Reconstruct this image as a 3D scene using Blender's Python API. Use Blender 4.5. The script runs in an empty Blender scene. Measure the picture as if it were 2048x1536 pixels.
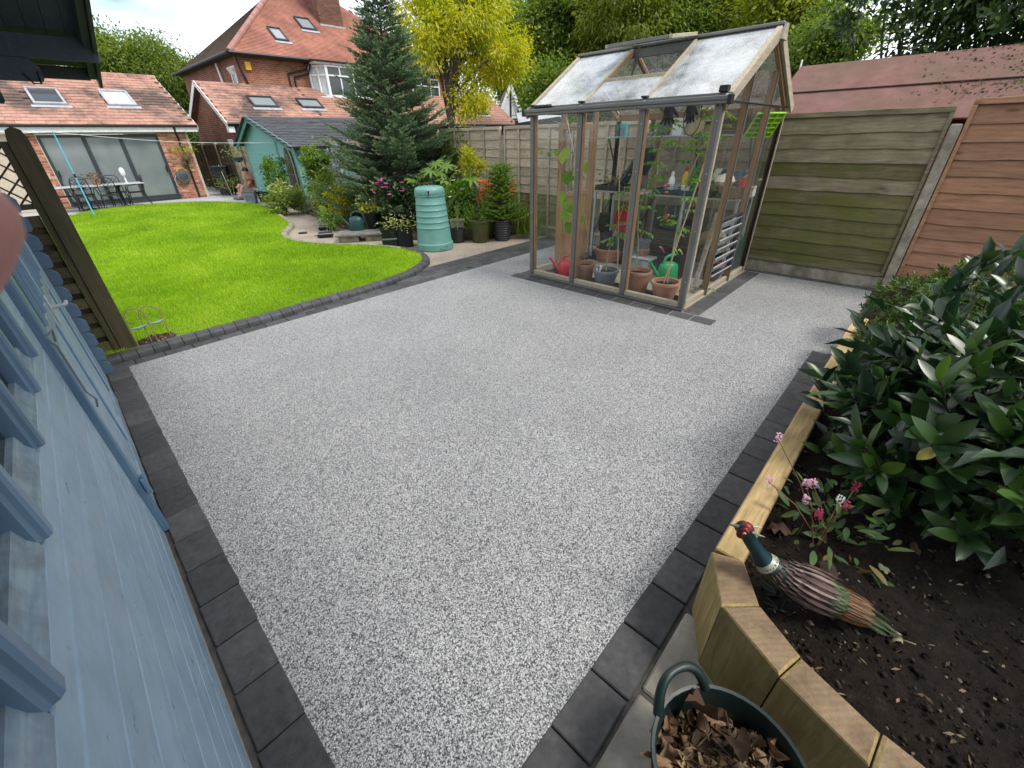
import bpy, bmesh, math, random
import numpy as np
from mathutils import Vector, Matrix, Euler
R=math.radians
rng=random.Random(7); nrng=np.random.default_rng(7)
scn=bpy.context.scene
COL=scn.collection
# ---------------------------------------------------------------- camera
CH=1.8; FPX=832.4477
PIT,ROL,YAW=5.34082672e-01,-2.18149712e-02,8.08510209e-01
_f=Vector((math.sin(YAW)*math.cos(PIT),math.cos(YAW)*math.cos(PIT),-math.sin(PIT)))
_r0=Vector((math.cos(YAW),-math.sin(YAW),0)); _u0=_r0.cross(_f)
_r=math.cos(ROL)*_r0+math.sin(ROL)*_u0; _u=-math.sin(ROL)*_r0+math.cos(ROL)*_u0
cam=bpy.data.cameras.new('camera'); camo=bpy.data.objects.new('camera',cam); COL.objects.link(camo)
cam.sensor_width=36; cam.lens=FPX/2048*36; cam.clip_start=.008; cam.clip_end=400
m=Matrix((( _r.x,_u.x,-_f.x,0),(_r.y,_u.y,-_f.y,0),(_r.z,_u.z,-_f.z,CH),(0,0,0,1)))
camo.matrix_world=m; scn.camera=camo
cam.dof.use_dof=True; cam.dof.focus_distance=4.5; cam.dof.aperture_fstop=15
# ---------------------------------------------------------------- sky, sun, exposure
SUN_EL,SUN_AZ=R(54),R(162)      # azimuth measured from +Y towards +X
W=bpy.data.worlds.new('World'); scn.world=W; W.use_nodes=True
nt=W.node_tree; nt.nodes.clear()
out=nt.nodes.new('ShaderNodeOutputWorld'); bg=nt.nodes.new('ShaderNodeBackground'); bg.inputs[1].default_value=.1
sky=nt.nodes.new('ShaderNodeTexSky'); sky.sky_type='NISHITA'; sky.sun_disc=False
sky.sun_elevation=SUN_EL; sky.sun_rotation=SUN_AZ
tc=nt.nodes.new('ShaderNodeTexCoord'); mp=nt.nodes.new('ShaderNodeMapping'); mp.inputs['Scale'].default_value=(1,1,3.0)
mp.inputs['Location'].default_value=(.35,.2,.1)
nz=nt.nodes.new('ShaderNodeTexNoise'); nz.inputs['Scale'].default_value=2.3; nz.inputs['Detail'].default_value=7; nz.inputs['Roughness'].default_value=.55
rp=nt.nodes.new('ShaderNodeValToRGB'); rp.color_ramp.elements[0].position=.36; rp.color_ramp.elements[1].position=.52
nz2=nt.nodes.new('ShaderNodeTexNoise'); nz2.inputs['Scale'].default_value=3.1; nz2.inputs['Detail'].default_value=6
rp2=nt.nodes.new('ShaderNodeValToRGB'); rp2.color_ramp.elements[0].position=.33; rp2.color_ramp.elements[1].position=.62
rp2.color_ramp.elements[0].color=(5.9,6.1,6.8,1); rp2.color_ramp.elements[1].color=(9.6,9.7,9.9,1)
mx=nt.nodes.new('ShaderNodeMix'); mx.data_type='RGBA'
L=nt.links.new
L(tc.outputs['Generated'],mp.inputs[0]); L(mp.outputs[0],nz.inputs[0]); L(mp.outputs[0],nz2.inputs[0])
L(nz.outputs[0],rp.inputs[0]); L(nz2.outputs[0],rp2.inputs[0]); L(rp.outputs[0],mx.inputs[0]); L(sky.outputs[0],mx.inputs[6]); L(rp2.outputs[0],mx.inputs[7])
L(mx.outputs[2],bg.inputs[0]); L(bg.outputs[0],out.inputs[0])
sl=bpy.data.lights.new('sun','SUN'); sl.energy=1.5; sl.angle=R(16); sl.color=(1,.95,.87)
so=bpy.data.objects.new('sun',sl); COL.objects.link(so); so.location=(6,-17,25)
sd=Vector((math.sin(SUN_AZ)*math.cos(SUN_EL),math.cos(SUN_AZ)*math.cos(SUN_EL),math.sin(SUN_EL)))
so.rotation_euler=sd.to_track_quat('Z','Y').to_euler()
vs=scn.view_settings; vs.view_transform='Standard'; vs.look='None'; vs.gamma=1; vs.exposure=1.02; vs.use_curve_mapping=False
scn.cycles.max_bounces=8; scn.cycles.transparent_max_bounces=24; scn.cycles.use_denoising=True
scn.cycles.caustics_reflective=False; scn.cycles.caustics_refractive=False
# ---------------------------------------------------------------- helpers
def ray(u,v): return (_f*FPX+_r*(u-1024)-_u*(v-768)).normalized()
def gp(u,v,z=0.0):              # measured photo point -> place on the level z
    d=ray(u,v); return Vector((0,0,CH))+d*((z-CH)/d.z)
def onx(u,v,x): d=ray(u,v); return Vector((0,0,CH))+d*(x/d.x)
def ony(u,v,y): d=ray(u,v); return Vector((0,0,CH))+d*(y/d.y)
class MB:
    def __init__(s): s.v=[]; s.f=[]
    def add(s,vs,fs,M=None):
        o=len(s.v)
        s.v+=[tuple(M@Vector(p)) for p in vs] if M is not None else [tuple(p) for p in vs]
        s.f+=[tuple(i+o for i in f) for f in fs]; return s
    def box(s,x0,x1,y0,y1,z0,z1,M=None,b=0):
        c=((x0+x1)/2,(y0+y1)/2,(z0+z1)/2); h=(abs(x1-x0)/2,abs(y1-y0)/2,abs(z1-z0)/2)
        if b<=0:
            vs=[(x,y,z) for x in (x0,x1) for y in (y0,y1) for z in (z0,z1)]
            return s.add(vs,[(0,1,3,2),(4,6,7,5),(0,4,5,1),(2,3,7,6),(0,2,6,4),(1,5,7,3)],M)
        b=min(b,min(h)*.9); vs=[]; ix={}
        for sx in (-1,1):
            for sy in (-1,1):
                for sz in (-1,1):
                    for a in range(3):
                        k=[h[0]-b,h[1]-b,h[2]-b]; k[a]=h[a]
                        ix[(sx,sy,sz,a)]=len(vs); vs.append((c[0]+sx*k[0],c[1]+sy*k[1],c[2]+sz*k[2]))
        S=(-1,1); fs=[]
        for q in S:
            fs.append([ix[(q,y,z,0)] for y,z in ((-1,-1),(1,-1),(1,1),(-1,1))])
            fs.append([ix[(x,q,z,1)] for x,z in ((-1,-1),(1,-1),(1,1),(-1,1))])
            fs.append([ix[(x,y,q,2)] for x,y in ((-1,-1),(1,-1),(1,1),(-1,1))])
        for p in S:
            for q in S:
                fs.append([ix[(-1,p,q,1)],ix[(1,p,q,1)],ix[(1,p,q,2)],ix[(-1,p,q,2)]])
                fs.append([ix[(p,-1,q,0)],ix[(p,1,q,0)],ix[(p,1,q,2)],ix[(p,-1,q,2)]])
                fs.append([ix[(p,q,-1,0)],ix[(p,q,1,0)],ix[(p,q,1,1)],ix[(p,q,-1,1)]])
        for sx in S:
            for sy in S:
                for sz in S: fs.append([ix[(sx,sy,sz,a)] for a in range(3)])
        C=Vector(c); g=[]
        for f in fs:
            P=[Vector(vs[i]) for i in f]; n=(P[1]-P[0]).cross(P[2]-P[0]); ctr=sum(P,Vector())/len(P)
            g.append(tuple(f) if n.dot(ctr-C)>0 else tuple(reversed(f)))
        return s.add(vs,g,M)
    def bar(s,p,q,w,h,up=(0,0,1),b=0):
        p=Vector(p); q=Vector(q); x=(q-p); l=x.length; x/=l; y=Vector(up).cross(x)
        if y.length<1e-4: y=Vector((0,1,0)).cross(x)
        y.normalize(); z=x.cross(y); M=Matrix(((x.x,y.x,z.x,p.x),(x.y,y.y,z.y,p.y),(x.z,y.z,z.z,p.z),(0,0,0,1)))
        return s.box(0,l,-w/2,w/2,-h/2,h/2,M,b)
    def tube(s,pts,r,n=6,cap=True):
        pts=[Vector(p) for p in pts]; k=len(pts); rr=r if hasattr(r,'__len__') else [r]*k
        a=None; o=len(s.v)
        for i,p in enumerate(pts):
            t=(pts[min(i+1,k-1)]-pts[max(i-1,0)]).normalized()
            if a is None: a=t.orthogonal().normalized()
            a=(a-t*a.dot(t)); a=a.normalized() if a.length>1e-5 else t.orthogonal().normalized()
            b=t.cross(a)
            for j in range(n):
                th=2*math.pi*j/n; s.v.append(tuple(p+(a*math.cos(th)+b*math.sin(th))*rr[i]))
        for i in range(k-1):
            for j in range(n):
                s.f.append((o+i*n+j,o+i*n+(j+1)%n,o+(i+1)*n+(j+1)%n,o+(i+1)*n+j))
        if cap: s.f.append(tuple(o+j for j in reversed(range(n)))); s.f.append(tuple(o+(k-1)*n+j for j in range(n)))
        return s
    def lathe(s,prof,n=24,M=None,sq=0,capb=True,capt=False):
        vs=[];fs=[]
        for r,z in prof:
            for j in range(n):
                th=2*math.pi*j/n; c,sn=math.cos(th),math.sin(th)
                if sq: e=(abs(c)**sq+abs(sn)**sq)**(-1/sq); c*=e; sn*=e
                vs.append((r*c,r*sn,z))
        for i in range(len(prof)-1):
            for j in range(n): fs.append((i*n+j,i*n+(j+1)%n,(i+1)*n+(j+1)%n,(i+1)*n+j))
        if capb: fs.append(tuple(reversed(range(n))))
        if capt: fs.append(tuple((len(prof)-1)*n+j for j in range(n)))
        return s.add(vs,fs,M)
    def prism(s,poly,z0,z1,M=None):
        n=len(poly); a=sum(poly[i][0]*poly[(i+1)%n][1]-poly[(i+1)%n][0]*poly[i][1] for i in range(n))
        if a<0: poly=list(reversed(poly))
        vs=[(x,y,z0) for x,y in poly]+[(x,y,z1) for x,y in poly]
        fs=[tuple(reversed(range(n))),tuple(range(n,2*n))]+[(i,(i+1)%n,n+(i+1)%n,n+i) for i in range(n)]
        return s.add(vs,fs,M)
    def quad(s,*p): return s.add(p,[tuple(range(len(p)))])
    def mesh(s,name='mesh'):
        me=bpy.data.meshes.new(name); me.from_pydata(s.v,[],s.f); me.update(); return me
def obj(name,g,mat,parent=None,loc=(0,0,0),rot=None,smooth=0,w=False,label=None,scale=None):
    me=g.mesh(name) if isinstance(g,MB) else g
    if mat is not None and not me.materials: me.materials.append(mat)
    if smooth:
        me.polygons.foreach_set('use_smooth',[True]*len(me.polygons))
        if smooth<179: me.set_sharp_from_angle(angle=R(smooth))
    o=bpy.data.objects.new(name,me); COL.objects.link(o)
    o.location=loc
    if rot is not None: o.rotation_euler=rot
    if scale is not None: o.scale=scale
    if parent is not None:
        o.parent=parent
        if w: o.location=Vector(loc)-parent.location
    if label: o['label']=label
    return o
def tag(o,label,cat,group=None):
    o['label']=label; o['category']=cat
    if group: o['group']=group
    return o
def thing(name,label,cat,loc=(0,0,0),rz=0,group=None):
    o=bpy.data.objects.new(name,None); COL.objects.link(o); o.empty_display_size=.1
    o.location=loc; o.rotation_euler=(0,0,rz); return tag(o,label,cat,group)
def struct(name,g,mat,**k):
    o=obj(name,g,mat,**k); o['kind']='structure'; return o
def stuff(o): o['kind']='stuff'; return o
def copy_tree(root,loc,rz=None,label=None,kids=True):
    r=root.copy(); COL.objects.link(r); r.location=loc
    if rz is not None: r.rotation_euler=(0,0,rz)
    if label: r['label']=label
    for c in list(root.children):
        d=c.copy(); COL.objects.link(d); d.parent=r
        for e in list(c.children):
            k=e.copy(); COL.objects.link(k); k.parent=d
    return r
# ---------------------------------------------------------------- materials
def newmat(name):
    m=bpy.data.materials.new(name); m.use_nodes=True; t=m.node_tree; t.nodes.clear()
    o=t.nodes.new('ShaderNodeOutputMaterial'); p=t.nodes.new('ShaderNodeBsdfPrincipled'); t.links.new(p.outputs[0],o.inputs[0])
    return m,t,p,o
def N(t,ty,**k):
    n=t.nodes.new('ShaderNode'+ty)
    for a,b in k.items():
        if a.startswith('i_'): n.inputs[int(a[2:]) if a[2:].isdigit() else a[2:].replace('_',' ')].default_value=b
        else: setattr(n,a,b)
    return n
def ramp(t,stops):
    r=N(t,'ValToRGB'); e=r.color_ramp.elements
    while len(e)<len(stops): e.new(.5)
    for k,(p,c) in zip(e,stops): k.position=p; k.color=(*c,1) if len(c)==3 else c
    return r
def coords(t,stretch=(1,1,1),rand=True,world=False):
    c=N(t,'TexCoord'); mp=N(t,'Mapping'); mp.inputs['Scale'].default_value=stretch
    if world:
        g=N(t,'NewGeometry'); t.links.new(g.outputs['Position'],mp.inputs[0])
    else:
        t.links.new(c.outputs['Object'],mp.inputs[0])
        if rand:
            oi=N(t,'ObjectInfo'); mm=N(t,'Math',operation='MULTIPLY',i_1=37.0); cb=N(t,'CombineXYZ')
            t.links.new(oi.outputs['Random'],mm.inputs[0])
            for i in range(3): t.links.new(mm.outputs[0],cb.inputs[i])
            t.links.new(cb.outputs[0],mp.inputs['Location'])
    return mp
def mixc(t,fac,a,b,blend='MIX'):
    x=N(t,'Mix',data_type='RGBA',blend_type=blend)
    for s,i in ((fac,0),(a,6),(b,7)):
        if hasattr(s,'is_linked') or hasattr(s,'links'): t.links.new(s,x.inputs[i])
        else: x.inputs[i].default_value=s if i==0 else ((*s,1) if len(s)==3 else s)
    return x.outputs[2]
def mk(name,stops,scale=5,rough=.7,bump=.15,bscale=40,stretch=(1,1,1),var=.12,hue=0.0,metal=0,spec=.4,detail=6,world=False,dirt=None,bdist=.01,coat=0,wdirt=None):
    """general surface: noise-driven colour, per-object variation, fine bump; dirt=(colour,scale,amount)"""
    m,t,p,o=newmat(name); mp=coords(t,stretch,world=world)
    n=N(t,'TexNoise',i_Scale=scale,i_Detail=detail,i_Roughness=.6); t.links.new(mp.outputs[0],n.inputs[0])
    if len(stops[0])==3: stops=[(.3,stops[0]),(.7,stops[1])]
    r=ramp(t,stops); t.links.new(n.outputs[0],r.inputs[0]); c=r.outputs[0]
    if dirt:
        n2=N(t,'TexNoise',i_Scale=dirt[1],i_Detail=5,i_Roughness=.65); t.links.new(mp.outputs[0],n2.inputs[0])
        r2=ramp(t,[(.5-.12,(0,0,0)),(.5+.2,(dirt[2],)*3)]); t.links.new(n2.outputs[0],r2.inputs[0])
        c=mixc(t,r2.outputs[0],c,dirt[0])
    if wdirt:
        gg=N(t,'NewGeometry'); n4=N(t,'TexNoise',i_Scale=wdirt[1],i_Detail=7,i_Roughness=.7); t.links.new(gg.outputs['Position'],n4.inputs[0])
        r4=ramp(t,[(.46,(0,0,0)),(.6,(wdirt[2],)*3)]); t.links.new(n4.outputs[0],r4.inputs[0]); c=mixc(t,r4.outputs[0],c,wdirt[0])
    if var or hue:
        oi=N(t,'ObjectInfo'); hs=N(t,'HueSaturation'); mr=N(t,'MapRange'); mr.inputs[3].default_value=1-var; mr.inputs[4].default_value=1+var
        t.links.new(oi.outputs['Random'],mr.inputs[0]); t.links.new(mr.outputs[0],hs.inputs['Value']); t.links.new(c,hs.inputs['Color'])
        if hue:
            wn=N(t,'TexWhiteNoise',noise_dimensions='1D'); t.links.new(oi.outputs['Random'],wn.inputs['W'])
            m2=N(t,'MapRange'); m2.inputs[3].default_value=.5-hue; m2.inputs[4].default_value=.5+hue
            t.links.new(wn.outputs[0],m2.inputs[0]); t.links.new(m2.outputs[0],hs.inputs['Hue'])
        c=hs.outputs[0]
    t.links.new(c,p.inputs['Base Color'])
    p.inputs['Roughness'].default_value=rough; p.inputs['Metallic'].default_value=metal; p.inputs['Specular IOR Level'].default_value=spec
    if coat: p.inputs['Coat Weight'].default_value=coat
    if bump:
        n3=N(t,'TexNoise',i_Scale=bscale,i_Detail=5,i_Roughness=.6); t.links.new(mp.outputs[0],n3.inputs[0])
        b=N(t,'Bump',i_Strength=bump,i_Distance=bdist); t.links.new(n3.outputs[0],b.inputs['Height']); t.links.new(b.outputs[0],p.inputs['Normal'])
    return m
def wood(name,c1,c2,axis=0,rough=.7,var=.15,hue=.01,knots=True,grain=1.0,bump=.35,dirt=None,spec=.3,wp=None,specks=None):
    """long grain along the board's own axis, with knots and stains"""
    m,t,p,o=newmat(name); st=[9*grain]*3; st[axis]=.8*grain; mp=coords(t,st)
    n=N(t,'TexNoise',i_Scale=4,i_Detail=8,i_Roughness=.65,i_Distortion=.6); t.links.new(mp.outputs[0],n.inputs[0])
    r=ramp(t,[(.28,c1),(.5,tuple((a+b)/2 for a,b in zip(c1,c2))),(.72,c2)]); t.links.new(n.outputs[0],r.inputs[0]); c=r.outputs[0]
    h=n.outputs[0]
    if knots:
        st2=[7]*3; st2[axis]=2.2; mk_=coords(t,st2); vo=N(t,'TexVoronoi',i_Scale=.9,i_Randomness=1); t.links.new(mk_.outputs[0],vo.inputs[0])
        r2=ramp(t,[(.06,(.75,)*3),(.16,(0,0,0))]); t.links.new(vo.outputs['Distance'],r2.inputs[0])
        c=mixc(t,r2.outputs[0],c,tuple(x*.42 for x in c1))
    if dirt:
        mp3=coords(t,(1,1,1)); n2=N(t,'TexNoise',i_Scale=dirt[1],i_Detail=5,i_Roughness=.65); t.links.new(mp3.outputs[0],n2.inputs[0])
        r3=ramp(t,[(.42,(0,0,0)),(.66,(dirt[2],)*3)]); t.links.new(n2.outputs[0],r3.inputs[0]); c=mixc(t,r3.outputs[0],c,dirt[0])
    if wp:
        gg=N(t,'NewGeometry'); n4=N(t,'TexNoise',i_Scale=wp[1],i_Detail=6,i_Roughness=.65); t.links.new(gg.outputs['Position'],n4.inputs[0])
        r4=ramp(t,[(wp[3],(0,0,0)),(wp[3]+.17,(wp[2],)*3)]); t.links.new(n4.outputs[0],r4.inputs[0]); c=mixc(t,r4.outputs[0],c,wp[0])
    if specks:
        mp5=coords(t,(1,.45,1)); n5=N(t,'TexNoise',i_Scale=specks[1],i_Detail=3,i_Roughness=.7); t.links.new(mp5.outputs[0],n5.inputs[0]); r5=ramp(t,[(specks[2],(0,0,0)),(specks[2]+.05,(.8,)*3)]); t.links.new(n5.outputs[0],r5.inputs[0]); c=mixc(t,r5.outputs[0],c,specks[0])
    oi=N(t,'ObjectInfo'); hs=N(t,'HueSaturation'); mr=N(t,'MapRange'); mr.inputs[3].default_value=1-var; mr.inputs[4].default_value=1+var
    t.links.new(oi.outputs['Random'],mr.inputs[0]); t.links.new(mr.outputs[0],hs.inputs['Value']); t.links.new(c,hs.inputs['Color'])
    t.links.new(hs.outputs[0],p.inputs['Base Color']); p.inputs['Roughness'].default_value=rough; p.inputs['Specular IOR Level'].default_value=spec
    b=N(t,'Bump',i_Strength=bump,i_Distance=.006); t.links.new(h,b.inputs['Height']); t.links.new(b.outputs[0],p.inputs['Normal'])
    return m
def leafmat(name,stops,rough=.5,trans=.35,spec=.35,tcol=None,objvar=False):
    """stops by the leaf's own random value; light passes through the blade"""
    m,t,p,o=newmat(name)
    if objvar: a=N(t,'ObjectInfo'); src=a.outputs['Random']
    else: a=N(t,'Attribute',attribute_name='rnd'); src=a.outputs['Fac']
    r=ramp(t,stops); t.links.new(src,r.inputs[0]); t.links.new(r.outputs[0],p.inputs['Base Color'])
    p.inputs['Roughness'].default_value=rough; p.inputs['Specular IOR Level'].default_value=spec
    if trans:
        tr=N(t,'BsdfTranslucent'); hs=N(t,'HueSaturation',i_Saturation=1.15,i_Value=1.5); t.links.new(r.outputs[0],hs.inputs['Color']); t.links.new(hs.outputs[0],tr.inputs[0])
        ms=N(t,'MixShader'); ms.inputs[0].default_value=trans; t.links.new(p.outputs[0],ms.inputs[1]); t.links.new(tr.outputs[0],ms.inputs[2]); t.links.new(ms.outputs[0],o.inputs[0])
    return m
def glassmat(name,tint=(.985,.995,.99),dust_haze=.03,dcol=(.75,.78,.78),ior=1.5,dscale=3,rough=.02):
    m,t,p,o=newmat(name); t.nodes.remove(p)
    tr=N(t,'BsdfTransparent'); tr.inputs[0].default_value=(*tint,1); gl=N(t,'BsdfGlossy'); gl.inputs['Roughness'].default_value=rough
    fr=N(t,'Fresnel'); ge=N(t,'NewGeometry'); mrr=N(t,'MapRange'); mrr.inputs[3].default_value=ior; mrr.inputs[4].default_value=1/ior; t.links.new(ge.outputs['Backfacing'],mrr.inputs[0]); t.links.new(mrr.outputs[0],fr.inputs['IOR']); ms=N(t,'MixShader'); t.links.new(fr.outputs[0],ms.inputs[0]); t.links.new(tr.outputs[0],ms.inputs[1]); t.links.new(gl.outputs[0],ms.inputs[2])
    mp=coords(t,(1,1,1)); n=N(t,'TexNoise',i_Scale=dscale,i_Detail=8,i_Roughness=.7); t.links.new(mp.outputs[0],n.inputs[0])
    r=ramp(t,[(.35,(dust_haze*.25,)*3),(.75,(dust_haze*2,)*3)]); t.links.new(n.outputs[0],r.inputs[0])
    df=N(t,'BsdfDiffuse'); df.inputs[0].default_value=(*dcol,1); m2=N(t,'MixShader'); t.links.new(r.outputs[0],m2.inputs[0]); t.links.new(ms.outputs[0],m2.inputs[1]); t.links.new(df.outputs[0],m2.inputs[2])
    t.links.new(m2.outputs[0],o.inputs[0]); return m
def plain(name,c,rough=.5,metal=0,spec=.4,bump=.05,var=0,bscale=60): return mk(name,[tuple(x*.88 for x in c),tuple(min(1,x*1.1) for x in c)],scale=6,rough=rough,metal=metal,spec=spec,bump=bump,bscale=bscale,var=var,bdist=.003)

M={}
# resin-bound stone: 5 mm pebbles, each with its own shade
def resin_mat():
    m,t,p,o=newmat('resin_bound_stone'); mp=coords(t,(1,1,1),world=True)
    vo=N(t,'TexVoronoi',i_Scale=215,i_Randomness=1); t.links.new(mp.outputs[0],vo.inputs[0])
    wn=N(t,'TexWhiteNoise',noise_dimensions='3D'); t.links.new(vo.outputs['Color'],wn.inputs[0])
    r=ramp(t,[(0,(.03,.03,.033)),(.17,(.085,.087,.092)),(.32,(.22,.225,.23)),(.54,(.41,.415,.415)),(.76,(.61,.612,.605)),(.87,(.74,.735,.71)),(.94,(.44,.40,.38)),(1,(.36,.42,.40))]); t.links.new(wn.outputs[0],r.inputs[0])
    r2=ramp(t,[(.0,(1,1,1)),(.5,(.95,.95,.95)),(.85,(.5,.5,.51))]); t.links.new(vo.outputs['Distance'],r2.inputs[0])
    c=mixc(t,1.0,r.outputs[0],r2.outputs[0],'MULTIPLY')
    n=N(t,'TexNoise',i_Scale=1.3,i_Detail=4); t.links.new(mp.outputs[0],n.inputs[0]); r3=ramp(t,[(.3,(.86,)*3),(.7,(1.0,)*3)]); t.links.new(n.outputs[0],r3.inputs[0])
    c=mixc(t,1.0,c,r3.outputs[0],'MULTIPLY'); t.links.new(c,p.inputs['Base Color'])
    p.inputs['Roughness'].default_value=.42; p.inputs['Specular IOR Level'].default_value=.5
    b=N(t,'Bump',i_Strength=.55,i_Distance=.004); b.invert=True; t.links.new(vo.outputs['Distance'],b.inputs['Height']); t.links.new(b.outputs[0],p.inputs['Normal'])
    return m
M['resin']=resin_mat()
def soil_mat(name,a,b,sc=60):
    m,t,p,o=newmat(name); mp=coords(t,(1,1,1),world=True)
    n=N(t,'TexNoise',i_Scale=sc*.4,i_Detail=9,i_Roughness=.75); t.links.new(mp.outputs[0],n.inputs[0])
    r=ramp(t,[(.3,a),(.62,b),(.74,tuple(min(1,x*2.6) for x in b))]); t.links.new(n.outputs[0],r.inputs[0]); t.links.new(r.outputs[0],p.inputs['Base Color'])
    p.inputs['Roughness'].default_value=.95; p.inputs['Specular IOR Level'].default_value=.15
    bb=N(t,'Bump',i_Strength=1,i_Distance=.03); t.links.new(n.outputs[0],bb.inputs['Height']); t.links.new(bb.outputs[0],p.inputs['Normal']); return m
M['soil']=soil_mat('dark_soil',(.008,.006,.005),(.028,.021,.016))
M['earth']=soil_mat('bed_earth',(.03,.022,.016),(.09,.065,.045))
M['ground']=mk('rough_ground',[(.05,.055,.03),(.10,.09,.06)],scale=2,world=True,var=0)
M['paver']=mk('charcoal_block',[(.3,(.036,.036,.038)),(.6,(.066,.066,.069)),(.78,(.098,.098,.10))],scale=28,rough=.72,bump=.5,bscale=160,var=.3,bdist=.003,dirt=((.13,.12,.105),5,.3))
M['kerb']=mk('charcoal_kerb',[(.3,(.032,.034,.037)),(.7,(.068,.071,.076))],scale=14,rough=.6,bump=.4,bscale=120,var=.2,bdist=.003,dirt=((.12,.12,.11),6,.2))
M['path']=mk('buff_gravel_path',[(.25,(.20,.16,.12)),(.5,(.36,.30,.235)),(.75,(.48,.42,.34))],scale=30,rough=.9,bump=.6,bscale=90,world=True,var=0,dirt=((.12,.10,.08),1.6,.5))
M['farpatio']=mk('grey_resin',[(.3,(.34,.345,.36)),(.7,(.52,.525,.54))],scale=60,rough=.6,world=True,var=0)
M['concrete']=mk('concrete',[(.3,(.23,.205,.155)),(.7,(.42,.385,.30))],scale=9,rough=.9,bump=.5,bscale=70,var=.12,dirt=((.085,.08,.05),5,.75))
M['slab']=mk('riven_slab',[(.3,(.24,.22,.18)),(.7,(.44,.405,.34))],scale=7,rough=.85,bump=.7,bscale=14,var=.1,dirt=((.08,.075,.06),3,.55))
M['blue']=wood('blue_painted_board',(.225,.335,.44),(.31,.43,.53),axis=1,rough=.42,var=.05,knots=False,grain=.8,bump=.14,dirt=((.13,.17,.19),9,.3),spec=.5,specks=((.07,.08,.08),30,.66),wp=((.36,.45,.50),3.0,.5,.5))
M['blue_shade']=wood('blue_shaded_end',(.085,.135,.20),(.115,.175,.25),axis=0,rough=.5,var=.06,knots=False,bump=.2)  # shade on the log ends painted in as a darker blue
M['blue_trim']=wood('blue_painted_trim',(.085,.155,.24),(.14,.23,.33),axis=2,rough=.35,var=.1,knots=False,bump=.12,spec=.55)
M['blue_worn']=wood('worn_blue_rail',(.14,.22,.29),(.32,.40,.44),axis=1,rough=.55,var=.05,knots=False,grain=1.3,bump=.4,dirt=((.09,.10,.11),14,.5))
M['navy']=wood('dark_stained_board',(.03,.042,.055),(.05,.066,.082),axis=1,rough=.6,var=.15,knots=False)
M['darkgreen']=wood('dark_green_board',(.03,.04,.034),(.055,.07,.058),axis=1,rough=.6,var=.1,knots=False)
M['olive']=wood('olive_brown_post',(.052,.042,.022),(.105,.086,.046),axis=2,var=.06,dirt=((.05,.06,.02),5,.4))
M['olive_slat']=wood('olive_brown_slat',(.05,.042,.022),(.13,.11,.06),axis=1,var=.3,dirt=((.06,.075,.025),5,.5))
M['fence']=wood('weathered_fence_board',(.28,.225,.16),(.56,.48,.365),axis=1,rough=.85,var=.13,dirt=((.13,.12,.075),2.5,.35))
M['fence_green']=wood('algae_fence_board',(.12,.10,.062),(.29,.25,.165),axis=1,rough=.85,var=.16,dirt=((.10,.085,.05),3,.5),wp=((.10,.105,.03),1.3,.8,.48))
M['fence_algae']=wood('green_fence_board',(.085,.075,.034),(.21,.185,.095),axis=1,rough=.85,var=.16,dirt=((.07,.06,.03),3,.5),wp=((.098,.102,.02),1.4,.8,.42))
M['fence_red']=wood('new_red_fence_board',(.20,.10,.057),(.40,.22,.13),axis=1,rough=.8,var=.17,hue=.012,dirt=((.30,.18,.10),2,.4))
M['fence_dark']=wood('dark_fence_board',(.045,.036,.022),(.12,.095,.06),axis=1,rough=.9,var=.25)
M['sleeper']=wood('pale_treated_sleeper',(.27,.175,.065),(.62,.45,.22),axis=0,rough=.75,var=.1,grain=1.3,bump=.6,dirt=((.24,.20,.085),3,.5))
M['sleeper_v']=wood('pale_treated_block',(.23,.16,.055),(.50,.37,.16),axis=2,rough=.75,var=.12,grain=1.2,bump=.6,dirt=((.15,.13,.055),4,.6))
M['cedar']=wood('cedar_frame',(.22,.125,.065),(.40,.25,.145),axis=2,rough=.6,var=.1,knots=False,grain=1.2,bump=.2)
M['cedar_grey']=wood('weathered_cedar',(.26,.22,.155),(.46,.41,.315),axis=0,rough=.8,var=.1,knots=False,grain=1.2,bump=.3)
M['alu']=mk('grey_bronze_aluminium',[(.115,.118,.112),(.155,.157,.148)],scale=3,rough=.45,metal=.3,bump=.03,var=.05,dirt=((.19,.185,.165),5,.3))
M['black']=plain('black_plastic',(.012,.013,.015),rough=.42)
M['blackmatt']=plain('black_rubber',(.015,.015,.015),rough=.8)
M['anthracite']=plain('anthracite_aluminium',(.035,.042,.05),rough=.4)
M['white']=plain('white_upvc',(.78,.79,.80),rough=.4)
M['lead']=mk('lead_flashing',[(.28,.30,.33),(.46,.48,.50)],scale=6,rough=.6,var=.05)
M['iron']=plain('black_iron',(.02,.02,.022),rough=.5)
M['glass']=glassmat('greenhouse_glass',dust_haze=.008,ior=1.3)
M['glassroof']=glassmat('dusty_sky_haze_glass',dust_haze=.26,dcol=(.84,.87,.88),dscale=2.2)  # dust plus the white sky reflection, painted in as a diffuse haze
M['glassold']=glassmat('window_glass',tint=(.35,.38,.38),dust_haze=.05,dcol=(.4,.42,.42))
def winmat(name,c,rough=.05):
    m,t,p,o=newmat(name); p.inputs['Base Color'].default_value=(*c,1); p.inputs['Roughness'].default_value=rough; p.inputs['Specular IOR Level'].default_value=.6; return m
M['pane_dark']=winmat('dark_window_pane',(.05,.06,.065))
M['pane_blind']=mk('blind_behind_glass',[(.155,.185,.185),(.215,.25,.25)],scale=1.2,rough=.06,bump=0,spec=.6,var=0)
M['pane_pale']=winmat('sky_reflection_glass',(.60,.63,.65),.06)  # whitish sky reflection painted into the pane colour
M['pane_sky']=winmat('skylight_glass',(.25,.28,.29),.03)
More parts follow.
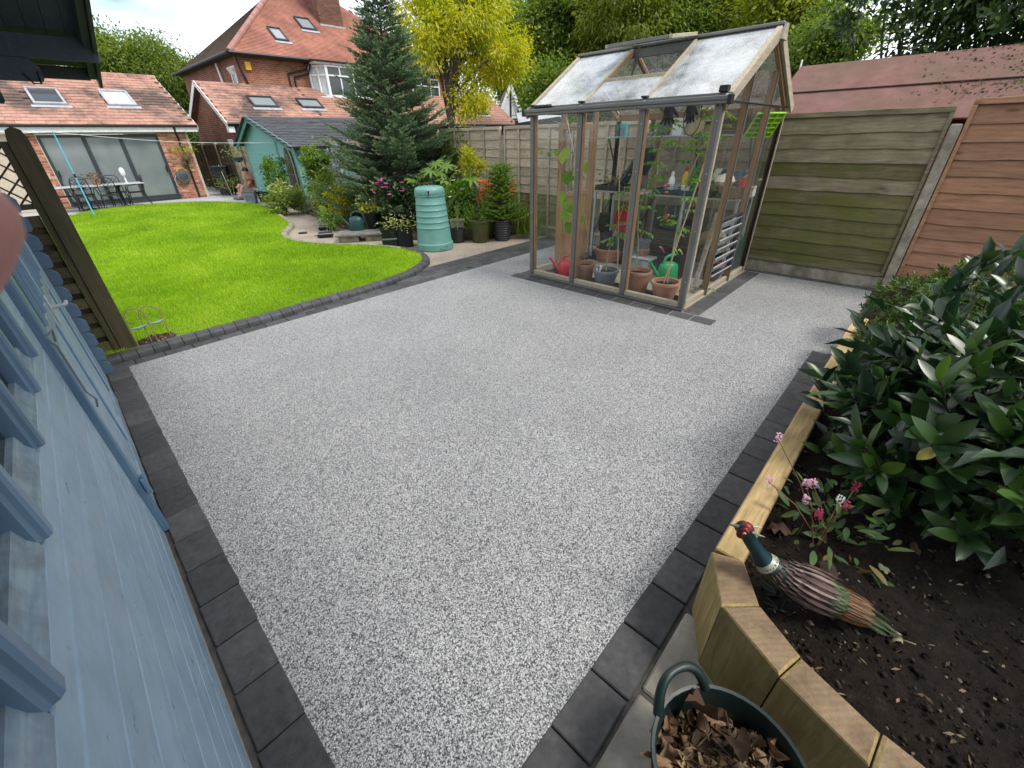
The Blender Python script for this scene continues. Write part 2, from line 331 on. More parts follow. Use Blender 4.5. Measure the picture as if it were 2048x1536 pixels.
def brickmat(name,cs,mort,sx=.225,sz=.075):
    m,t,p,o=newmat(name); mp=coords(t,(1,1,1),world=True)
    sp=N(t,'SeparateXYZ'); cb=N(t,'CombineXYZ'); ad=N(t,'Math',operation='ADD'); t.links.new(mp.outputs[0],sp.inputs[0])
    t.links.new(sp.outputs[0],ad.inputs[0]); t.links.new(sp.outputs[1],ad.inputs[1]); t.links.new(ad.outputs[0],cb.inputs[0]); t.links.new(sp.outputs[2],cb.inputs[1])
    b=N(t,'TexBrick'); b.inputs['Scale'].default_value=1; b.inputs['Brick Width'].default_value=sx; b.inputs['Row Height'].default_value=sz; b.inputs['Mortar Size'].default_value=.006; b.inputs['Bias'].default_value=-.1
    b.inputs['Color1'].default_value=(*cs[0],1); b.inputs['Color2'].default_value=(*cs[1],1); b.inputs['Mortar'].default_value=(*mort,1); t.links.new(cb.outputs[0],b.inputs[0])
    n=N(t,'TexNoise',i_Scale=1.1,i_Detail=6,i_Roughness=.7); t.links.new(mp.outputs[0],n.inputs[0]); r=ramp(t,[(.35,(.6,.55,.55)),(.65,(1.15,1.1,1.05))]); t.links.new(n.outputs[0],r.inputs[0])
    c=mixc(t,1.0,b.outputs[0],r.outputs[0],'MULTIPLY'); t.links.new(c,p.inputs['Base Color']); p.inputs['Roughness'].default_value=.9
    bb=N(t,'Bump',i_Strength=.6,i_Distance=.02); bb.invert=True; t.links.new(b.outputs['Fac'],bb.inputs['Height']); t.links.new(bb.outputs[0],p.inputs['Normal']); return m
M['housebrick']=brickmat('house_brick',((.30,.115,.065),(.17,.065,.042)),(.42,.33,.25))
M['chimbrick']=brickmat('chimney_brick',((.22,.10,.06),(.10,.05,.035)),(.2,.16,.13))
M['brick']=mk('reclaimed_brick',[(.2,(.14,.055,.04)),(.45,(.36,.145,.085)),(.62,(.46,.22,.14)),(.8,(.62,.45,.34))],scale=3.2,rough=.9,bump=.4,bscale=50,var=.4,hue=.02,detail=3)
M['mortar']=mk('mortar',[(.42,.35,.27),(.55,.48,.39)],scale=12,rough=.95,var=0)
M['tile']=mk('clay_roof_tile',[(.3,(.34,.175,.13)),(.6,(.44,.25,.19)),(.8,(.48,.31,.245))],scale=4,rough=.85,bump=.3,bscale=40,var=.11,hue=.006,wdirt=((.055,.046,.042),.55,.85))
M['tile_far']=mk('red_plain_tile',[(.3,(.37,.15,.105)),(.7,(.50,.235,.17))],scale=3,rough=.85,bump=.3,bscale=30,world=True,var=0,dirt=((.16,.07,.05),.7,.7))
M['tile_mid']=mk('orange_clay_tile',[(.3,(.36,.18,.125)),(.7,(.48,.27,.195))],scale=4,rough=.85,bump=.3,bscale=30,world=True,var=0,dirt=((.09,.07,.055),.9,.55))
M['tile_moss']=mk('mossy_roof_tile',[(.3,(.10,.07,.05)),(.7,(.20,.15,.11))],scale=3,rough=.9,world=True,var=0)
M['felt']=mk('grey_felt_shingle',[(.055,.058,.066),(.10,.104,.115)],scale=18,rough=.9,bump=.4,bscale=80,var=.18)
M['redfelt']=mk('red_roof_felt',[(.3,(.14,.065,.058)),(.7,(.22,.112,.10))],scale=5,rough=.95,bump=.8,bscale=90,world=True,var=.05,dirt=((.11,.085,.05),.7,.85))
M['redpaint']=plain('red_painted_board',(.20,.035,.03),rough=.6)
M['teal']=wood('teal_painted_board',(.15,.33,.33),(.21,.42,.41),axis=1,rough=.6,var=.05,knots=False,bump=.15)
M['teal_dark']=wood('teal_trim',(.09,.24,.24),(.14,.32,.31),axis=1,rough=.6,var=.08,knots=False)
M['butt']=plain('teal_plastic',(.125,.29,.26),rough=.42,spec=.4)
M['terracotta']=mk('terracotta',[(.30,.125,.07),(.44,.205,.125)],scale=7,rough=.85,bump=.15,var=.12,dirt=((.42,.33,.26),6,.3))
M['greyplastic']=plain('grey_plastic',(.16,.18,.20),rough=.5)
M['red']=plain('red_plastic',(.55,.025,.04),rough=.38)
M['green']=plain('green_plastic',(.02,.30,.10),rough=.38)
M['darkgreenp']=plain('dark_green_plastic',(.018,.055,.055),rough=.4)
M['teal_tub']=plain('dark_teal_rubber',(.005,.019,.017),rough=.45,spec=.5)
M['cane']=wood('bamboo_cane',(.36,.28,.15),(.52,.42,.25),axis=2,var=.1,knots=False)
M['stem']=mk('green_stem',[(.17,.22,.07),(.30,.34,.14)],scale=9,var=.1)
M['bark']=mk('bark',[(.3,(.05,.04,.03)),(.7,(.13,.105,.08))],scale=12,rough=.95,bump=.8,bscale=30,stretch=(1,1,.25),var=.1)
M['wicker']=mk('wicker',[(.16,.11,.065),(.40,.31,.21)],scale=45,rough=.85,bump=.8,bscale=60,var=.05,stretch=(1,1,3))
M['hessian']=mk('hessian',[(.17,.125,.07),(.27,.21,.13)],scale=14,rough=.95,bump=.6,bscale=90)
M['cream']=plain('cream_cloth',(.62,.58,.48),rough=.85)
M['skin']=plain('skin',(.52,.30,.22),rough=.55)
M['skinpink']=mk('pink_skin',[(.36,.17,.145),(.44,.23,.195)],scale=20,rough=.6,bump=.15,bscale=200)
M['hair']=plain('black_hair',(.012,.010,.009),rough=.6)
# ---------------------------------------------------------------- foliage helpers
def np_mesh(name,V,F,rnd=None):
    """V (n,3); F (m,k) faces of one size"""
    me=bpy.data.meshes.new(name); k=F.shape[1]
    me.vertices.add(len(V)); me.vertices.foreach_set('co',V.astype(np.float32).ravel())
    me.loops.add(F.size); me.loops.foreach_set('vertex_index',F.astype(np.int32).ravel())
    me.polygons.add(len(F)); me.polygons.foreach_set('loop_start',np.arange(0,F.size,k,dtype=np.int32))
    if rnd is not None:
        a=me.attributes.new('rnd','FLOAT','FACE'); a.data.foreach_set('value',rnd.astype(np.float32))
    me.update(); return me
def unit(a): return a/np.maximum(np.linalg.norm(a,axis=1,keepdims=True),1e-9)
def leaves(name,P,D,Nn,Ls,Ws,fold=.18,curl=0.0,rnd=None,six=False):
    D=unit(D); S=unit(np.cross(D,Nn)); U=np.cross(S,D); n=len(P); L=Ls[:,None]; Wd=Ws[:,None]
    if rnd is None: rnd=nrng.random(n)
    if not six:
        mid=P+D*L*.45; V=np.stack([P,mid+S*Wd*.5+U*Wd*fold,P+D*L-U*L*curl,mid-S*Wd*.5+U*Wd*fold],1).reshape(-1,3)
        b=np.arange(n)[:,None]*4; F=np.concatenate([b+np.array([[0,1,2]]),b+np.array([[0,2,3]])],1).reshape(-1,3)
        return np_mesh(name,V,F,np.repeat(rnd,2))
    a=P+D*L*.3-U*L*curl*.1; c=P+D*L*.7-U*L*curl*.5; e=P+D*L-U*L*curl
    V=np.stack([P,a+S*Wd*.45+U*Wd*fold,c+S*Wd*.4+U*Wd*fold,e,c-S*Wd*.4+U*Wd*fold,a-S*Wd*.45+U*Wd*fold,a,c],1).reshape(-1,3)
    b=np.arange(n)[:,None]*8
    F=np.concatenate([b+np.array([q]) for q in ([0,1,6],[6,1,2],[6,2,7],[7,2,3],[0,6,5],[6,7,4],[6,4,5],[7,3,4])],1).reshape(-1,3)
    return np_mesh(name,V,F,np.repeat(rnd,8))
def crown(els,n,nclump,cr,up=.0,droop=.25,shell=.55,g=nrng):
    """leaf seats in clumps spread through a set of ellipsoids [(centre,radii)]"""
    vol=np.array([r[0]*r[1]*r[2] for c,r in els]); k=g.choice(len(els),nclump,p=vol/vol.sum())
    C=np.array([els[i][0] for i in k],float); Rr=np.array([els[i][1] for i in k],float)
    d=unit(g.normal(size=(nclump,3))); rad=g.random((nclump,1))**shell
    ctr=C+d*rad*Rr; sz=cr*(.6+.8*g.random(nclump))
    j=g.integers(0,nclump,n); off=g.normal(size=(n,3))*np.array([1,1,.75])*.5
    P=ctr[j]+off*sz[j][:,None]
    D=unit(off+.5*d[j]+g.normal(size=(n,3))*.5+np.array([0,0,up-droop])); Nn=unit(g.normal(size=(n,3))*.6+np.array([0,0,1.0])+.3*d[j])
    return P,D,Nn,ctr,(.6*g.random(nclump)[j]+.4*g.random(n))
def limbs(mb,base,top,ctrs,r,n=10,g=rng,lo=.35):
    base=Vector(base); top=Vector(top)
    pts=[base.lerp(top,i/5)+Vector((g.uniform(-1,1),g.uniform(-1,1),0))*r*.5*(0<i<5) for i in range(6)]
    mb.tube(pts,[r*(1.25 if i==0 else 1-.13*i) for i in range(6)],8)
    for c in ctrs[:n]:
        c=Vector(c); t=lo+(1-lo)*g.random(); s=base.lerp(top,t); mid=s.lerp(c,.5)+Vector((g.uniform(-.1,.1),g.uniform(-.1,.1),.12))*(c-s).length
        mb.tube([s,s.lerp(mid,.6),mid,mid.lerp(c,.6),c],[r*.5*(1-.4*t),r*.4,r*.28,r*.18,r*.07],5,False)
GREEN=[(0,(.018,.045,.010)),(.5,(.045,.095,.018)),(.85,(.085,.15,.03)),(1,(.13,.19,.045))]
M['leaf_mid']=leafmat('mid_green_leaf',[(0,(.06,.105,.018)),(.5,(.135,.205,.035)),(1,(.25,.31,.06))],trans=.45)
M['leaf_yellowgreen']=leafmat('yellow_green_leaf',[(0,(.10,.14,.018)),(.5,(.20,.25,.035)),(1,(.36,.37,.06))],trans=.45)
M['leaf_yellow']=leafmat('yellow_leaf',[(0,(.17,.25,.018)),(.4,(.36,.40,.025)),(.8,(.58,.55,.04)),(1,(.52,.40,.06))],trans=.45)
M['leaf_dark']=leafmat('dark_leaf',[(0,(.010,.024,.007)),(.6,(.022,.048,.013)),(1,(.05,.085,.025))],rough=.35,trans=.15,spec=.5)
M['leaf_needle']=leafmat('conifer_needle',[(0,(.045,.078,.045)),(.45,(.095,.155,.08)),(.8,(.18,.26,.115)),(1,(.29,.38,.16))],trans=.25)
M['leaf_bright']=leafmat('bright_leaf',[(0,(.07,.15,.015)),(.5,(.13,.24,.03)),(1,(.24,.36,.07))],trans=.4)
M['leaf_variegated']=leafmat('variegated_leaf',[(0,(.06,.12,.02)),(.4,(.16,.23,.04)),(.75,(.38,.40,.10)),(1,(.55,.54,.28))],trans=.3)
M['leaf_bright2']=leafmat('pale_variegated_leaf',[(0,(.06,.13,.02)),(.6,(.16,.25,.04)),(.85,(.34,.38,.09)),(1,(.50,.50,.22))],trans=.3)
M['leaf_gold']=leafmat('golden_leaf',[(0,(.17,.21,.02)),(.5,(.38,.38,.04)),(1,(.58,.54,.10))],trans=.35)
M['leaf_silver']=leafmat('silver_leaf',[(0,(.16,.20,.15)),(1,(.36,.40,.34))],trans=.1)
M['leaf_laurel']=leafmat('laurel_leaf',[(0,(.014,.04,.014)),(.5,(.032,.078,.02)),(.85,(.06,.125,.025)),(.975,(.12,.20,.035)),(1,(.30,.27,.05))],rough=.3,trans=.16,spec=.55,objvar=True)
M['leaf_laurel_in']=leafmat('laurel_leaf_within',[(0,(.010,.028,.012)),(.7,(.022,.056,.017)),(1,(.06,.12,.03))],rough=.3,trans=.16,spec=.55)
M['leaf_low']=leafmat('low_evergreen_leaf',[(0,(.03,.065,.014)),(.5,(.06,.115,.022)),(1,(.15,.20,.045))],trans=.25,rough=.4)
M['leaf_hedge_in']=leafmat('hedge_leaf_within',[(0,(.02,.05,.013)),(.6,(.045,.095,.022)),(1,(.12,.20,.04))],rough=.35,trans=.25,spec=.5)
M['leaf_hedge']=leafmat('hedge_leaf',[(0,(.018,.045,.013)),(.6,(.04,.088,.02)),(1,(.11,.19,.04))],rough=.3,trans=.25,spec=.55,objvar=True)
M['leaf_obj']=leafmat('big_bright_leaf',[(0,(.11,.22,.025)),(.6,(.20,.34,.045)),(1,(.34,.42,.05))],trans=.45,objvar=True)
M['leaf_fatsia']=leafmat('fatsia_leaf',[(0,(.08,.17,.025)),(.6,(.16,.27,.045)),(1,(.26,.38,.09))],rough=.35,trans=.3,objvar=True)
M['leaf_dead']=leafmat('dead_leaf',[(0,(.045,.026,.014)),(.3,(.11,.06,.032)),(.6,(.26,.16,.085)),(.85,(.46,.35,.21)),(1,(.24,.26,.12))],rough=.75,trans=.12,objvar=True)
M['leaf_litter']=leafmat('leaf_litter',[(0,(.035,.022,.013)),(.5,(.12,.075,.04)),(1,(.33,.24,.14))],rough=.8,trans=.1)
M['grass']=leafmat('grass_blade',[(0,(.12,.25,.010)),(.45,(.26,.43,.02)),(.85,(.44,.58,.055)),(1,(.64,.66,.24))],rough=.5,trans=.42,spec=.3)
for nm,c in (('pink',(.62,.20,.42)),('whitef',(.78,.78,.72)),('orange',(.75,.16,.03)),('lilac',(.40,.36,.60)),('magenta',(.45,.06,.16)),('palepink',(.70,.48,.55)),('creamf',(.72,.70,.42))):
    M[nm]=leafmat(nm+'_petal',[(0,tuple(x*.75 for x in c)),(1,tuple(min(.85,x*1.15) for x in c))],trans=.35)
# ---------------------------------------------------------------- setting
struct('ground',MB().quad((-150,-150,-.06),(150,-150,-.06),(150,150,-.06),(-150,150,-.06)),M['ground'])
def sheet(name,poly,z,mat,n=0):
    b=MB(); b.add([(x,y,z) for x,y in poly],[tuple(range(len(poly)))]); return struct(name,b,mat)
patio=sheet('resin_patio',[(-.068,-1.2),(.35,-1.2),(.35,.37),(4.45,.37),(4.6,.2),(7.02,.2),(7.02,5.06),(.04,5.06)],0,M['resin'])
sheet('paving_base',[(-2.5,-3),(1.9,-3),(1.9,.2),(4.7,.2),(4.7,0),(7.25,0),(7.25,5.85),(-2.5,5.85)],-.012,mk('dark_jointing_sand',[(.05,.047,.042),(.11,.10,.09)],scale=20,world=True,var=0,rough=.95))
def cr(pts,closed=False,k=6):
    o=[]; n=len(pts)
    for i in range(n-1 if not closed else n):
        p0,p1,p2,p3=(np.array(pts[j%n] if closed else pts[min(max(j,0),n-1)],float) for j in (i-1,i,i+1,i+2))
        for s in range(k):
            t=s/k; o.append(.5*((2*p1)+(-p0+p2)*t+(2*p0-5*p1+4*p2-p3)*t*t+(-p0+3*p1-3*p2+p3)*t**3))
    if not closed: o.append(np.array(pts[-1],float))
    return np.array(o)
def resample(P,step):
    d=np.r_[0,np.cumsum(np.linalg.norm(np.diff(P,axis=0),axis=1))]; n=max(1,round(d[-1]/step)); s=np.linspace(0,d[-1],n+1)
    return np.stack([np.interp(s,d,P[:,i]) for i in range(2)],1)
kerb_out=cr([(-.35,5.2),(.4,5.22),(1.16,5.22),(1.49,5.23),(2.02,5.27),(2.66,5.29),(3.41,5.41),(3.91,5.64),(4.25,5.92),(4.48,6.35),(4.52,6.85),(4.42,7.36),(4.19,7.86),(3.76,8.53),(3.52,9.3),(3.53,9.92),(3.74,10.53),(4.25,11.4),(4.5,12.3),(4.72,13.34)])
far_edge=cr([(4.72,13.34),(5.0,14.4),(5.12,15.4),(5.05,17.0),(4.6,18.35),(4.0,19.2),(3.1,19.75),(2.0,19.9),(1.2,19.4),(.5,18.5),(-.6,17.4),(-2.5,16.4)])
def inset(P,d):
    t=np.gradient(P,axis=0); t/=np.linalg.norm(t,axis=1,keepdims=True); return P+np.c_[-t[:,1],t[:,0]]*d
lawn_poly=[tuple(p) for p in inset(kerb_out,.07)]+[tuple(p) for p in far_edge[1:]]+[(-3.5,14),(-3.5,5.9),(-1.2,5.85)]
struct('lawn_bed',MB().prism(lawn_poly,-.05,.045),mk('lawn_base',[(.09,.17,.010),(.16,.26,.016)],scale=9,world=True,var=0,bump=.6,bscale=60,rough=.9))
path_poly=[(4.0,5.72),(7.14,5.72),(7.14,6.35),(6.1,6.5),(5.4,7.2),(4.95,8.1),(4.9,10.3),(5.05,11.5),(5.36,13),(5.66,15.1),(5.8,16.2),(4.9,15.6),(4.0,13.4),(3.4,11.5),(3.0,9),(4.0,7)]
sheet('gravel_path',path_poly,-.004,M['path'])
sheet('far_patio',[(-6,13.5),(4.2,13.2),(5.2,14.2),(5.75,16.0),(5.95,18.6),(6.4,24),(6.4,30),(-6,30)],-.008,M['farpatio'])
soilp=[(7.14,6.38),(6.1,6.53),(5.43,7.23),(4.98,8.1),(4.93,10.3),(5.08,11.5),(5.4,13),(5.7,15.1),(5.85,17.6),(6.0,18.4),(7.14,18.4)]
struct('flower_bed',MB().prism(soilp,-.05,.05),M['earth'])
# grass blades
def in_poly(P,poly):
    x,y=P[:,0],P[:,1]; r=np.zeros(len(P),bool); n=len(poly)
    for i in range(n):
        x1,y1=poly[i]; x2,y2=poly[(i+1)%n]
        c=((y1>y)!=(y2>y))&(x<(x2-x1)*(y-y1)/(y2-y1+1e-12)+x1); r^=c
    return r
def grass():
    g=np.random.default_rng(3); n=1150000
    P=np.stack([g.uniform(-3.5,5.2,n),g.uniform(5.2,20,n)],1); d=np.hypot(P[:,0],P[:,1]); k=g.random(n)<np.clip((6.0/d)**1.6,0,1)
    P=P[k]; P=P[in_poly(P,lawn_poly)]
    vis=P[:,0]>P[:,1]*.012-.15; P=P[vis|(g.random(len(P))<.15)]
    # keep blades off the kerb and off the bare patch by the post
    def dist(P,Q):
        o=np.full(len(P),9.)
        for a in Q[::2]: o=np.minimum(o,np.hypot(P[:,0]-a[0],P[:,1]-a[1]))
        return o
    P=P[dist(P,kerb_out[::1])>.118+.02*g.random(len(P))]; P=P[np.hypot((P[:,0]-.36)/1.4,P[:,1]-5.42)>.17+.05*g.random(len(P))]
    n=len(P); d=np.hypot(P[:,0],P[:,1]); sc=np.clip(d/7,.8,1.9)
    h=(.026+.03*g.random(n))*np.clip(sc,.8,1.25); w=(.0035+.004*g.random(n))*sc
    a=g.uniform(0,2*np.pi,n); lean=g.normal(0,.35,(n,2))*h[:,None]
    tone=.5+.5*np.sin(P[:,0]*2.1+1.3*np.sin(P[:,1]*1.7))*np.sin(P[:,1]*1.3+.9*np.sin(P[:,0]*2.3))
    B=np.c_[P,np.full(n,.04)]; T=B+np.c_[lean,h]; S=np.c_[np.cos(a),np.sin(a),np.zeros(n)]*w[:,None]
    V=np.stack([B-S,B+S,T],1).reshape(-1,3); F=np.arange(n*3).reshape(-1,3)
    o=obj('lawn_grass',np_mesh('lawn_grass',V,F,np.clip(.55*g.random(n)+.3*tone+.15*(.5+.5*np.sin(P[:,0]*7.3+2*np.sin(P[:,1]*5.1))*np.sin(P[:,1]*6.2)),0,1)),M['grass']); stuff(o); tag(o,'bright green mown grass of the lawn','grass'); return n
NG=grass()
# ---------------------------------------------------------------- block borders: every block its own object
border=thing('block_border','charcoal block border framing the pale resin patio','paving border',(0,0,0))
def block_mesh(l,w,h=.06): return MB().box(-l/2+.003,l/2-.003,-w/2+.002,w/2-.002,-h,0,b=.005).mesh('paver')
BM={}
def block(x,y,l,w,rz,par=border,z=.004):
    k=(round(l,3),round(w,3))
    if k not in BM: BM[k]=block_mesh(*k)
    return obj('paver',BM[k],M['paver'],par,(x,y,z+rng.uniform(-.0015,.0015)),(rng.gauss(0,.004),rng.gauss(0,.004),rz+rng.gauss(0,.004)))
for i in range(24):                                    # along the cabin
    y=5.06-.125-i*.25; s=(5.06-y)/4.0
    block(.045-.07*s*1.0-.085,y,.25,.172,R(90))
for i in range(19): block(-.16+.25*i+.125-.04,.29,.25,.17,0)   # along the timber bed
for i in range(3): block(-.16+.25*i-.75,.29,.25,.17,0)
for i in range(19): block(-.02+.24*i,5.13,.24,.14,0)            # along the lawn kerb
for r_,yy in enumerate((5.25,5.38,5.51,5.64)):                   # wide band beside the gravel path
    x0=(1.7,3.2,3.62,3.85)[r_]
    n=int((7.1-x0)/.24)
    if 1: 
        for i in range(n): block(x0+.12+.24*i,yy,.24,.128,0)
for i in range(11): block(4.63+.24*i-.02+(.0),5.13,.24,.14,0)
for i in range(12): block(4.63,4.2-.25*i+.0,.25,.19,R(90))       # round the greenhouse
for i in range(8): block(4.86+.25*i+.0,4.2,.25,.2,0)
for i in range(9): block(4.86+.25*i,1.635,.25,.2,0)
for i in range(6): block(7.085,1.42-.25*i,.25,.13,R(90))         # foot of the fence
# kerb
def kerb(P,mat,step,name,label):
    k=thing(name,label,'kerb',(0,0,0)); Q=resample(P,step)
    prof=[(0,-.05),(0,.035),(.008,.052),(.025,.068),(.05,.075),(.12,.072),(.12,-.05)]
    for a,b in zip(Q[:-1],Q[1:]):
        t=b-a; l=np.linalg.norm(t); t/=l
        mb=MB(); n=len(prof); gap=.003
        for s in (gap-l/2,l/2-gap): mb.v+=[(s,p[0],p[1]) for p in prof]
        mb.f=[(i,(i+1)%n,n+(i+1)%n,n+i) for i in range(n)]+[tuple(reversed(range(n))),tuple(range(n,2*n))]
        c=(a+b)/2; obj('kerb_block',mb,mat,k,(c[0],c[1],rng.uniform(-.003,.003)),(0,0,math.atan2(t[1],t[0])),smooth=35)
dd=np.r_[0,np.cumsum(np.linalg.norm(np.diff(kerb_out,axis=0),axis=1))]; cut=int(np.searchsorted(dd,6.0))
kerb(kerb_out[:cut],M['kerb'],.125,'lawn_kerb','low charcoal bullnose kerb between lawn and resin patio')
kerb(kerb_out[cut-1:],M['concrete'],.3,'path_kerb','grey concrete kerb curling between lawn and gravel path')
be=resample(np.array(soilp[1:9],float),.6); eb=thing('bed_edging','low dark timber edging along the flower bed','edging',(0,0,0))
for a,b in zip(be[:-1],be[1:]): obj('edging_board',MB().bar((a[0]-.02,a[1],.03),(b[0]-.02,b[1],.03),.03,.12),M['fence_dark'],eb)
# riven slabs under the trug
sb=thing('stone_paving','worn buff riven stone slabs beside the timber bed','paving',(0,0,0))
for (x0,x1,y0,y1) in ((.25,.86,-.42,.195),(.87,1.28,-.1,.195),(-.4,.24,-.42,.195),(.25,.86,-1.1,-.43),(-.4,.24,-1.1,-.43)):
    obj('slab',MB().box(x0+.004,x1-.006,y0+.006,y1-.004,-.04,.002,b=.008),M['slab'],sb)
# ---------------------------------------------------------------- log cabin
CB=thing('log_cabin','blue painted log cabin along the left edge of the patio','cabin',(-.135,5.03,0),-.0213)
def clog(y0,y1,z0,z1,name='wall_board',mat='blue',d0=-.05,d1=0): return obj(name,MB().box(d0,d1,y0-5.03,y1-5.03,z0+.0008,z1-.0008,b=.0045),M[mat],CB)
LH=.1385
for i in range(18):
    z0,z1=LH*i-.003,LH*(i+1)-.003
    cuts=[(2.44,4.38)] if z0<2.05 else []
    if 1.12<z1 and z0<2.0: cuts=[(-.45,2.12)]+cuts
    y=-1.6
    for a,b in cuts+[(4.985,9)]:
        if a>y+.03: clog(y,a,z0,z1)
        y=b
    # the side wall's log ends cross the corner
    xr=-.03+.1
    if i>=15: xr={15:.19,16:.45,17:.82}[i]+.1
    e=.052
    if 11<=i<15: xr=-.30
    pts=[(-2.5,z0+.001),(xr-.012,z0+.001),(xr,z0+.022),(xr,z1-e),(xr-.042,z1-.0015),(-2.5,z1-.0015)]
    mb=MB(); mb.prism(pts,0,.045,Matrix(((1,0,0,0),(0,0,-1,.0),(0,1,0,0),(0,0,0,1))))
    obj('log_end',mb,M['blue_shade'] if i<15 else M['navy'],CB,(0,.04,0))
# timber threshold strip under the wall
obj('base_strip',MB().box(-.05,.001,-6.6,-.04,-.03,.006),M['cedar_grey'],CB)
# window: sill rail, bars, panes
wy=[-.45,-.06,.30,.63,1.0,1.385,1.75,2.09]
obj('sill',MB().box(-.05,-.001,-.45-5.03,2.12-5.03,1.106,1.175,b=.004),M['blue'],CB)
wf=obj('window',MB().box(-.05,.03,-.45-5.03,2.12-5.03,1.985,2.05,b=.004),M['blue_trim'],CB)
for a,b in zip(wy[:-1],wy[1:]):
    mb=MB(); mb.prism([(-.05,1.176),(-.001,1.176),(-.003,1.19),(-.012,1.205),(-.018,1.235),(-.05,1.235)],a+.03-5.03,b-.03-5.03,Matrix(((1,0,0,0),(0,0,1,0),(0,1,0,0),(0,0,0,1))))
    obj('window_ledge',mb,M['blue_worn'],wf)
    obj('pane',MB().box(-.034,-.03,a+.03-5.03,b-.03-5.03,1.236,1.985),M['glassold'],wf)
for y in wy:
    mb=MB(); pr=[(-.04,-.030),(-.004,-.030),(.002,-.022),(.010,-.020),(.015,-.012),(.015,.012),(.010,.020),(.002,.022),(-.004,.030),(-.04,.030)]
    mb.prism([(px_,py_+y-5.03) for px_,py_ in pr],1.185,1.99)
    obj('glazing_bar',mb,M['blue_trim'],wf,smooth=25)
# double door
dr=obj('door',MB().box(-.05,.030,2.44-5.03,2.51-5.03,-.0,2.05,b=.006).box(-.05,.018,4.31-5.03,4.38-5.03,0,2.05,b=.006).box(-.05,.017,2.512-5.03,4.308-5.03,1.98,2.049,b=.006),M['blue_trim'],CB)
for a,b in ((2.515,3.405),(3.415,4.305)):
    ya,yb=a-5.03,b-5.03
    for r0 in (ya,yb-.075): obj('door_stile',MB().box(-.02,.018,r0,r0+.075,.03,1.975,b=.004),M['blue'],dr)
    for r0,r1 in ((.03,.16),(.99,1.09),(1.88,1.975)): obj('door_rail',MB().box(-.02,.0175,ya+.077,yb-.077,r0,r1,b=.004),M['blue_worn'],dr)
    n=7; w_=(yb-ya-.16)/n
    for k in range(n): obj('door_board',MB().box(-.018,.004,ya+.08+k*w_,ya+.08+(k+1)*w_-.002,.162,.988,b=.004),M['blue'],dr)
    for r0,r1 in ((ya+.077,ya+.092),(yb-.092,yb-.077)): obj('door_moulding',MB().box(.004,.013,r0,r1,.162,.988),M['blue_trim'],dr)
    for k in range(4):
        yy=ya+.085+k*(yb-ya-.17)/3
        pr=[(-.01,-.022),(.012,-.022),(.024,-.01),(.024,.01),(.012,.022),(-.01,.022)]; mb=MB(); mb.prism([(p+0,q+yy) for p,q in pr],1.092,1.878); obj('door_bar',mb,M['blue_trim'],dr,smooth=25)
    obj('door_pane',MB().box(-.012,-.009,ya+.08,yb-.08,1.095,1.876),M['glassold'],dr)
pp=[(.02,3.42-5.03,1.03),(.075,3.42-5.03,1.03),(.085,3.44-5.03,1.03),(.085,3.53-5.03,1.022)]
obj('door_handle',MB().tube(pp,.0105,8).box(.018,.026,3.39-5.03,3.45-5.03,.93,1.1,b=.003),M['lead'],dr,smooth=40)
st=MB().tube([(.03,2.35-5.03,1.16),(.045,2.36-5.03,1.12),(.045,2.37-5.03,.9),(.06,2.37-5.03,.86),(.05,2.38-5.03,.82)],.0042,6).tube([(.03,2.33-5.03,1.17),(.06,2.34-5.03,1.19),(.05,2.36-5.03,1.14)],.0042,6)
obj('window_stay',st,M['greyplastic'],wf,smooth=40)
obj('hinge',MB().box(.03,.045,2.43-5.03,2.47-5.03,.28,.36,b=.003).tube([(.045,2.45-5.03,.26),(.045,2.45-5.03,.38)],.008,6),M['blue_trim'],dr)
# roof over the front: boards run down the slope, verge board on the outer edge
RS=.40
def rz(y,o=0): return 2.36+(5.46-y)*RS+o
for i in range(34):
    x1=.88-.1*i
    b=MB().bar((x1-.05,2.0-5.03,rz(2.0)+.01),(x1-.05,5.46-5.03,rz(5.46)+.01),.0975,.019)
    obj('roof_board',b,M['navy'],CB)
obj('verge_board',MB().bar((.905,1.9-5.03,rz(1.9)-.04),(.905,5.5-5.03,rz(5.5)-.04),.022,.17),M['darkgreen'],CB)
obj('verge_board',MB().bar((.868,1.9-5.03,rz(1.9)-.045),(.868,5.44-5.03,rz(5.44)-.045),.045,.1),M['darkgreen'],CB)
obj('roof_covering',MB().bar((-.85,1.95-5.03,rz(1.95)+.035),(-.85,5.5-5.03,rz(5.5)+.035),3.55,.02).bar((-.85,1.95-5.03,rz(1.95)+.035),(-.85,-1.6-5.03,rz(5.5)+.035),3.55,.02),M['felt'],CB)
obj('eave_board',MB().box(-2.5,.85,5.405-5.03,5.425-5.03,2.27,2.355),M['darkgreen'],CB)
obj('cable_hook',MB().tube([(.45,5.02-5.03,2.26),(.48,5.02-5.03,2.2),(.52,5.02-5.03,2.2),(.53,5.02-5.03,2.27)],.006,5),M['black'],CB)
# side and back walls so the cabin stands as a building
obj('back_wall',MB().box(-2.55,-2.5,-6.6,.04,0,2.4).box(-2.5,-.06,-6.6,-6.55,0,2.4),M['blue_shade'],CB)
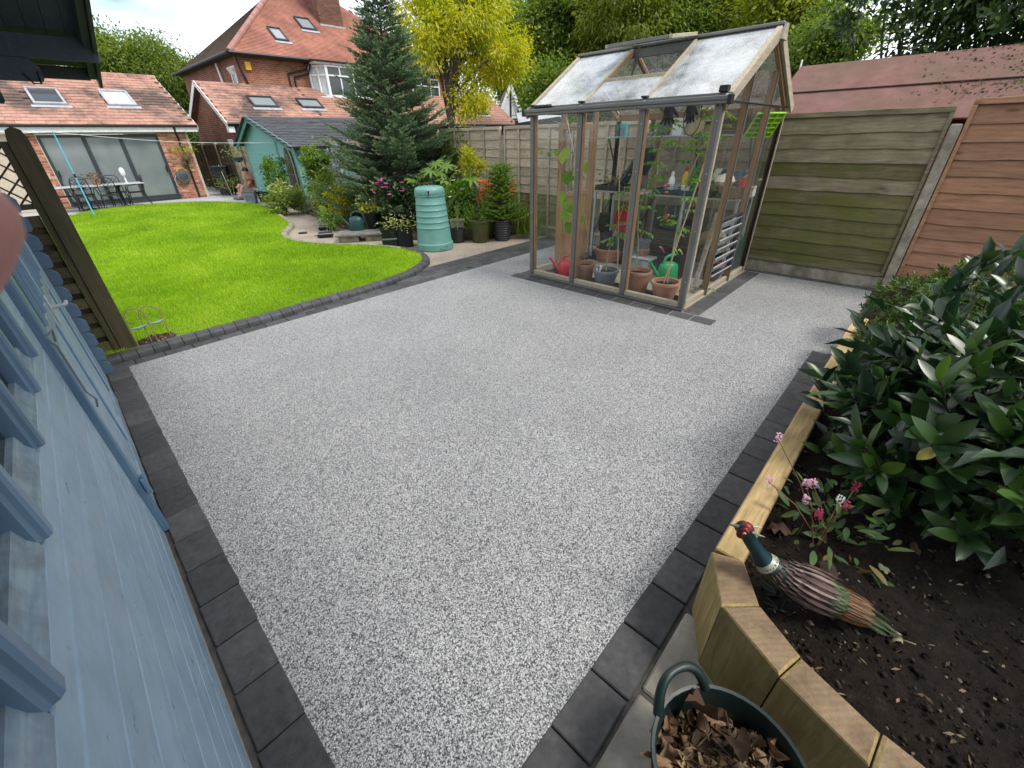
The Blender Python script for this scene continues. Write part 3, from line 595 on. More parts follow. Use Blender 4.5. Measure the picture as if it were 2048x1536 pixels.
# ---------------------------------------------------------------- post and slatted panel behind the cabin
PO=thing('trellis_fence','olive wooden post with slatted panel and lattice top behind the cabin','fence',(.122,5.5,0))
pm=MB(); pm.prism([(-.062,0),(.062,0),(.062,1.86),(.045,1.925),(0,1.95),(-.045,1.925),(-.062,1.86)],-.062,.062,Matrix(((1,0,0,0),(0,0,-1,0),(0,1,0,0),(0,0,0,1))))
obj('post',pm,M['olive'],PO)
obj('panel_frame',MB().box(-.112,-.0625,-.045,.04,.02,1.85,b=.004),M['olive'],PO)
obj('panel_frame',MB().box(-1.9,-.1125,-.028,.018,1.36,1.40),M['olive'],PO)
for k in range(9):
    obj('slat',MB().box(-1.9,-.113,-.018,-.002,.06+.145*k,.15+.145*k),M['olive_slat'],PO)
    if k<8: obj('slat',MB().box(-1.9,-.113,.022,.036,.135+.145*k,.225+.145*k),M['fence_dark'],PO)
for s,yy in ((1,-.012),(-1,.004)):
    for k in range(-4,14):
        x=-.107-.115*k; a,b=(x,1.40),(x-.42,1.82)
        if s<0: a,b=(x-.42,1.40),(x,1.82)
        if x>-.107:
            d=x+.107
            if d>.40: continue
            if s>0: a=(-.107,1.40+d)
            else: b=(-.107,1.82-d)
        if min(a[0],b[0])<-1.9 or math.hypot(a[0]-b[0],a[1]-b[1])<.05: continue
        obj('lattice_lath',MB().bar((a[0],yy,a[1]),(b[0],yy,b[1]),.012,.028,up=(0,1,0)),M['olive_slat'],PO)
obj('panel_frame',MB().box(-1.9,-.1125,-.028,.018,1.82,1.85),M['olive'],PO)
HB=thing('wire_hoop_ornament','thin rusty wire hoop edging with small leaf band by the wooden post','garden ornament',(.36,5.36,0))
for (x,y,h,w) in ((-.09,.0,.44,.16),(.03,.06,.42,.17)):
    pts=[(x-w/2,y,.02),(x-w/2,y,h-.09)]+[(x-w/2*math.cos(t),y,h-.09+.09*math.sin(t)) for t in np.linspace(.3,math.pi-.3,7)]+[(x+w/2,y,h-.09),(x+w/2,y,.02)]
    obj('hoop',MB().tube(pts,.005,5),plain('rusty_wire',(.30,.22,.13),rough=.7),HB)
obj('leaf_band',MB().tube([(-.18,.0,.25),(-.1,.02,.235),(-.02,.03,.25),(.06,.04,.24),(.12,.06,.255)],[.004,.018,.006,.018,.004],6),plain('green_metal',(.20,.30,.26),rough=.5),HB)
cp=thing('bare_earth_patch','small patch of dry soil and leaves at the foot of the post','soil',(.36,5.50,.045)); 
obj('soil_mound',MB().lathe([(.15,-.03),(.12,.012),(.07,.022),(.01,.024)],16,Matrix.Scale(1.35,4,(1,0,0)),capt=True),M['earth'],cp,smooth=60)
lp=np.c_[nrng.normal(0,.09,70),nrng.normal(0,.045,70),nrng.uniform(.015,.035,70)]; obj('litter',leaves('litter',lp,nrng.normal(size=(70,3))*np.array([1,1,.2]),np.tile([0,0,1.],(70,1))+nrng.normal(size=(70,3))*.4,np.full(70,.045),np.full(70,.02)),M['leaf_litter'],cp)['kind']='stuff'
# ---------------------------------------------------------------- boundary fence on x = 7.2
def fence_panel(y0,y1,label,face,z0=.17,z1=1.96,rows=11,mats=('fence',),batten=True,x=7.2,top=None):
    F=thing('garden_fence',label,'fence',(x,(y0+y1)/2,0)); w=(y1-y0)/2-.004; pitch=(z1-z0)/rows
    for k in range(rows):
        a=z0+pitch*k; mt=mats[min(len(mats)-1,int(k/rows*len(mats)))]; n=9; mb=MB()
        lo=[a-.022-.012*rng.random()*(i%2)+rng.uniform(-.007,.007) for i in range(n)]
        ys=[-w+2*w*i/(n-1) for i in range(n)]
        for i in range(n): mb.v+=[(-.026,ys[i],lo[i]),(-.012,ys[i],lo[i]),(-.006,ys[i],a+pitch),(.0,ys[i],a+pitch)]
        for i in range(n-1):
            o=4*i; mb.f+=[(o,o+4,o+7,o+2),(o,o+1,o+5,o+4),(o+1,o+3,o+7,o+5),(o+2,o+6,o+7,o+3)]
        mb.f=[f for f in mb.f]; mb.f+=[(0,2,3,1),(4*n-4,4*n-3,4*n-1,4*n-2)]
        for i in range(n-1):
            o=4*i; mb.f[4*i]=(o,o+4,o+6,o+2)
        obj('fence_board',mb,M[mt],F)
    obj('top_rail',MB().box(-.045,.012,-w,w,z1-.012,z1+.045,b=.004),M[top or mats[-1]],F)
    if batten:
        for k in range(5):
            yy=-w+.02+(2*w-.04)*k/4; obj('batten',MB().box(-.052,-.027,yy-.019,yy+.019,z0,z1-.014,b=.003),M[face],F)
    else:
        for yy in (-w+.02,w-.02): obj('edge_batten',MB().box(-.05,-.027,yy-.018,yy+.018,z0,z1-.014,b=.003),M[face],F)
    obj('bottom_rail',MB().box(-.05,-.025,-w+.04,w-.04,z0-.01,z0+.035),M[face],F)
    return F
posts=[.1,2.03,3.66,5.26,6.97,9.02,11.0,12.95]
fence_panel(posts[0]+.055,posts[1]-.05,'green algae stained fence panel right of the greenhouse','fence_green',mats=('fence_algae','fence_algae','fence_algae','fence_algae','fence_algae','fence_algae','fence_green','fence_algae','fence_green','fence_green','fence_green'),batten=False)
fence_panel(-1.85,posts[0]-.055,'new reddish brown fence panel behind the laurel bush','fence_red',z0=.2,z1=2.02,mats=('fence_red',),batten=False)
lab=['weathered tan fence panel behind the greenhouse staging','weathered tan fence panel behind the red kneeler in the greenhouse','weathered tan fence panel left behind the greenhouse corner','tan fence panel behind the potted plants and orange lilies','dim fence panel behind the conifer and the fatsia','fence panel hidden behind the conifer trunk']
for k in range(6): fence_panel(posts[k+1]+.05,posts[k+2]-.05,lab[k],'fence',mats=('fence_green','fence','fence') if k<3 else ('fence',))
plab=['thick sloping-topped concrete post between green and red fence panels','concrete fence post behind the greenhouse back corner','concrete fence post behind the greenhouse shelf','concrete fence post behind the greenhouse left end','slim concrete fence post behind the orange lilies','concrete fence post at the left end of the tan panels','concrete fence post hidden by conifer branches','concrete fence post near the teal shed']
for y,l in zip(posts,plab):
    f=obj('fence_post',MB().box(-.06,.05,-.05,.05,-.05,1.84,b=.012),M['concrete'],None,(7.2,y,0)); tag(f,l,'fence post')
for a,b,l in [(-1.85,posts[0]-.055,'pale concrete gravel board under the red fence panel')]+[(posts[k]+.052,posts[k+1]-.052,t) for k,t in enumerate(['mossy concrete gravel board under the green fence panel','gravel board behind the greenhouse right half','gravel board behind the greenhouse middle','gravel board behind the greenhouse left end','gravel board behind the row of pots','gravel board behind the fatsia','gravel board behind the conifer'])]:
    o=obj('gravel_board',MB().box(-.03,.02,a,b,-.05,.148+(.03 if a<0 else 0),b=.006),M['concrete'],None,(7.2,0,0)); tag(o,l,'gravel board')
# red roofed shed beyond the fence
RSH=thing('red_roofed_shed','shed with faded red felt roof and moss behind the right fence','shed',(8.6,-1,0))
obj('roof',MB().bar((8.32,2.22,2.27),(8.32,-5,2.27),.02,1.62,up=Vector((9.05-7.6,0,2.66-1.9))).bar((9.78,2.22,2.27),(9.78,-5,2.27),.02,1.62,up=Vector((-(9.05-7.6),0,2.66-1.9))),M['redfelt'],RSH,w=True)
obj('felt_lap',MB().bar((8.30,2.225,2.282),(8.30,-5,2.282),.012,.80,up=Vector((9.05-7.6,0,2.66-1.9))),M['redfelt'],RSH,w=True,loc=(.36,0,.20))
obj('wall',MB().box(7.75,10.3,-4.9,2.1,0,1.95),M['redpaint'],RSH,w=True)
obj('gable_board',MB().bar((7.6,2.235,1.85),(9.05,2.235,2.60),.02,.06).bar((10.5,2.235,1.85),(9.05,2.235,2.60),.02,.06),M['redpaint'],RSH,w=True)
obj('finial',MB().box(9.03,9.06,2.23,2.25,2.6,2.76,b=.006),M['white'],RSH,w=True)
def moss():
    n=9000; y=nrng.uniform(-3.2,1.2,n); s=np.clip(nrng.beta(1.0,2.0,n),0,1)
    k=nrng.random(n)<np.clip((.9-y)/2.5,0,1); y=y[k]; s=s[k]; n=len(y); x=9.03-s*1.2; z=2.655-s*1.2*.524+.012
    P=np.c_[x,y,z]; o=obj('moss',leaves('moss',P,nrng.normal(size=(n,3)),np.tile([-.5,0,1.],(n,1)),nrng.uniform(.015,.05,n),nrng.uniform(.015,.045,n)),leafmat('moss_cushion',[(0,(.05,.045,.02)),(1,(.13,.12,.04))],trans=0,rough=.95),RSH,w=True); o['kind']='stuff'
moss()
# ---------------------------------------------------------------- greenhouse
X0,X1,Y0,Y1,EV,RG,XM=4.76,6.87,1.765,4.07,2.05,2.67,5.815
GH=thing('greenhouse','cedar and grey aluminium greenhouse with open roof vent on the patio','greenhouse',(XM,(Y0+Y1)/2,0))
def G(name,mb,mat,smooth=0,par=GH): 
    if par is GH: return obj(name,mb,M[mat],GH,w=True,smooth=smooth)
    return obj(name,mb,M[mat],par,smooth=smooth)
def roofz(x): return EV+(RG-EV)*(1-abs(x-XM)/(XM-X0))
G('base_sill',MB().box(X0-.035,X0+.03,Y0-.03,Y1+.03,.006,.032,b=.004),'alu')
G('base_sill',MB().box(X0+.032,X1+.03,Y0-.035,Y0+.03,.006,.032,b=.004),'cedar_grey')
G('base_sill',MB().box(X0+.032,X1+.03,Y1-.03,Y1+.035,.006,.032,b=.004),'cedar_grey')
G('base_sill',MB().box(X1-.03,X1+.03,Y0+.032,Y1-.032,.006,.032,b=.004),'cedar_grey')
fy=[Y0,2.545,3.335,Y1]
for i,y in enumerate(fy):
    G('post',MB().box(X0-.03,X0+.012,y-.03,y+.03,.034,EV-.02,b=.005),'alu')
    for s in (-1,1):
        if (i==0 and s<0) or (i==3 and s>0): continue
        G('glazing_bar',MB().box(X0-.012,X0+.04,y+s*.031,y+s*.050,.10,EV-.021,b=.003),'cedar')
    for z in (.35,.9,1.45,1.9):
        G('screw',MB().lathe([(.007,0),(.006,.004),(.001,.005)],8,Matrix.Translation((X0-.0305,y-.004,z))@Matrix.Rotation(R(-90),4,'Y')),'lead')
for a,b in zip(fy[:-1],fy[1:]):
    G('bottom_rail',MB().box(X0-.018,X0+.035,a+.032,b-.032,.034,.098,b=.006),'cedar_grey')
    G('pane',MB().box(X0+.002,X0+.006,a+.03,b-.03,.1,EV-.02),'glass')
G('gutter',MB().box(X0-.075,X0+.02,Y0-.09,Y1+.09,EV-.015,EV+.012,b=.004).box(X0-.082,X0-.062,Y0-.09,Y1+.09,EV+.013,EV+.05,b=.006).box(X0-.02,X0+.02,Y0-.09,Y1+.09,EV+.013,EV+.075,b=.004),'alu')
for y in (Y0-.1,Y1+.1): G('gutter_cap',MB().box(X0-.09,X0-.01,y-.015,y+.02,EV-.022,EV+.056,b=.004),'black')
for y in fy: G('gutter_clip',MB().box(X0-.045,X0+.02,y-.03,y+.03,EV+.077,EV+.098,b=.004),'black')
G('gutter_clip',MB().box(X0-.04,X0+.03,Y0-.05,Y0+.03,EV+.077,EV+.13,b=.004),'black')
G('downpipe',MB().tube([(X0-.05,3.75,EV+.07),(X0-.05,4.0,EV+.072)],.02,10),'black',40)
# ends
for yy,sg in ((Y0,-1),(Y1,1)):
    bars=[X0+.045,5.42,6.2,X1-.03]
    for i,x in enumerate(bars):
        zt=roofz(min(max(x,X0+.05),X1-.05))-.06
        G('glazing_bar',MB().box(x-.02,x+.02,yy-.03,yy+.03,.10,zt,b=.004),'cedar' if 0<i<3 else 'cedar_grey')
        if 0<i<3: G('bar_cap',MB().box(x-.024,x-.006,yy+sg*.031,yy+sg*.046,.034,zt,b=.003).box(x-.006,x+.016,yy+sg*.031,yy+sg*.038,.034,zt),'alu')
    G('back_post',MB().box(X1-.008,X1+.03,yy-.03,yy+.03,.034,EV,b=.004),'cedar_grey')
    G('bottom_rail',MB().box(X0+.066,X1-.051,yy-.018,yy+.035,.034,.099,b=.006),'cedar_grey')
    for a,b in zip(bars[:-1],bars[1:]):
        if sg>0 and a==5.42: continue
        zb=.1
        if sg<0 and a==5.42: zb=.93
        pts=[(a+.02,zb),(b-.02,zb),(b-.02,roofz(b-.02)-.05)]
        if a<XM<b: pts.append((XM,RG-.05))
        pts.append((a+.02,roofz(a+.02)-.05))
        mb=MB(); mb.prism(pts,yy-.002,yy+.002,Matrix(((1,0,0,0),(0,0,1,0),(0,1,0,0),(0,0,0,1)))); G('pane',mb,'glass')
    G('tie_bar',MB().tube([(X0,yy+sg*.05,EV+.01),(X1+.02,yy+sg*.05,EV+.01)],.009,6),'black')
    for s in (-1,1):
        xe=XM+s*(XM-X0+.05)
        G('barge_board',MB().bar((xe,yy+sg*.075,EV-.03+.02),(XM+s*.012,yy+sg*.075,RG-.005),.03,.085,up=(0,1,0) if False else (0,0,1)),'cedar_grey')
        G('inner_rafter',MB().bar((XM+s*(XM-X0),yy+sg*.03,EV-.045),(XM+s*.012,yy+sg*.03,RG-.05),.04,.06),'cedar')
    mb=MB(); mb.prism([(XM-.085,RG-.07),(XM+.085,RG-.07),(XM+.03,RG+.06),(XM-.03,RG+.06)],min(yy+sg*.092,yy+sg*.115),max(yy+sg*.092,yy+sg*.115),Matrix(((1,0,0,0),(0,0,1,0),(0,1,0,0),(0,0,0,1)))); G('ridge_cap_end',mb,'cedar_grey')
# louvre vent in the right end
lv=G('louvre_vent',MB().box(5.442,6.178,Y0-.02,Y0+.02,.90,.928,b=.003).box(5.442,6.178,Y0-.02,Y0+.02,.215,.24,b=.003).box(5.442,5.458,Y0-.02,Y0+.02,.242,.898).box(6.162,6.178,Y0-.02,Y0+.02,.242,.898),'anthracite')
for k in range(6):
    z=.30+.108*k; G('louvre_slat',MB().bar((5.46,Y0-.0,z),(6.16,Y0-.0,z),.004,.125,up=(0,-.62,.78)),'glassroof',par=lv)
    G('slat_edge',MB().bar((5.46,Y0-.04,z-.045),(6.16,Y0-.04,z-.045),.012,.008),'lead',par=lv)
mb=MB().box(5.44,6.18,Y0-.002,Y0+.002,.1,.213); G('pane',mb,'glass')
# back wall
for y in fy: G('post',MB().box(X1-.05,X1-.01,y-.03,y+.03,.034,EV-.06,b=.004),'cedar')
G('eave_beam',MB().box(X1-.055,X1+.0,Y0+.035,Y1-.035,EV-.058,EV+.03,b=.005),'cedar')
for a,b in zip(fy[:-1],fy[1:]): G('pane',MB().box(X1-.002,X1+.002,a+.03,b-.03,.034,EV-.06),'glass')
# door in the left end with boarded lower panel
gd=G('door',MB().box(5.25,5.31,Y1-.06,Y1-.032,.04,1.95,b=.004).box(5.99,6.05,Y1-.06,Y1-.032,.04,1.95,b=.004).box(5.312,5.988,Y1-.06,Y1-.032,1.88,1.95,b=.004).box(5.312,5.988,Y1-.06,Y1-.032,1.02,1.09,b=.004),'cedar')
for k in range(8): G('door_board',MB().box(5.313+k*.0844,5.313+(k+1)*.0844-.002,Y1-.054,Y1-.036,.06,1.018,b=.004),'cedar',par=gd)
G('door_pane',MB().box(5.312,5.988,Y1-.048,Y1-.044,1.092,1.878),'glass',par=gd)
# roof
def RP(x,o): 
    s=-1 if x<XM else 1; n=Vector((s*(RG-EV),0,XM-X0)).normalized(); return Vector((x,0,roofz(x)+.045))+n*o
G('ridge',MB().box(XM-.05,XM+.05,Y0-.09,Y1+.09,RG+.045,RG+.078,b=.008).box(XM-.025,XM+.025,Y0-.03,Y1+.03,RG-.05,RG+.043,b=.004),'alu')
for s in (-1,1):
    xe=XM+s*(XM-X0+.03)
    for i,y in enumerate([Y0-.06]+fy[1:3]+[Y1+.06]):
        a=RP(xe,.012); b=RP(XM+s*.05,.012); a.y=b.y=y
        G('roof_bar',MB().bar(a,b,.05 if i in (0,3) else .034,.03,b=.004),'cedar_grey')
        if i in (1,2): 
            a=RP(xe,-.02); b=RP(XM+s*.05,-.02); a.y=b.y=y; G('roof_bar_inner',MB().bar(a,b,.045,.03),'cedar')
    ys=[Y0-.04]+fy[1:3]+[Y1+.04]
    for k in range(3):
        a,b=ys[k]+.012,ys[k+1]-.012
        lo,hi=xe,XM+s*.05
        if s<0 and k==1: hi=XM-s*0-.62
        p=[RP(lo,.006),RP(hi,.006)]
        q=[Vector((p[0].x,a,p[0].z)),Vector((p[0].x,b,p[0].z)),Vector((p[1].x,b,p[1].z)),Vector((p[1].x,a,p[1].z))]
        n=Vector((s*.5,0,.86))*.004; mb=MB(); mb.add([tuple(v) for v in q]+[tuple(v+n) for v in q],[(3,2,1,0),(4,5,6,7),(0,1,5,4),(1,2,6,5),(2,3,7,6),(3,0,4,7)])
        G('roof_pane',mb,'glassroof')
a=RP(XM-.62,.01); G('vent_transom',MB().box(a.x-.025,a.x+.025,2.565,3.315,a.z-.025,a.z+.018,b=.004),'cedar_grey')
# the opened vent: hinged at the ridge, held up by its arm
vt=thing('roof_vent','propped open roof vent on the front slope of the greenhouse','roof vent',(0,0,0))
vt.parent=GH; vt.location=-GH.location; del vt['category']; del vt['label']
h0=Vector((XM-.055,0,RG+.085)); e0=h0+Vector((-.60,0,-.085))
def vb(a,b,y0,y1,w,h): return MB().bar((a.x,y0,a.z),(b.x,y1,b.z),w,h,b=.004)
ven=obj('vent_frame',vb(h0,e0,2.56,2.56,.045,.035),M['cedar_grey'],vt)
obj('vent_frame',vb(h0,e0,3.32,3.32,.045,.035),M['cedar_grey'],vt)
obj('vent_frame',MB().box(e0.x-.02,e0.x+.025,2.585,3.295,e0.z-.016,e0.z+.016,b=.003),M['alu'],vt)
mb=MB(); mb.add([(h0.x,2.585,h0.z+.005),(h0.x,3.295,h0.z+.005),(e0.x+.02,3.295,e0.z+.005),(e0.x+.02,2.585,e0.z+.005)],[(0,1,2,3)]); mb.add([(h0.x,2.585,h0.z+.009),(h0.x,3.295,h0.z+.009),(e0.x+.02,3.295,e0.z+.009),(e0.x+.02,2.585,e0.z+.009)],[(0,1,2,3)])
obj('vent_pane',mb,M['glassroof'],vt)
t=RP(XM-.60,0); obj('vent_arm',MB().tube([(t.x,3.0,t.z),(t.x+.06,3.0,t.z+.14),(t.x+.12,3.0,e0.z-.02)],[.012,.02,.012],8),M['black'],vt,smooth=40)
# floor
struct('greenhouse_soil',MB().quad((X0+.03,Y0+.03,.006),(X1-.03,Y0+.03,.006),(X1-.03,Y1-.03,.006),(X0+.03,Y1-.03,.006)),M['soil'])
gf=thing('greenhouse_floor','buff paving slabs along the middle of the greenhouse floor','paving',(5.6,2.9,0))
for i in range(4):
    for j in range(2): obj('slab',MB().box(-.44+.44*j+.004,-.0+.44*j-.004,-1.05+.52*i,-1.05+.52*(i+1)-.006,.008,.032,b=.006),M['slab'],gf)
# ---------------------------------------------------------------- pots, cans and everything inside
def pot(label,x,y,z0,rt,rb,h,mat,group=None,rim=.03,soil=True,n=28,name='plant_pot',ribs=0):
    T=thing(name,label,'plant pot',(x,y,z0),0,group); rr=rt*1.06
    if rim: pr=[(rb*.96,0),(rb,.01),(rt*.985,h-rim*1.3),(rr,h-rim*1.2),(rr*1.01,h-rim*.5),(rr,h),(rt*.93,h),(rt*.90,h-.05)]
    else: pr=[(rb*.96,0),(rb,.01),(rt,h),(rt*.93,h),(rt*.9,h-.05)]
    if ribs:
        pr=[(rb*.96,0)]
        for k in range(ribs):
            f=(k+.5)/ribs; r=rb+(rt-rb)*math.sin(f*1.57)
            pr+=[(r,(k+.1)/ribs*h),(r+.008,f*h),(r,(k+.9)/ribs*h)]
        pr+=[(rt*1.02,h),(rt*.93,h),(rt*.9,h-.05)]
    obj('pot_body',MB().lathe(pr,n),M[mat],T,smooth=40)
    if soil: obj('soil',MB().lathe([(rt*.91,h-.045),(rt*.5,h-.03),(.002,h-.028)],20,capb=False),M['soil'],T,smooth=60)
    return T
gpots=[('pot with cucumber',3.30,5.0,.26,.14,'terracotta','terracotta pot with the yellowing cucumber vine, beside the red can'),
 ('grey',2.95,4.99,.235,.165,'greyplastic','grey plastic pot with a white plant tag inside the greenhouse front'),
 ('p2',2.47,5.0,.30,.155,'terracotta','terracotta pot with small seedlings, middle of the greenhouse front'),
 ('p3',2.10,5.0,.23,.165,'terracotta','terracotta pot with bamboo cane, nearest the greenhouse front corner')]
for k,y,x,h,r,mt,lb in gpots: pot(lb,x,y,.032 if x>5.1 else .008,r,r*.72,h,mt,'potted climbers along the greenhouse front')
for (x,y,z) in ((4.88,2.98,.24),(4.9,3.05,.19)): 
    t=obj('plant_tag',MB().box(-.012,.012,-.0012,.0012,-.05,.05).box(-.022,.022,-.0012,.0012,.02,.07),M['white'],None,(x,y,z),(0.15,-.2,1.1)); tag(t,'white plant tag stuck in the grey pot' if z>.2 else 'white plant tag hanging on the grey pot side','plant tag')
def can(label,mat,loc,rz_,s=1.0,rose=False,grp=None):
    T=thing('watering_can',label,'watering can',loc,rz_); 
    obj('can_body',MB().lathe([(.10*s,0),(.105*s,.01*s),(.095*s,.15*s),(.085*s,.19*s),(.05*s,.215*s),(.03*s,.22*s)],20,Matrix.Diagonal((1.25,.8,1,1)),capt=True),M[mat],T,smooth=45)
    obj('spout',MB().tube([(.09*s,0,.05*s),(.15*s,0,.12*s),(.21*s,0,.20*s),(.25*s,0,.25*s)],[.03*s,.02*s,.015*s,.018*s],10),M[mat],T,smooth=60)
    obj('handle',MB().tube([(-.1*s,0,.08*s),(-.14*s,0,.16*s),(-.12*s,0,.26*s),(-.03*s,0,.30*s),(.05*s,0,.27*s),(.07*s,0,.2*s)],[.015*s]*6,8),M[mat],T,smooth=60)
    return T
can('red plastic watering can in the front left corner of the greenhouse','red',(5.02,3.62,.01),R(115),1.05)
can('bright green plastic watering can behind the caned terracotta pot','green',(5.62,2.36,.034),R(150),1.25)
# climbers
def vine(name,label,pts,mat='stem',r=.007):
    T=thing(name,label,'plant',pts[0]); P=[Vector(p)-Vector(pts[0]) for p in pts]; Q=[]
    C=cr([tuple(p) for p in P],k=5); obj('stem',MB().tube([Vector(c) for c in C],[r*(1-.5*i/len(C)) for i in range(len(C))],6),M[mat],T,smooth=60); return T
def lobed(L,W,nl=5,fold=.12,cup=.15,teeth=.12,thick=False):
    """one flat lobed leaf along +X from its stalk, slightly cupped, as a fan of faces round the midrib"""
    n=nl*4; vs=[(0,0,0)]; out=[]
    for i in range(n+1):
        th=-math.pi*.92+2*math.pi*.92*i/n; rr=.5*(1+teeth*math.cos(nl*th))*(1+.25*math.cos(th))
        x=.5+rr*math.cos(th)*.95; y=rr*math.sin(th)
        out.append((x*L-.08*L,y*W,-cup*L*((x-.3)**2+y*y*1.2)+fold*abs(y)*W))
    vs=[(.28*L,0,.0)]+out; fs=[(0,i,i+1) for i in range(1,n+1)]
    return MB().add(vs,fs)
def lance(L,W,fold=.2,curl=.18,seg=5):
    vs=[];fs=[]
    for i in range(seg+1):
        t=i/seg; w=W*.5*(math.sin(math.pi*min(1,t*.93+.05))**.75) if i<seg else .001
        z=-curl*L*t*t; vs+=[(t*L,-w,z+fold*w),(t*L,0,z),(t*L,w,z+fold*w)]
    for i in range(seg):
        o=3*i; fs+=[(o,o+1,o+4,o+3),(o+1,o+2,o+5,o+4)]
    return MB().add(vs,fs)
CUC=[lobed(.17,.17,5,teeth=.14,cup=.35).mesh('leaf') for _ in range(1)]+[lobed(.17,.15,3,teeth=.1,cup=.5).mesh('leaf')]
cv=vine('cucumber_vine','yellow green cucumber vine with big drooping leaves in greenhouse pane','',) if False else vine('cucumber_vine','yellow green cucumber vine with big drooping leaves at greenhouse front',[(5.0,3.30,.25),(4.98,3.32,.45),(5.0,3.28,.62),(4.99,3.34,.82),(5.0,3.42,1.05),(5.0,3.45,1.3),(5.0,3.5,1.55),(5.0,3.62,1.63),(5.0,3.78,1.55),(5.0,3.95,1.52)])
base=Vector((5.0,3.30,.25))
for (u,v,s,mi) in [(1133,298,1.15,0),(1141,318,1.1,1),(1173,326,.85,0),(1137,345,.95,0),(1130,386,.85,1),(1134,402,.8,0),(1136,418,1.1,0),(1139,445,.95,1),(1162,434,.6,1),(1112,302,.5,1),(1098,308,.4,1),(1083,306,.3,1),(1146,412,.7,0)]:
    p=onx(u,v,4.95)+Vector((0,.0,.03)); o=obj('leaf',CUC[mi],M['leaf_obj'],cv,p-base,(R(rng.uniform(-25,25)),R(rng.uniform(45,85)),R(180+rng.uniform(-40,40))),scale=(s,s,s))
def tomato(label,pts,n,seed,caney=None):
    T=vine('tomato_plant',label,pts,r=.009); g=np.random.default_rng(seed); C=cr([tuple(Vector(p)-Vector(pts[0])) for p in pts],k=6)
    P=[];D=[]
    for k in range(n):
        i=int(g.uniform(.35,1)*len(C))%len(C); c=C[i]; a=g.uniform(0,6.28); d=np.array([math.cos(a)*.6,math.sin(a),g.uniform(-.1,.35)]); L_=g.uniform(.12,.26)
        for j in range(9):
            q=c+d*L_*(j+1)/9+np.array([0,0,-.25*L_*((j+1)/9)**2]); s=(-1)**j; dd=d*.5+np.cross(d,[0,0,1])*s*.9+np.array([0,0,-.35]); P.append(q); D.append(dd)
    P=np.array(P);D=np.array(D); n_=len(P)
    o=obj('foliage',leaves('foliage',P,D,np.tile([0,0,1.],(n_,1))+g.normal(size=(n_,3))*.5,g.uniform(.045,.085,n_),g.uniform(.025,.045,n_),curl=.2,six=False),M['leaf_bright'],T); return T
tomato('tomato plant rising from the grey pot to the staging',[(4.99,2.95,.22),(5.02,2.96,.45),(5.05,2.90,.75),(5.1,2.86,1.05),(5.15,2.9,1.25)],15,1)
tomato('tomato plant climbing beside the middle front post',[(5.0,2.52,.3),(5.05,2.56,.6),(5.0,2.58,1.0),(5.05,2.5,1.4),(5.1,2.42,1.75)],20,2)
tt=tomato('tomato plant with red trusses tied to bamboo cane',[(5.0,2.08,.22),(5.1,2.12,.55),(5.2,2.16,.9),(5.1,2.1,1.3),(5.05,2.05,1.65),(5.1,1.98,1.8)],22,3)
for (u,v,x) in [(1329,373,5.2),(1337,371,5.2),(1333,385,5.2),(1336,431,5.2),(1331,437,5.2),(1334,442,5.2)]:
    p=onx(u,v,x)-Vector((5.0,2.08,.22)); obj('tomato',MB().lathe([(.004,-.018),(.017,-.012),(.021,0),(.016,.013),(.004,.017)],10,capt=True),plain('ripe_tomato',(.55,.08,.025),rough=.3) if 'ripe_tomato' not in bpy.data.materials else bpy.data.materials['ripe_tomato'],tt,p,smooth=60)
tomato('thin bare tomato stem at greenhouse upper right corner',[(5.6,2.3,1.3),(5.55,2.2,1.6),(5.6,2.1,1.9),(5.5,2.0,2.0)],8,4)
tomato('wispy tomato foliage hanging under the greenhouse beam',[(5.7,2.75,1.35),(5.75,2.8,1.6),(5.7,2.75,1.85),(5.7,2.7,1.98)],10,5)
cn=obj('bamboo_cane',MB().tube([(0,0,0),(.12,-.22,1.62)],.0085,7),M['cane'],None,(4.99,2.12,.2)); tag(cn,'long leaning bamboo cane in the terracotta pot nearest the corner','cane')
cn=obj('bamboo_cane',MB().tube([(0,0,0),(-.05,.1,1.3)],.007,7),M['cane'],None,(5.2,2.9,.25)); tag(cn,'upright bamboo cane beside the tomato in the grey pot','cane')
wp=obj('wooden_pole',MB().tube([(0,0,0),(.02,.02,.88)],.03,12),M['fence'],None,(5.5,1.92,.1),(R(5),R(6),0),smooth=40); tag(wp,'grey wooden pole leaning behind the greenhouse corner post','pole')
# staging and shelf
SG=thing('staging','greenhouse staging bench with pale edge and slim grey legs','bench',(6.5,2.95,0))
obj('bench_top',MB().box(-.3,.3,-1.12,1.08,1.035,1.06,b=.003),M['cedar_grey'],SG)
for y in (-1.1,-.4,.3,1.05):
    for x in (-.28,.28): obj('leg',MB().box(x-.015,x+.015,y-.015,y+.015,.03,1.033),M['lead'],SG)
    obj('brace',MB().bar((-.28,y,.4),(.28,y,1.0),.012,.02),M['anthracite'],SG)
US=thing('upper_shelf','narrow upper shelf with dark diagonal brackets in the greenhouse','shelf',(6.62,2.95,0))
obj('shelf_board',MB().box(-.17,.17,-1.15,1.1,1.765,1.785,b=.003),M['lead'],US)
for y in (1.05,.5,-.3,-1.0): obj('bracket',MB().bar((-.13,y,1.75),(.17,y,1.25),.012,.022),M['anthracite'],US)
Z1=1.061; Z2=1.786
def item(name,label,cat,mb,mat,loc,rot=None,smooth=40): 
    o=obj(name,mb,M[mat],None,loc,rot,smooth=smooth); return tag(o,label,cat)
def tray(label,loc,sx,sy,h,mat): 
    mb=MB().box(-sx,sx,-sy,sy,0,.006).box(-sx,-sx+.006,-sy,sy,.006,h).box(sx-.006,sx,-sy,sy,.006,h).box(-sx+.006,sx-.006,-sy,-sy+.006,.006,h).box(-sx+.006,sx-.006,sy-.006,sy,.006,h)
    return item('seed_tray',label,'tray',mb,mat,loc)
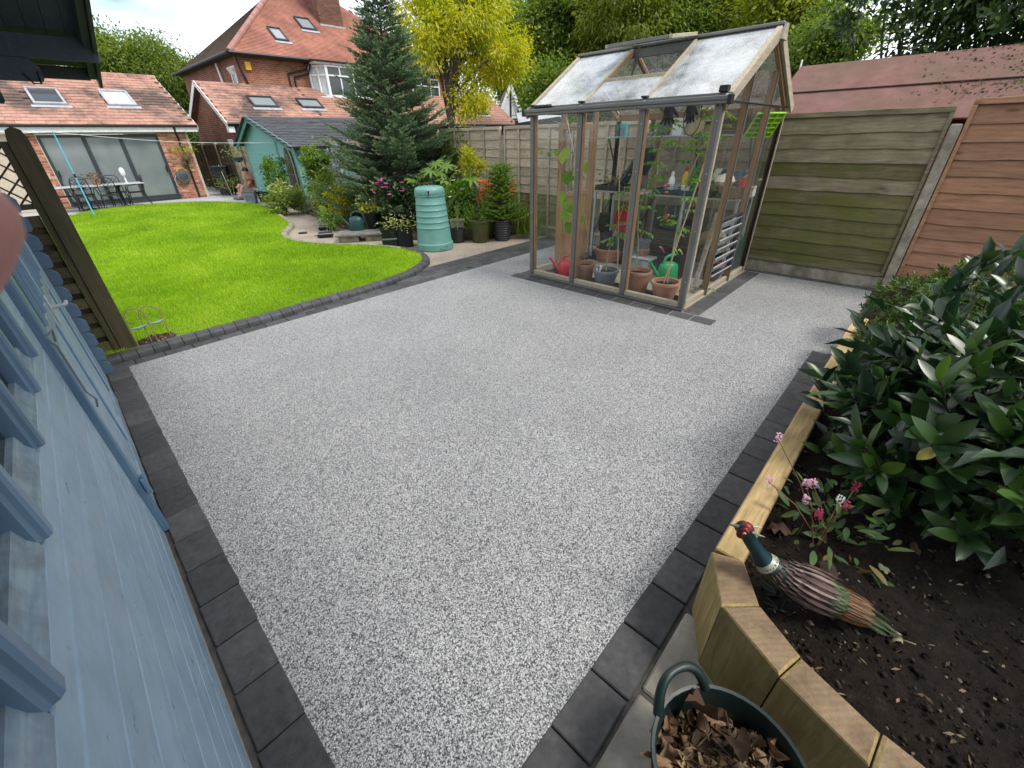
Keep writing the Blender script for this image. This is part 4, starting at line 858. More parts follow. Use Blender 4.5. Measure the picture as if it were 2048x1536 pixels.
tray('black seed tray at the left end of the greenhouse staging',(6.42,3.72,Z1),.2,.3,.07,'black')
tray('dark green gravel tray in the middle of the staging',(6.4,2.62,Z1),.2,.42,.07,'darkgreenp')
tray('small black tray right of the dark green tray on staging',(6.4,2.02,Z1),.18,.12,.06,'black')
def small_plant(name,label,loc,n,sp,mat,L_,W_,h,cat='plant',up=.3,flower=None,seed=1,stems=5):
    T=thing(name,label,cat,loc); g=np.random.default_rng(seed); P=g.normal(size=(n,3))*np.array([sp,sp,h*.33])+np.array([0,0,h*.6]); P[:,2]=np.clip(P[:,2],.01,None)
    D=P*np.array([1.5,1.5,.4])/max(sp,.01)+g.normal(size=(n,3))*.6+np.array([0,0,up])
    obj('foliage',leaves('foliage',P,D,np.tile([0,0,1.],(n,1))+g.normal(size=(n,3))*.5,g.uniform(.7,1.2,n)*L_,g.uniform(.7,1.2,n)*W_,curl=.15),M[mat],T)
    mb=MB()
    for k in range(stems):
        a=g.uniform(0,6.28); r=sp*g.uniform(.3,1); mb.tube([(0,0,-.02),(r*.3*math.cos(a),r*.3*math.sin(a),h*.5),(r*math.cos(a),r*math.sin(a),h*.95)],[.005,.004,.002],4)
    obj('stems',mb,M['stem'],T)['kind']='stuff'
    if flower:
        fm,k,fs=flower; Q=g.normal(size=(k,3))*np.array([sp*.9,sp*.9,h*.15])+np.array([0,0,h*1.0]); F=[];FD=[]
        for q in Q:
            for j in range(6): a=j*1.05+g.random(); F.append(q); FD.append([math.cos(a),math.sin(a),.35])
        F=np.array(F);FD=np.array(FD); obj('flowers',leaves('flowers',F,FD,np.tile([0,0,1.],(len(F),1)),np.full(len(F),fs),np.full(len(F),fs*.7)),M[fm],T)['kind']='stuff'
    return T
small_plant('purple_leaf_seedling','bronze leaved seedlings standing in the black seed tray',(6.4,3.75,Z1+.03),60,.12,'leaf_litter',.07,.035,.16,seed=3)
def bottle(label,loc,r,h,mat,capmat,rz_=0,name='bottle'):
    T=thing(name,label,'bottle',loc); obj('bottle_body',MB().lathe([(r,0),(r*1.02,.01),(r,h*.65),(r*.5,h*.78),(r*.42,h*.84)],14,capt=True),M[mat],T,smooth=40)
    obj('cap',MB().lathe([(r*.5,h*.841),(r*.5,h),(r*.3,h*1.01)],12,capt=True),M[capmat],T,smooth=40); return T
yel=plain('yellow_plastic',(.70,.42,.03)); M['yellow']=yel
bottle('white bottle left of the yellow bottle on the staging',(6.42,2.86,Z1+.01),.045,.27,'white','white')
bottle('yellow bottle with a red cap on the staging',(6.5,2.70,Z1+.01),.045,.33,'yellow','red')
bottle('green capped bottle right of the yellow bottle',(6.6,2.60,Z1+.01),.045,.33,'green','green')
bottle('small blue grey bottle behind the white yoghurt tub',(6.55,2.42,Z1+.01),.04,.2,'greyplastic','lead')
item('plastic_tub','white plastic tub on the dark green tray','tub',MB().lathe([(.05,0),(.06,.10),(.066,.105),(.055,.105),(.05,.03)],16),'white',(6.36,2.62,Z1+.01))
mb=MB()
for i in range(9):
    for z in (.0,.05,.10): pass
mb.box(-.07,.07,-.09,.09,0,.004)
for z in (.03,.06,.09,.115): mb.box(-.07,-.066,-.09,.09,z,z+.008).box(.066,.07,-.09,.09,z,z+.008).box(-.066,.066,-.09,-.086,z,z+.008).box(-.066,.066,.086,.09,z,z+.008)
for t in np.linspace(-.085,.085,8): mb.box(-.0705,-.0655,t-.003,t+.003,.004,.12).box(.0655,.0705,t-.003,t+.003,.004,.12)
item('slotted_basket','pale grey slotted plastic basket on the dark green tray','basket',mb,'lead',(6.34,2.80,Z1+.01))
item('garden_glove','crumpled purple and black glove on the dark green tray','glove',MB().tube([(-.09,0,0),(-.03,.02,.03),(.03,-.01,.035),(.09,.02,.0)],[.02,.045,.04,.015],8),'blackmatt',(6.3,2.35,Z1+.06))
small_plant('green_leaf_seedling','leafy seedlings behind the bamboo cane on the staging',(6.45,2.35,Z1+.06),70,.14,'leaf_bright',.09,.04,.2,seed=8)
small_plant('mint_pot_plant','round leaved young plants at the right of the green tray',(6.42,2.0,Z1+.04),50,.1,'leaf_mid',.07,.045,.14,seed=9)
# wicker basket, bag, tins on the right of the staging
BK=thing('wicker_basket','pale wicker basket full of garden things behind the right end glass','basket',(6.35,1.95,Z1))
obj('basket_body',MB().lathe([(.13,0),(.16,.06),(.175,.13),(.18,.14),(.165,.14),(.14,.03)],24,Matrix.Diagonal((1,1.25,1,1))),M['wicker'],BK,smooth=50)
obj('basket_rim',MB().tube([(.178*math.cos(t),.178*1.25*math.sin(t),.142) for t in np.linspace(0,6.283,25)],.010,6),M['wicker'],BK,smooth=60)
item('cloth_bundle','cream cloth bundle lying over the wicker basket','cloth',MB().lathe([(.10,0),(.13,.05),(.10,.11),(.03,.14)],14,Matrix.Diagonal((1.2,1,1,1)),capt=True),'cream',(6.38,2.12,Z1+.142))
item('red_tin','red and white tin in the wicker basket','tin',MB().lathe([(.045,0),(.045,.12)],16,capt=True),'red',(6.33,1.88,Z1+.12),(0,.1,0))
item('orange_ball','orange plastic handle in the wicker basket','handle',MB().lathe([(.005,-.04),(.035,-.02),(.04,.01),(.02,.035),(.003,.04)],12,capt=True),'terracotta',(6.3,2.02,Z1+.17))
item('white_box','white plastic box at the right end of the staging','box',MB().box(-.06,.06,-.05,.05,0,.13,b=.008),'white',(6.62,1.84,Z1))
CBG=thing('cool_bag','navy and white cool bag lying behind the wicker basket','bag',(6.6,2.15,Z1+.17))
obj('bag_body',MB().lathe([(.02,-.2),(.12,-.18),(.15,0),(.12,.18),(.02,.2)],16,Matrix.Rotation(R(90),4,'X'),capt=True),plain('navy_cloth',(.02,.05,.09),rough=.7),CBG,smooth=60)
obj('bag_flap',MB().lathe([(.06,-.19),(.155,-.17),(.158,-.08)],16,Matrix.Rotation(R(90),4,'X'),capb=False),M['cream'],CBG,smooth=60)
obj('bag_handle',MB().tube([(-.05,-.2,.05),(-.06,-.26,.1),(-.02,-.26,.16),(.02,-.2,.13)],.008,6),M['white'],CBG)
# upper shelf
SP=thing('seed_box','green and teal printed boxes of plant food at the left of upper shelf','box',(6.62,3.88,Z2))
obj('box_body',MB().box(-.04,.04,-.09,.0,0,.17),plain('teal_card',(.05,.36,.36)),SP); obj('box_body',MB().box(-.04,.04,.005,.09,0,.16),plain('dark_green_card',(.03,.08,.03)),SP)
obj('printed_flower',MB().lathe([(.032,0),(.02,.002),(.001,.003)],10,Matrix.Translation((-.0405,-.05,.06))@Matrix.Rotation(R(-90),4,'Y'),capb=False),plain('pink_print',(.62,.10,.16)),SP)
item('grey_pot','square grey plastic pot left of the white pot on upper shelf','plant pot',MB().lathe([(.07,0),(.10,.17),(.092,.17),(.07,.03)],20,sq=5),'greyplastic',(6.6,3.18,Z2))
item('white_pot','white plastic pot between grey pot and cork pot on upper shelf','plant pot',MB().lathe([(.085,0),(.095,.2),(.1,.205),(.09,.205),(.08,.05)],22),'white',(6.6,2.96,Z2))
item('cork_pot','tan cork pot right of the white pot on upper shelf','plant pot',MB().lathe([(.085,0),(.095,.17),(.088,.17),(.08,.03)],22),'cane',(6.6,2.73,Z2))
small_plant('shelf_plant','leafy plant in the cork pot on the upper shelf',(6.6,2.73,Z2+.15),60,.1,'leaf_mid',.08,.035,.16,seed=12)
mb=MB().box(-.13,.13,-.22,.22,0,.01)
for k in range(8): mb.box(-.13,-.122,-.22,.22,.012+.033*k,.04+.033*k).box(.122,.13,-.22,.22,.012+.033*k,.04+.033*k).box(-.122,.122,-.22,-.212,.012+.033*k,.04+.033*k).box(-.122,.122,.212,.22,.012+.033*k,.04+.033*k)
item('woven_crate','dark brown woven crate at the right of the upper shelf','crate',mb,'fence_dark',(6.6,2.22,Z2))
GT=thing('grid_tray','lime green cell tray leaning behind the greenhouse right end','tray',(6.36,1.875,Z2-.03),R(55))
lime=plain('lime_plastic',(.34,.62,.04)); limed=plain('dark_lime_plastic',(.10,.26,.02))
Rg=Matrix.Rotation(R(-35),4,'Y')
obj('tray_back',MB().box(-.003,.003,-.2,.17,.0,.30,Rg),limed,GT)
for k in range(6): obj('tray_rib',MB().box(-.018,-.0035,-.2,.17,.058*k-.004,.058*k+.006,Rg),lime,GT)
for k in range(5): obj('tray_rib',MB().box(-.019,-.0036,-.2+.0915*k-.005,-.2+.0915*k+.005,.0,.298,Rg),lime,GT)
tray('long black tray under the lime cell tray on upper shelf',(6.5,1.95,Z2-.001+.002),.1,.16,.05,'black')
def glove(label,loc,rz_,s=1):
    T=MB(); T.tube([(0,0,.02),(0,0,-.05),(0,0,-.13)],[.03*s,.045*s,.042*s],10)
    for k,(dx,l) in enumerate(((-.036,.06),(-.013,.075),(.012,.07),(.036,.055))): T.tube([(dx*.8*s,0,-.11),(dx*1.2*s,0,-.13-l*.5),(dx*1.7*s,0,-.13-l)],[.014*s,.0125*s,.010*s],7)
    T.tube([(.035*s,0,-.05),(.07*s,0,-.09),(.09*s,0,-.12)],[.016*s,.014*s,.011*s],7)
    return tag(obj('garden_glove',T,M['blackmatt'],None,loc,(0,0,rz_),smooth=60),label,'glove')
glove('black glove hanging with spread fingers under the eave beam',onx(1340,208,5.3),R(-45),1.25); glove('second black glove hanging right beside the wire loop',onx(1385,203,5.3),R(-20),1.15)
item('wire_loop','dark wire loop hanging beside the right black glove','wire',MB().tube([(.0,.10*math.cos(t),.17*math.sin(t)) for t in np.linspace(0,6.28,24)],.005,5),'black',onx(1385,235,5.4))
item('hanging_jacket','black jacket hanging from the upper shelf','jacket',MB().tube([(0,.02,.14),(0,0,.05),(0,.02,-.06),(0,.06,-.2)],[.06,.10,.085,.05],10),'blackmatt',onx(1297,318,6.35))
item('green_sheet','dark green plastic sheet draped at the back of staging','sheet',MB().tube([(0,-.02,.2),(0,.04,.05),(0,.12,-.1),(-.05,.3,-.2)],[.03,.06,.08,.03],8),'darkgreenp',onx(1266,345,6.6))
item('clear_sheet','tilted clear plastic sheet under the left eave','plastic sheet',MB().box(-.12,.12,-.18,.18,0,.003),'glassroof',onx(1134,250,5.5),(R(12),R(10),0))
item('support_string','white support string above the cucumber vine','string',MB().tube([(5.3,3.95,2.02),(5.05,3.62,1.62)],.003,4),'white',(0,0,0))
# floor level
pot('wide old terracotta pot holding black pots behind the grey pot',6.15,3.62,.034,.22,.19,.2,'terracotta',None,name='terracotta_pot')
pot('tall dark plastic pot standing in the wide terracotta pot',6.18,3.72,.2,.10,.09,.27,'black',None,rim=.02,soil=False)
pot('dark plastic pot right in the wide terracotta pot',6.15,3.48,.2,.12,.1,.22,'darkgreenp',None,rim=.02,soil=False)
item('rolled_sack','grey rolled compost sack on the black pots','sack',MB().tube([(0,0,0),(.01,.01,.12),(0,.0,.26)],[.085,.1,.085],12),'blackmatt',(6.2,3.78,.47))
KN=thing('garden_kneeler','red garden kneeler board with handle slot leaning behind the pots','kneeler',(6.42,3.56,.44),R(-90))
def arc(r,x,y,a0,a1,n=6): return [(x+r*math.cos(R(a)),y+r*math.sin(R(a))) for a in np.linspace(a0,a1,n)]
outl=[(-.16,0),(.16,0)]+[(.165,.22)]+arc(.07,.095,.26,0,80)+[(.06,.34)]+arc(.05,.02,.40,0,180)[:]+[(-.06,.34)]+arc(.07,-.095,.26,100,180)+[(-.165,.22)]
mb=MB(); mb.prism(outl,-.014,.014,Matrix(((1,0,0,0),(0,0,-1,0),(0,1,0,0),(0,0,0,1)))); obj('kneeler_board',mb,M['red'],KN)
mb=MB(); mb.prism(arc(.032,-.0,.385,0,360,10)[:-1],.0145,.017,Matrix(((1,0,0,0),(0,0,-1,0),(0,1,0,0),(0,0,0,1)))); obj('handle_slot',mb,M['fence'],KN)
mb=MB().tube([(-.10+.2*t,-.016,.105+.035*t+.016*math.sin(t*34)*(1-.3*t)) for t in np.linspace(0,1,40)],.0028,4); obj('white_script',mb,M['white'],KN)
item('clear_box','clear plastic storage box behind the middle terracotta pot','storage box',MB().box(-.12,.12,-.2,.2,0,.17,b=.01),'glassroof',(6.0,2.93,.034)); item('box_lid','pale lid of the clear plastic storage box','lid',MB().box(-.13,.13,-.21,.21,0,.015,b=.004),'lead',(6.0,2.93,.205))
item('white_cup','white pot inside the clear storage box','plant pot',MB().lathe([(.05,0),(.065,.13),(.06,.13),(.05,.02)],16),'white',(5.98,2.86,.038))
pot('terracotta pot stacked on the clear storage box',6.05,2.97,.221,.085,.065,.11,'terracotta',None,soil=False); pot('slate blue plastic pot stacked in the terracotta pot',6.05,2.97,.30,.095,.07,.15,'greyplastic',None,rim=.015,soil=False)
item('teal_bucket','teal plastic bucket beside the stacked pots','bucket',MB().lathe([(.09,0),(.12,.22),(.126,.225),(.112,.225),(.09,.04)],20),'butt',(6.25,3.2,.034)); 
BT=thing('black_trug','square black trug with tool handles behind the green can','trug',(5.88,2.42,.034))
obj('trug_body',MB().lathe([(.15,0),(.2,.36),(.207,.365),(.19,.365),(.16,.05)],24,sq=5),M['black'],BT,smooth=40)
for (dx,dy,m_) in ((-.1,.13,'pinkgrip'),(-.06,-.05,'limegrip'),(-.1,-.14,'limegrip')):
    if m_ not in M: M[m_]=plain(m_,(.62,.16,.24) if m_[0]=='p' else (.52,.58,.12))
    o=obj('tool_handle',MB().tube([(dx+.1,dy,.3),(dx,dy+.02,.40),(dx-.03,dy+.03,.42)],[.008,.012,.015],8),M[m_],BT,smooth=60)
HM=thing('wicker_hamper','dark wicker hamper with black bag on top under staging','hamper',(6.48,2.68,.034))
obj('hamper_body',MB().box(-.2,.2,-.3,.3,0,.55,b=.03),M['fence_dark'],HM)
for k in range(14): obj('hamper_weave',MB().box(-.206,.206,-.306,.306,.02+.038*k,.045+.038*k,b=.004),M['fence_dark'],HM)
item('black_bag','shiny black bag slumped on the dark hamper','bag',MB().lathe([(.22,0),(.30,.03),(.27,.08),(.12,.13),(.02,.14)],18,Matrix.Diagonal((.8,1.3,1,1)),capt=True),'black',(6.46,2.66,.586))
item('hessian_sack','tan hessian sack draped behind the black trug','sack',MB().tube([(0,.16,-.05),(.02,.05,.04),(.03,-.1,.06),(.0,-.28,-.12)],[.05,.10,.13,.05],10),'hessian',(6.25,2.12,.5))
item('terracotta_saucer','terracotta saucer inside the greenhouse corner','saucer',MB().lathe([(.12,0),(.15,.03),(.155,.035),(.14,.035),(.12,.01)],22),'terracotta',(5.28,1.93,.01))
small_plant('corner_seedling','lime green seedling leaves near the louvre vent',(5.55,1.9,.01),26,.08,'leaf_bright',.08,.05,.06,seed=21)
item('black_sheet','crinkled black plastic in the front left greenhouse corner','plastic',MB().lathe([(.17,0),(.12,.05),(.06,.06),(.01,.07)],13,Matrix.Diagonal((.6,1,1,1)),capt=True),'black',(4.95,3.86,.008),smooth=0)
item('green_crate','dark green crate behind the far right glass','crate',MB().box(-.12,.12,-.2,.1,0,.5,b=.01),'darkgreenp',(6.65,2.0,.034))
pot('terracotta pot in the back right corner of greenhouse',6.5,1.96,.034,.11,.085,.18,'terracotta',None,soil=False)
item('dowel_bundle','grey canes standing behind the black bag','canes',MB().tube([(6.72,2.75,.1),(6.74,2.7,1.0)],.012,6).tube([(6.72,2.8,.1),(6.74,2.78,1.02)],.012,6).tube([(6.72,2.85,.1),(6.74,2.88,1.0)],.01,6),'lead',(0,0,0))
# ---------------------------------------------------------------- raised timber bed on the right
def at(u,v,d): r=ray(u,v); return Vector((0,0,CH))+r*(d/r.dot(_f))
TB=thing('timber_bed','raised bed wall of pale new sleepers and upright timber blocks','raised bed',(1.3,.1,0))
def slp(x0,x1,z0,z1): obj('sleeper',MB().box(x0-1.3,x1-1.3,.072-.1,.175-.1,z0,z1,b=.006),M['sleeper'],TB)
for z0,z1 in ((-.05,.185),(.187,.38)):
    slp(1.335,3.02,z0,z1); slp(3.024,4.62,z0+.002,z1-.004)
ob=[(1.312,.182),(1.105,.07),(1.0,-.14),(.925,-.372),(.885,-.61),(.875,-.86)]
ib=[(1.352,.072),(1.197,-.03),(1.107,-.175),(1.035,-.385),(.998,-.61),(.988,-.86)]
for k in range(5):
    a,b,c,d=(Vector((*p,0)) for p in (ob[k],ob[k+1],ib[k+1],ib[k]))
    ctr=(a+b+c+d)/4; q=[p-ctr for p in (a,b,c,d)]; q=[p*(1-.0022/p.length*1.2) for p in q]
    h=.38+(0,.003,-.002,.004,0)[k]; mb=MB(); e=.006; vin=[p*(1-e/p.length*1.5) for p in q]
    mb.add([(p.x,p.y,-.05) for p in q]+[(p.x,p.y,h-e) for p in q]+[(p.x,p.y,h) for p in vin],[(3,2,1,0)]+[(i,(i+1)%4,4+(i+1)%4,4+i) for i in range(4)]+[(4+i,4+(i+1)%4,8+(i+1)%4,8+i) for i in range(4)]+[(8,9,10,11)])
    o=obj('timber_block',mb,None,TB,(ctr.x-1.3,ctr.y-.1,0))
    o.data.materials.append(M['sleeper_v'])
# end grain with growth rings on the block tops
def ringmat():
    m,t,p,o=newmat('sawn_end_grain'); mp=coords(t,(1,1,1)); w=N(t,'TexWave',wave_type='RINGS',rings_direction='Z',i_Scale=17,i_Distortion=1.6,i_Detail=2); w.inputs['Detail Scale'].default_value=3
    mp.inputs['Location'].default_value=(.16,.05,0); t.links.new(mp.outputs[0],w.inputs[0])
    r=ramp(t,[(.2,(.23,.16,.09)),(.8,(.255,.182,.105))]); t.links.new(w.outputs[0],r.inputs[0])
    n=N(t,'TexNoise',i_Scale=260,i_Detail=3); t.links.new(mp.outputs[0],n.inputs[0]); n2=N(t,'TexNoise',i_Scale=9,i_Detail=7,i_Roughness=.7); t.links.new(mp.outputs[0],n2.inputs[0]); r2=ramp(t,[(.35,(.55,.5,.45)),(.65,(1.1,1.08,1.05))]); t.links.new(n2.outputs[0],r2.inputs[0]); c=mixc(t,.3,r.outputs[0],n.outputs[0],'OVERLAY'); c=mixc(t,1.0,c,r2.outputs[0],'MULTIPLY'); t.links.new(c,p.inputs['Base Color']); p.inputs['Roughness'].default_value=.8
    b=N(t,'Bump',i_Strength=.5,i_Distance=.004); t.links.new(n.outputs[0],b.inputs['Height']); t.links.new(b.outputs[0],p.inputs['Normal']); return m
M['endgrain']=ringmat()
for o in TB.children:
    if o.name.startswith('timber_block'):
        o.data.materials.append(M['endgrain'])
        for f in o.data.polygons:
            if f.normal.z>.9 and f.center.z>.3: f.material_index=1
def bed_soil():
    n=90; xs=np.linspace(.9,7.14,n); ys=np.linspace(-3.2,.12,60); X,Y=np.meshgrid(xs,ys); g=np.random.default_rng(5)
    Z=.285+.012*np.sin(X*7+Y*3)+.01*np.sin(Y*11-X*5)+g.normal(0,.006,X.shape)+.05*np.clip((1.6-X)*-.1,-.1,.2)
    Z-=.235*np.clip((X-4.55)/.5,0,1)
    V=np.stack([X.ravel(),Y.ravel(),Z.ravel()],1); F=[]
    for j in range(59):
        for i in range(n-1):
            cx,cy=(xs[i]+xs[i+1])/2,(ys[j]+ys[j+1])/2
            lim=np.interp(cy,[-3.2,-.86,-.61,-.385,-.175,-.03,.072,.2],[1.02,1.02,1.03,1.06,1.13,1.23,1.37,1.4])
            if cx>lim-.05: a=j*n+i; F.append((a,a+1,a+n+1,a+n))
    s=obj('bed_soil',np_mesh('bed_soil',V,np.array(F)),M['soil'],smooth=180); s['kind']='structure'
    m=9000; P=np.stack([1.02+g.random(m)**1.6*3.2,.1-g.random(m)*1.9,np.zeros(m)],1); lim=np.interp(P[:,1],[-.86,-.61,-.385,-.175,-.03,.072,.2],[1.04,1.05,1.08,1.15,1.25,1.39,1.42]); P=P[P[:,0]>lim]; m=len(P)
    P[:,2]=.287+.012*np.sin(P[:,0]*7+P[:,1]*3)+.01*np.sin(P[:,1]*11-P[:,0]*5); s=.003+.009*g.random(m)**3
    o6=np.array([[1,0,0],[-1,0,0],[0,1,0],[0,-1,0],[0,0,1],[0,0,-1]],float); V=(P[:,None,:]+o6[None]*s[:,None,None]*g.uniform(.6,1.4,(m,6,1))).reshape(-1,3)
    F=(np.arange(m)[:,None,None]*6+np.array([[0,2,4],[2,1,4],[1,3,4],[3,0,4],[2,0,5],[1,2,5],[3,1,5],[0,3,5]])[None]).reshape(-1,3)
    o=obj('soil_clods',np_mesh('soil_clods',V,F,np.repeat(g.random(m)**2,8)),leafmat('soil_crumb',[(0,(.008,.006,.005)),(.5,(.024,.018,.014)),(.88,(.055,.044,.035)),(1,(.24,.21,.17))],rough=.95,trans=0,spec=.15)); stuff(o); tag(o,'crumbly dark soil and grit in the raised bed','soil')
    k=500; Q=P[g.integers(0,m,k)]+[0,0,.006]; o=obj('bark_chips',leaves('bark_chips',Q,g.normal(size=(k,3))*[1,1,.2],np.tile([0,0,1.],(k,1))+g.normal(size=(k,3))*.3,g.uniform(.01,.035,k),g.uniform(.005,.012,k)),M['leaf_litter']); stuff(o); tag(o,'small chips and dry leaf bits on the bed soil','litter')
bed_soil()
# big leaved laurel: shoots with whorls of leathery leaves; the 300 nearest leaves are separate
LL=[lance(.155,.046,fold=.2,curl=.14,seg=7).mesh('leaf'),lance(.135,.043,fold=.22,curl=.25,seg=7).mesh('leaf'),lance(.145,.048,fold=.1,curl=.06,seg=7).mesh('leaf')]
for me in LL: me.polygons.foreach_set('use_smooth',[True]*len(me.polygons))
def shoots(ctr,rad,n,g,front=None,top=1.0):
    out=[]
    while len(out)<n:
        d=g.normal(size=3); d/=np.linalg.norm(d)
        if d[2]<-.55: continue
        if front is not None and d@front<-.35 and g.random()<.7: continue
        p=np.array(ctr)+d*np.array(rad)*(g.uniform(.45,1)**.5); a=d*np.array([1,1,.5])+np.array([0,0,.75*top])+g.normal(size=3)*.25; out.append((p,a/np.linalg.norm(a)))
    return out
def whorls(sh,g,per=(7,12),length=.2,ang=.85):
    P=[];D=[];Nn=[]
    for p,a in sh:
        s=np.cross(a,[.3,.2,1.]); s/=np.linalg.norm(s); b=np.cross(a,s); m=g.integers(*per)
        for k in range(m):
            th=k*2.4+g.uniform(-.3,.3); t=k/m; rdir=s*math.cos(th)+b*math.sin(th); op=ang*(1.25-.85*t)
            P.append(p-a*length*(1-t)); D.append(a*math.cos(op)+rdir*math.sin(op)); Nn.append(a*math.sin(op)-rdir*math.cos(op)+g.normal(size=3)*.18)
    return np.array(P),unit(np.array(D)),np.array(Nn)
def leaf_objects(T,P,D,Nn,sc,meshes,mat,k,base):
    """the k seats nearest the camera become separate leaves; returns the mask of the rest"""
    order=np.argsort(np.linalg.norm(P-np.array([0,0,CH]),axis=1)); sel=order[:k]
    for i in sel:
        x=Vector(D[i]); z=Vector(Nn[i]); y=z.cross(x).normalized(); z=x.cross(y); o=obj('leaf',meshes[i%len(meshes)],mat,T)
        o.rotation_euler=Matrix((x,y,z)).transposed().to_euler(); o.location=Vector(P[i])-Vector(base); o.scale=(sc[i],)*3
    r=np.ones(len(P),bool); r[sel]=False; return r
def laurel():
    g=np.random.default_rng(11); base=Vector((2.5,-.62,.28)); T=thing('laurel_bush','large glossy dark green laurel bush overhanging the timber bed','bush',base)
    fr=np.array([-.8,.2,.5]); fr/=np.linalg.norm(fr)
    sh=shoots((2.62,-.62,.62),(.80,.72,.50),110,g,fr)+shoots((2.6,-1.05,.72),(.62,.5,.38),45,g,fr)
    for (u,v,d) in [(1900,600,2.75),(1860,640,2.5),(1985,560,2.6),(1780,680,2.5),(2010,600,2.4),(1700,720,2.3),(1650,760,2.3),(1690,850,2.15),(1640,900,2.1),(1720,640,2.7),(1830,720,2.2),(1950,700,2.2),(1880,820,2.1),(1780,830,2.1),(1890,585,2.5),(1930,545,2.7),(1975,520,2.7),(2030,510,2.6),(2045,560,2.4),(1850,620,2.35),(1760,700,2.4)]:
        p=np.array(at(u,v,d)); a=np.array([-.25,.12,1.])+g.normal(size=3)*.25; sh.append((p,a/np.linalg.norm(a)))
    P,D,Nn=whorls(sh,g,per=(8,13),length=.19); keep=(P[:,1]<.22)&(P[:,2]>.36+.42*np.clip(-P[:,1]-.35,0,1.0)); P,D,Nn=P[keep],D[keep],Nn[keep]
    sc=g.uniform(.8,1.3,len(P)); r=leaf_objects(T,P,D,Nn,sc,LL,M['leaf_laurel'],300,base)
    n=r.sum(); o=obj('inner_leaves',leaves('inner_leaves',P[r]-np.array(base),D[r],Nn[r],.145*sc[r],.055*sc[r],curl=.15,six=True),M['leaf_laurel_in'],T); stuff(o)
    mb=MB()
    for p,a in sh:
        q=Vector(p)-base; a=Vector(a); s=Vector((g.uniform(-.12,.12),g.uniform(-.12,.12),0)); mb.tube([s,s.lerp(q-a*.22,.5)+Vector((0,0,-.03)),q-a*.2,q-a*.01],[.011,.008,.005,.003],5,False)
    stuff(obj('stems',mb,M['bark'],T))
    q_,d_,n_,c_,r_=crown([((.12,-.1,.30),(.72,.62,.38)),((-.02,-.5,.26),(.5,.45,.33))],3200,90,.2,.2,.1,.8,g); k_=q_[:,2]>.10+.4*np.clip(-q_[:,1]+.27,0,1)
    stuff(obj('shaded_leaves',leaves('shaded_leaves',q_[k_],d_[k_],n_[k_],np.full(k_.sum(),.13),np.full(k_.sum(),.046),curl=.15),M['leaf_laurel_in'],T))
    return T
laurel()
for k,(u,v,z,r_) in enumerate([(1800,600,.45,(.36,.26,.30)),(1905,585,.5,(.45,.28,.34)),(2010,580,.55,(.45,.30,.36)),(1738,668,.40,(.26,.15,.15))]):
    c=gp(u,v,z); 
    c.y=min(c.y,-.02); g=np.random.default_rng(40+k); T=thing('skimmia_bush',['low small leaved evergreen at the foot of the concrete post','low small leaved evergreen under the red fence panel','low small leaved evergreen at the right picture edge','tiny leaved evergreen spilling over the far sleeper end'][k],'bush',(c.x,c.y,.06))
    sh=shoots((0,0,c.z-.1),r_,150,g); P,D,Nn=whorls(sh,g,per=(9,14),length=.06,ang=1.0); sc=g.uniform(.7,1.2,len(P))
    obj('foliage',leaves('foliage',P,D,Nn,.05*sc,.018*sc,curl=.1),M['leaf_low'],T); obj('stems',MB().tube([(0,0,-.05),(0,0,c.z-.12)],[.012,.006],5),M['stem'],T)
# pink persicaria
PB=gp(1640,1085,.29); FP=thing('flowering_plant','low plant with pink and white flower spikes beside the pheasant','plant',PB)
def persic():
    g=np.random.default_rng(15); n=95; P=g.normal(size=(n,3))*np.array([.11,.09,.05])+np.array([.04,-.02,.09]); P[:,2]=np.clip(P[:,2],.01,.24)
    D=P*np.array([2,2,.5])*4+g.normal(size=(n,3))*.6+[0,0,.2]; me=lance(.075,.026,fold=.15,curl=.2,seg=4).mesh('leaf')
    D=unit(D); Nn=np.tile([0,0,1.],(n,1))+g.normal(size=(n,3))*.4
    leaf_objects(FP,P+np.array(PB),D,Nn,g.uniform(.5,1.15,n),[me],M['leaf_mid2'],n,PB)
    st=MB()
    for (u,v,z,c,l) in [(1556,878,.62,'palepink',.05),(1537,963,.6,'palepink',.035),(1612,968,.5,'palepink',.045),(1626,968,.52,'palepink',.04),(1612,1000,.45,'palepink',.04),(1678,1003,.47,'whitef',.05),(1692,1012,.46,'magenta',.035),(1711,975,.5,'magenta',.06),(1637,1030,.42,'magenta',.05)]:
        p=gp(u,v,z)-PB; s=Vector((g.uniform(-.03,.03),g.uniform(-.03,.03),0)); st.tube([s,s.lerp(p,.5)+Vector((0,0,.03)),p],[.003,.0025,.0018],4,False)
        k=46; t=g.random(k); th=g.uniform(0,6.28,k); Q=np.array(p)+np.c_[.006*np.cos(th),.006*np.sin(th),(t-.5)*l]
        DD=np.c_[np.cos(th),np.sin(th),.4*np.ones(k)]; f=obj('flower_spike',leaves('flower_spike',Q,DD,np.tile([0,0,1.],(k,1)),np.full(k,.010),np.full(k,.009)),M[c],FP)
    stuff(obj('stems',st,M['redstem'],FP))
M['leaf_mid2']=leafmat('persicaria_leaf',[(0,(.03,.07,.018)),(.6,(.06,.12,.03)),(.9,(.15,.20,.06)),(1,(.20,.10,.04))],trans=.25,objvar=True,rough=.4)
M['redstem']=plain('reddish_stem',(.17,.09,.05))
persic()
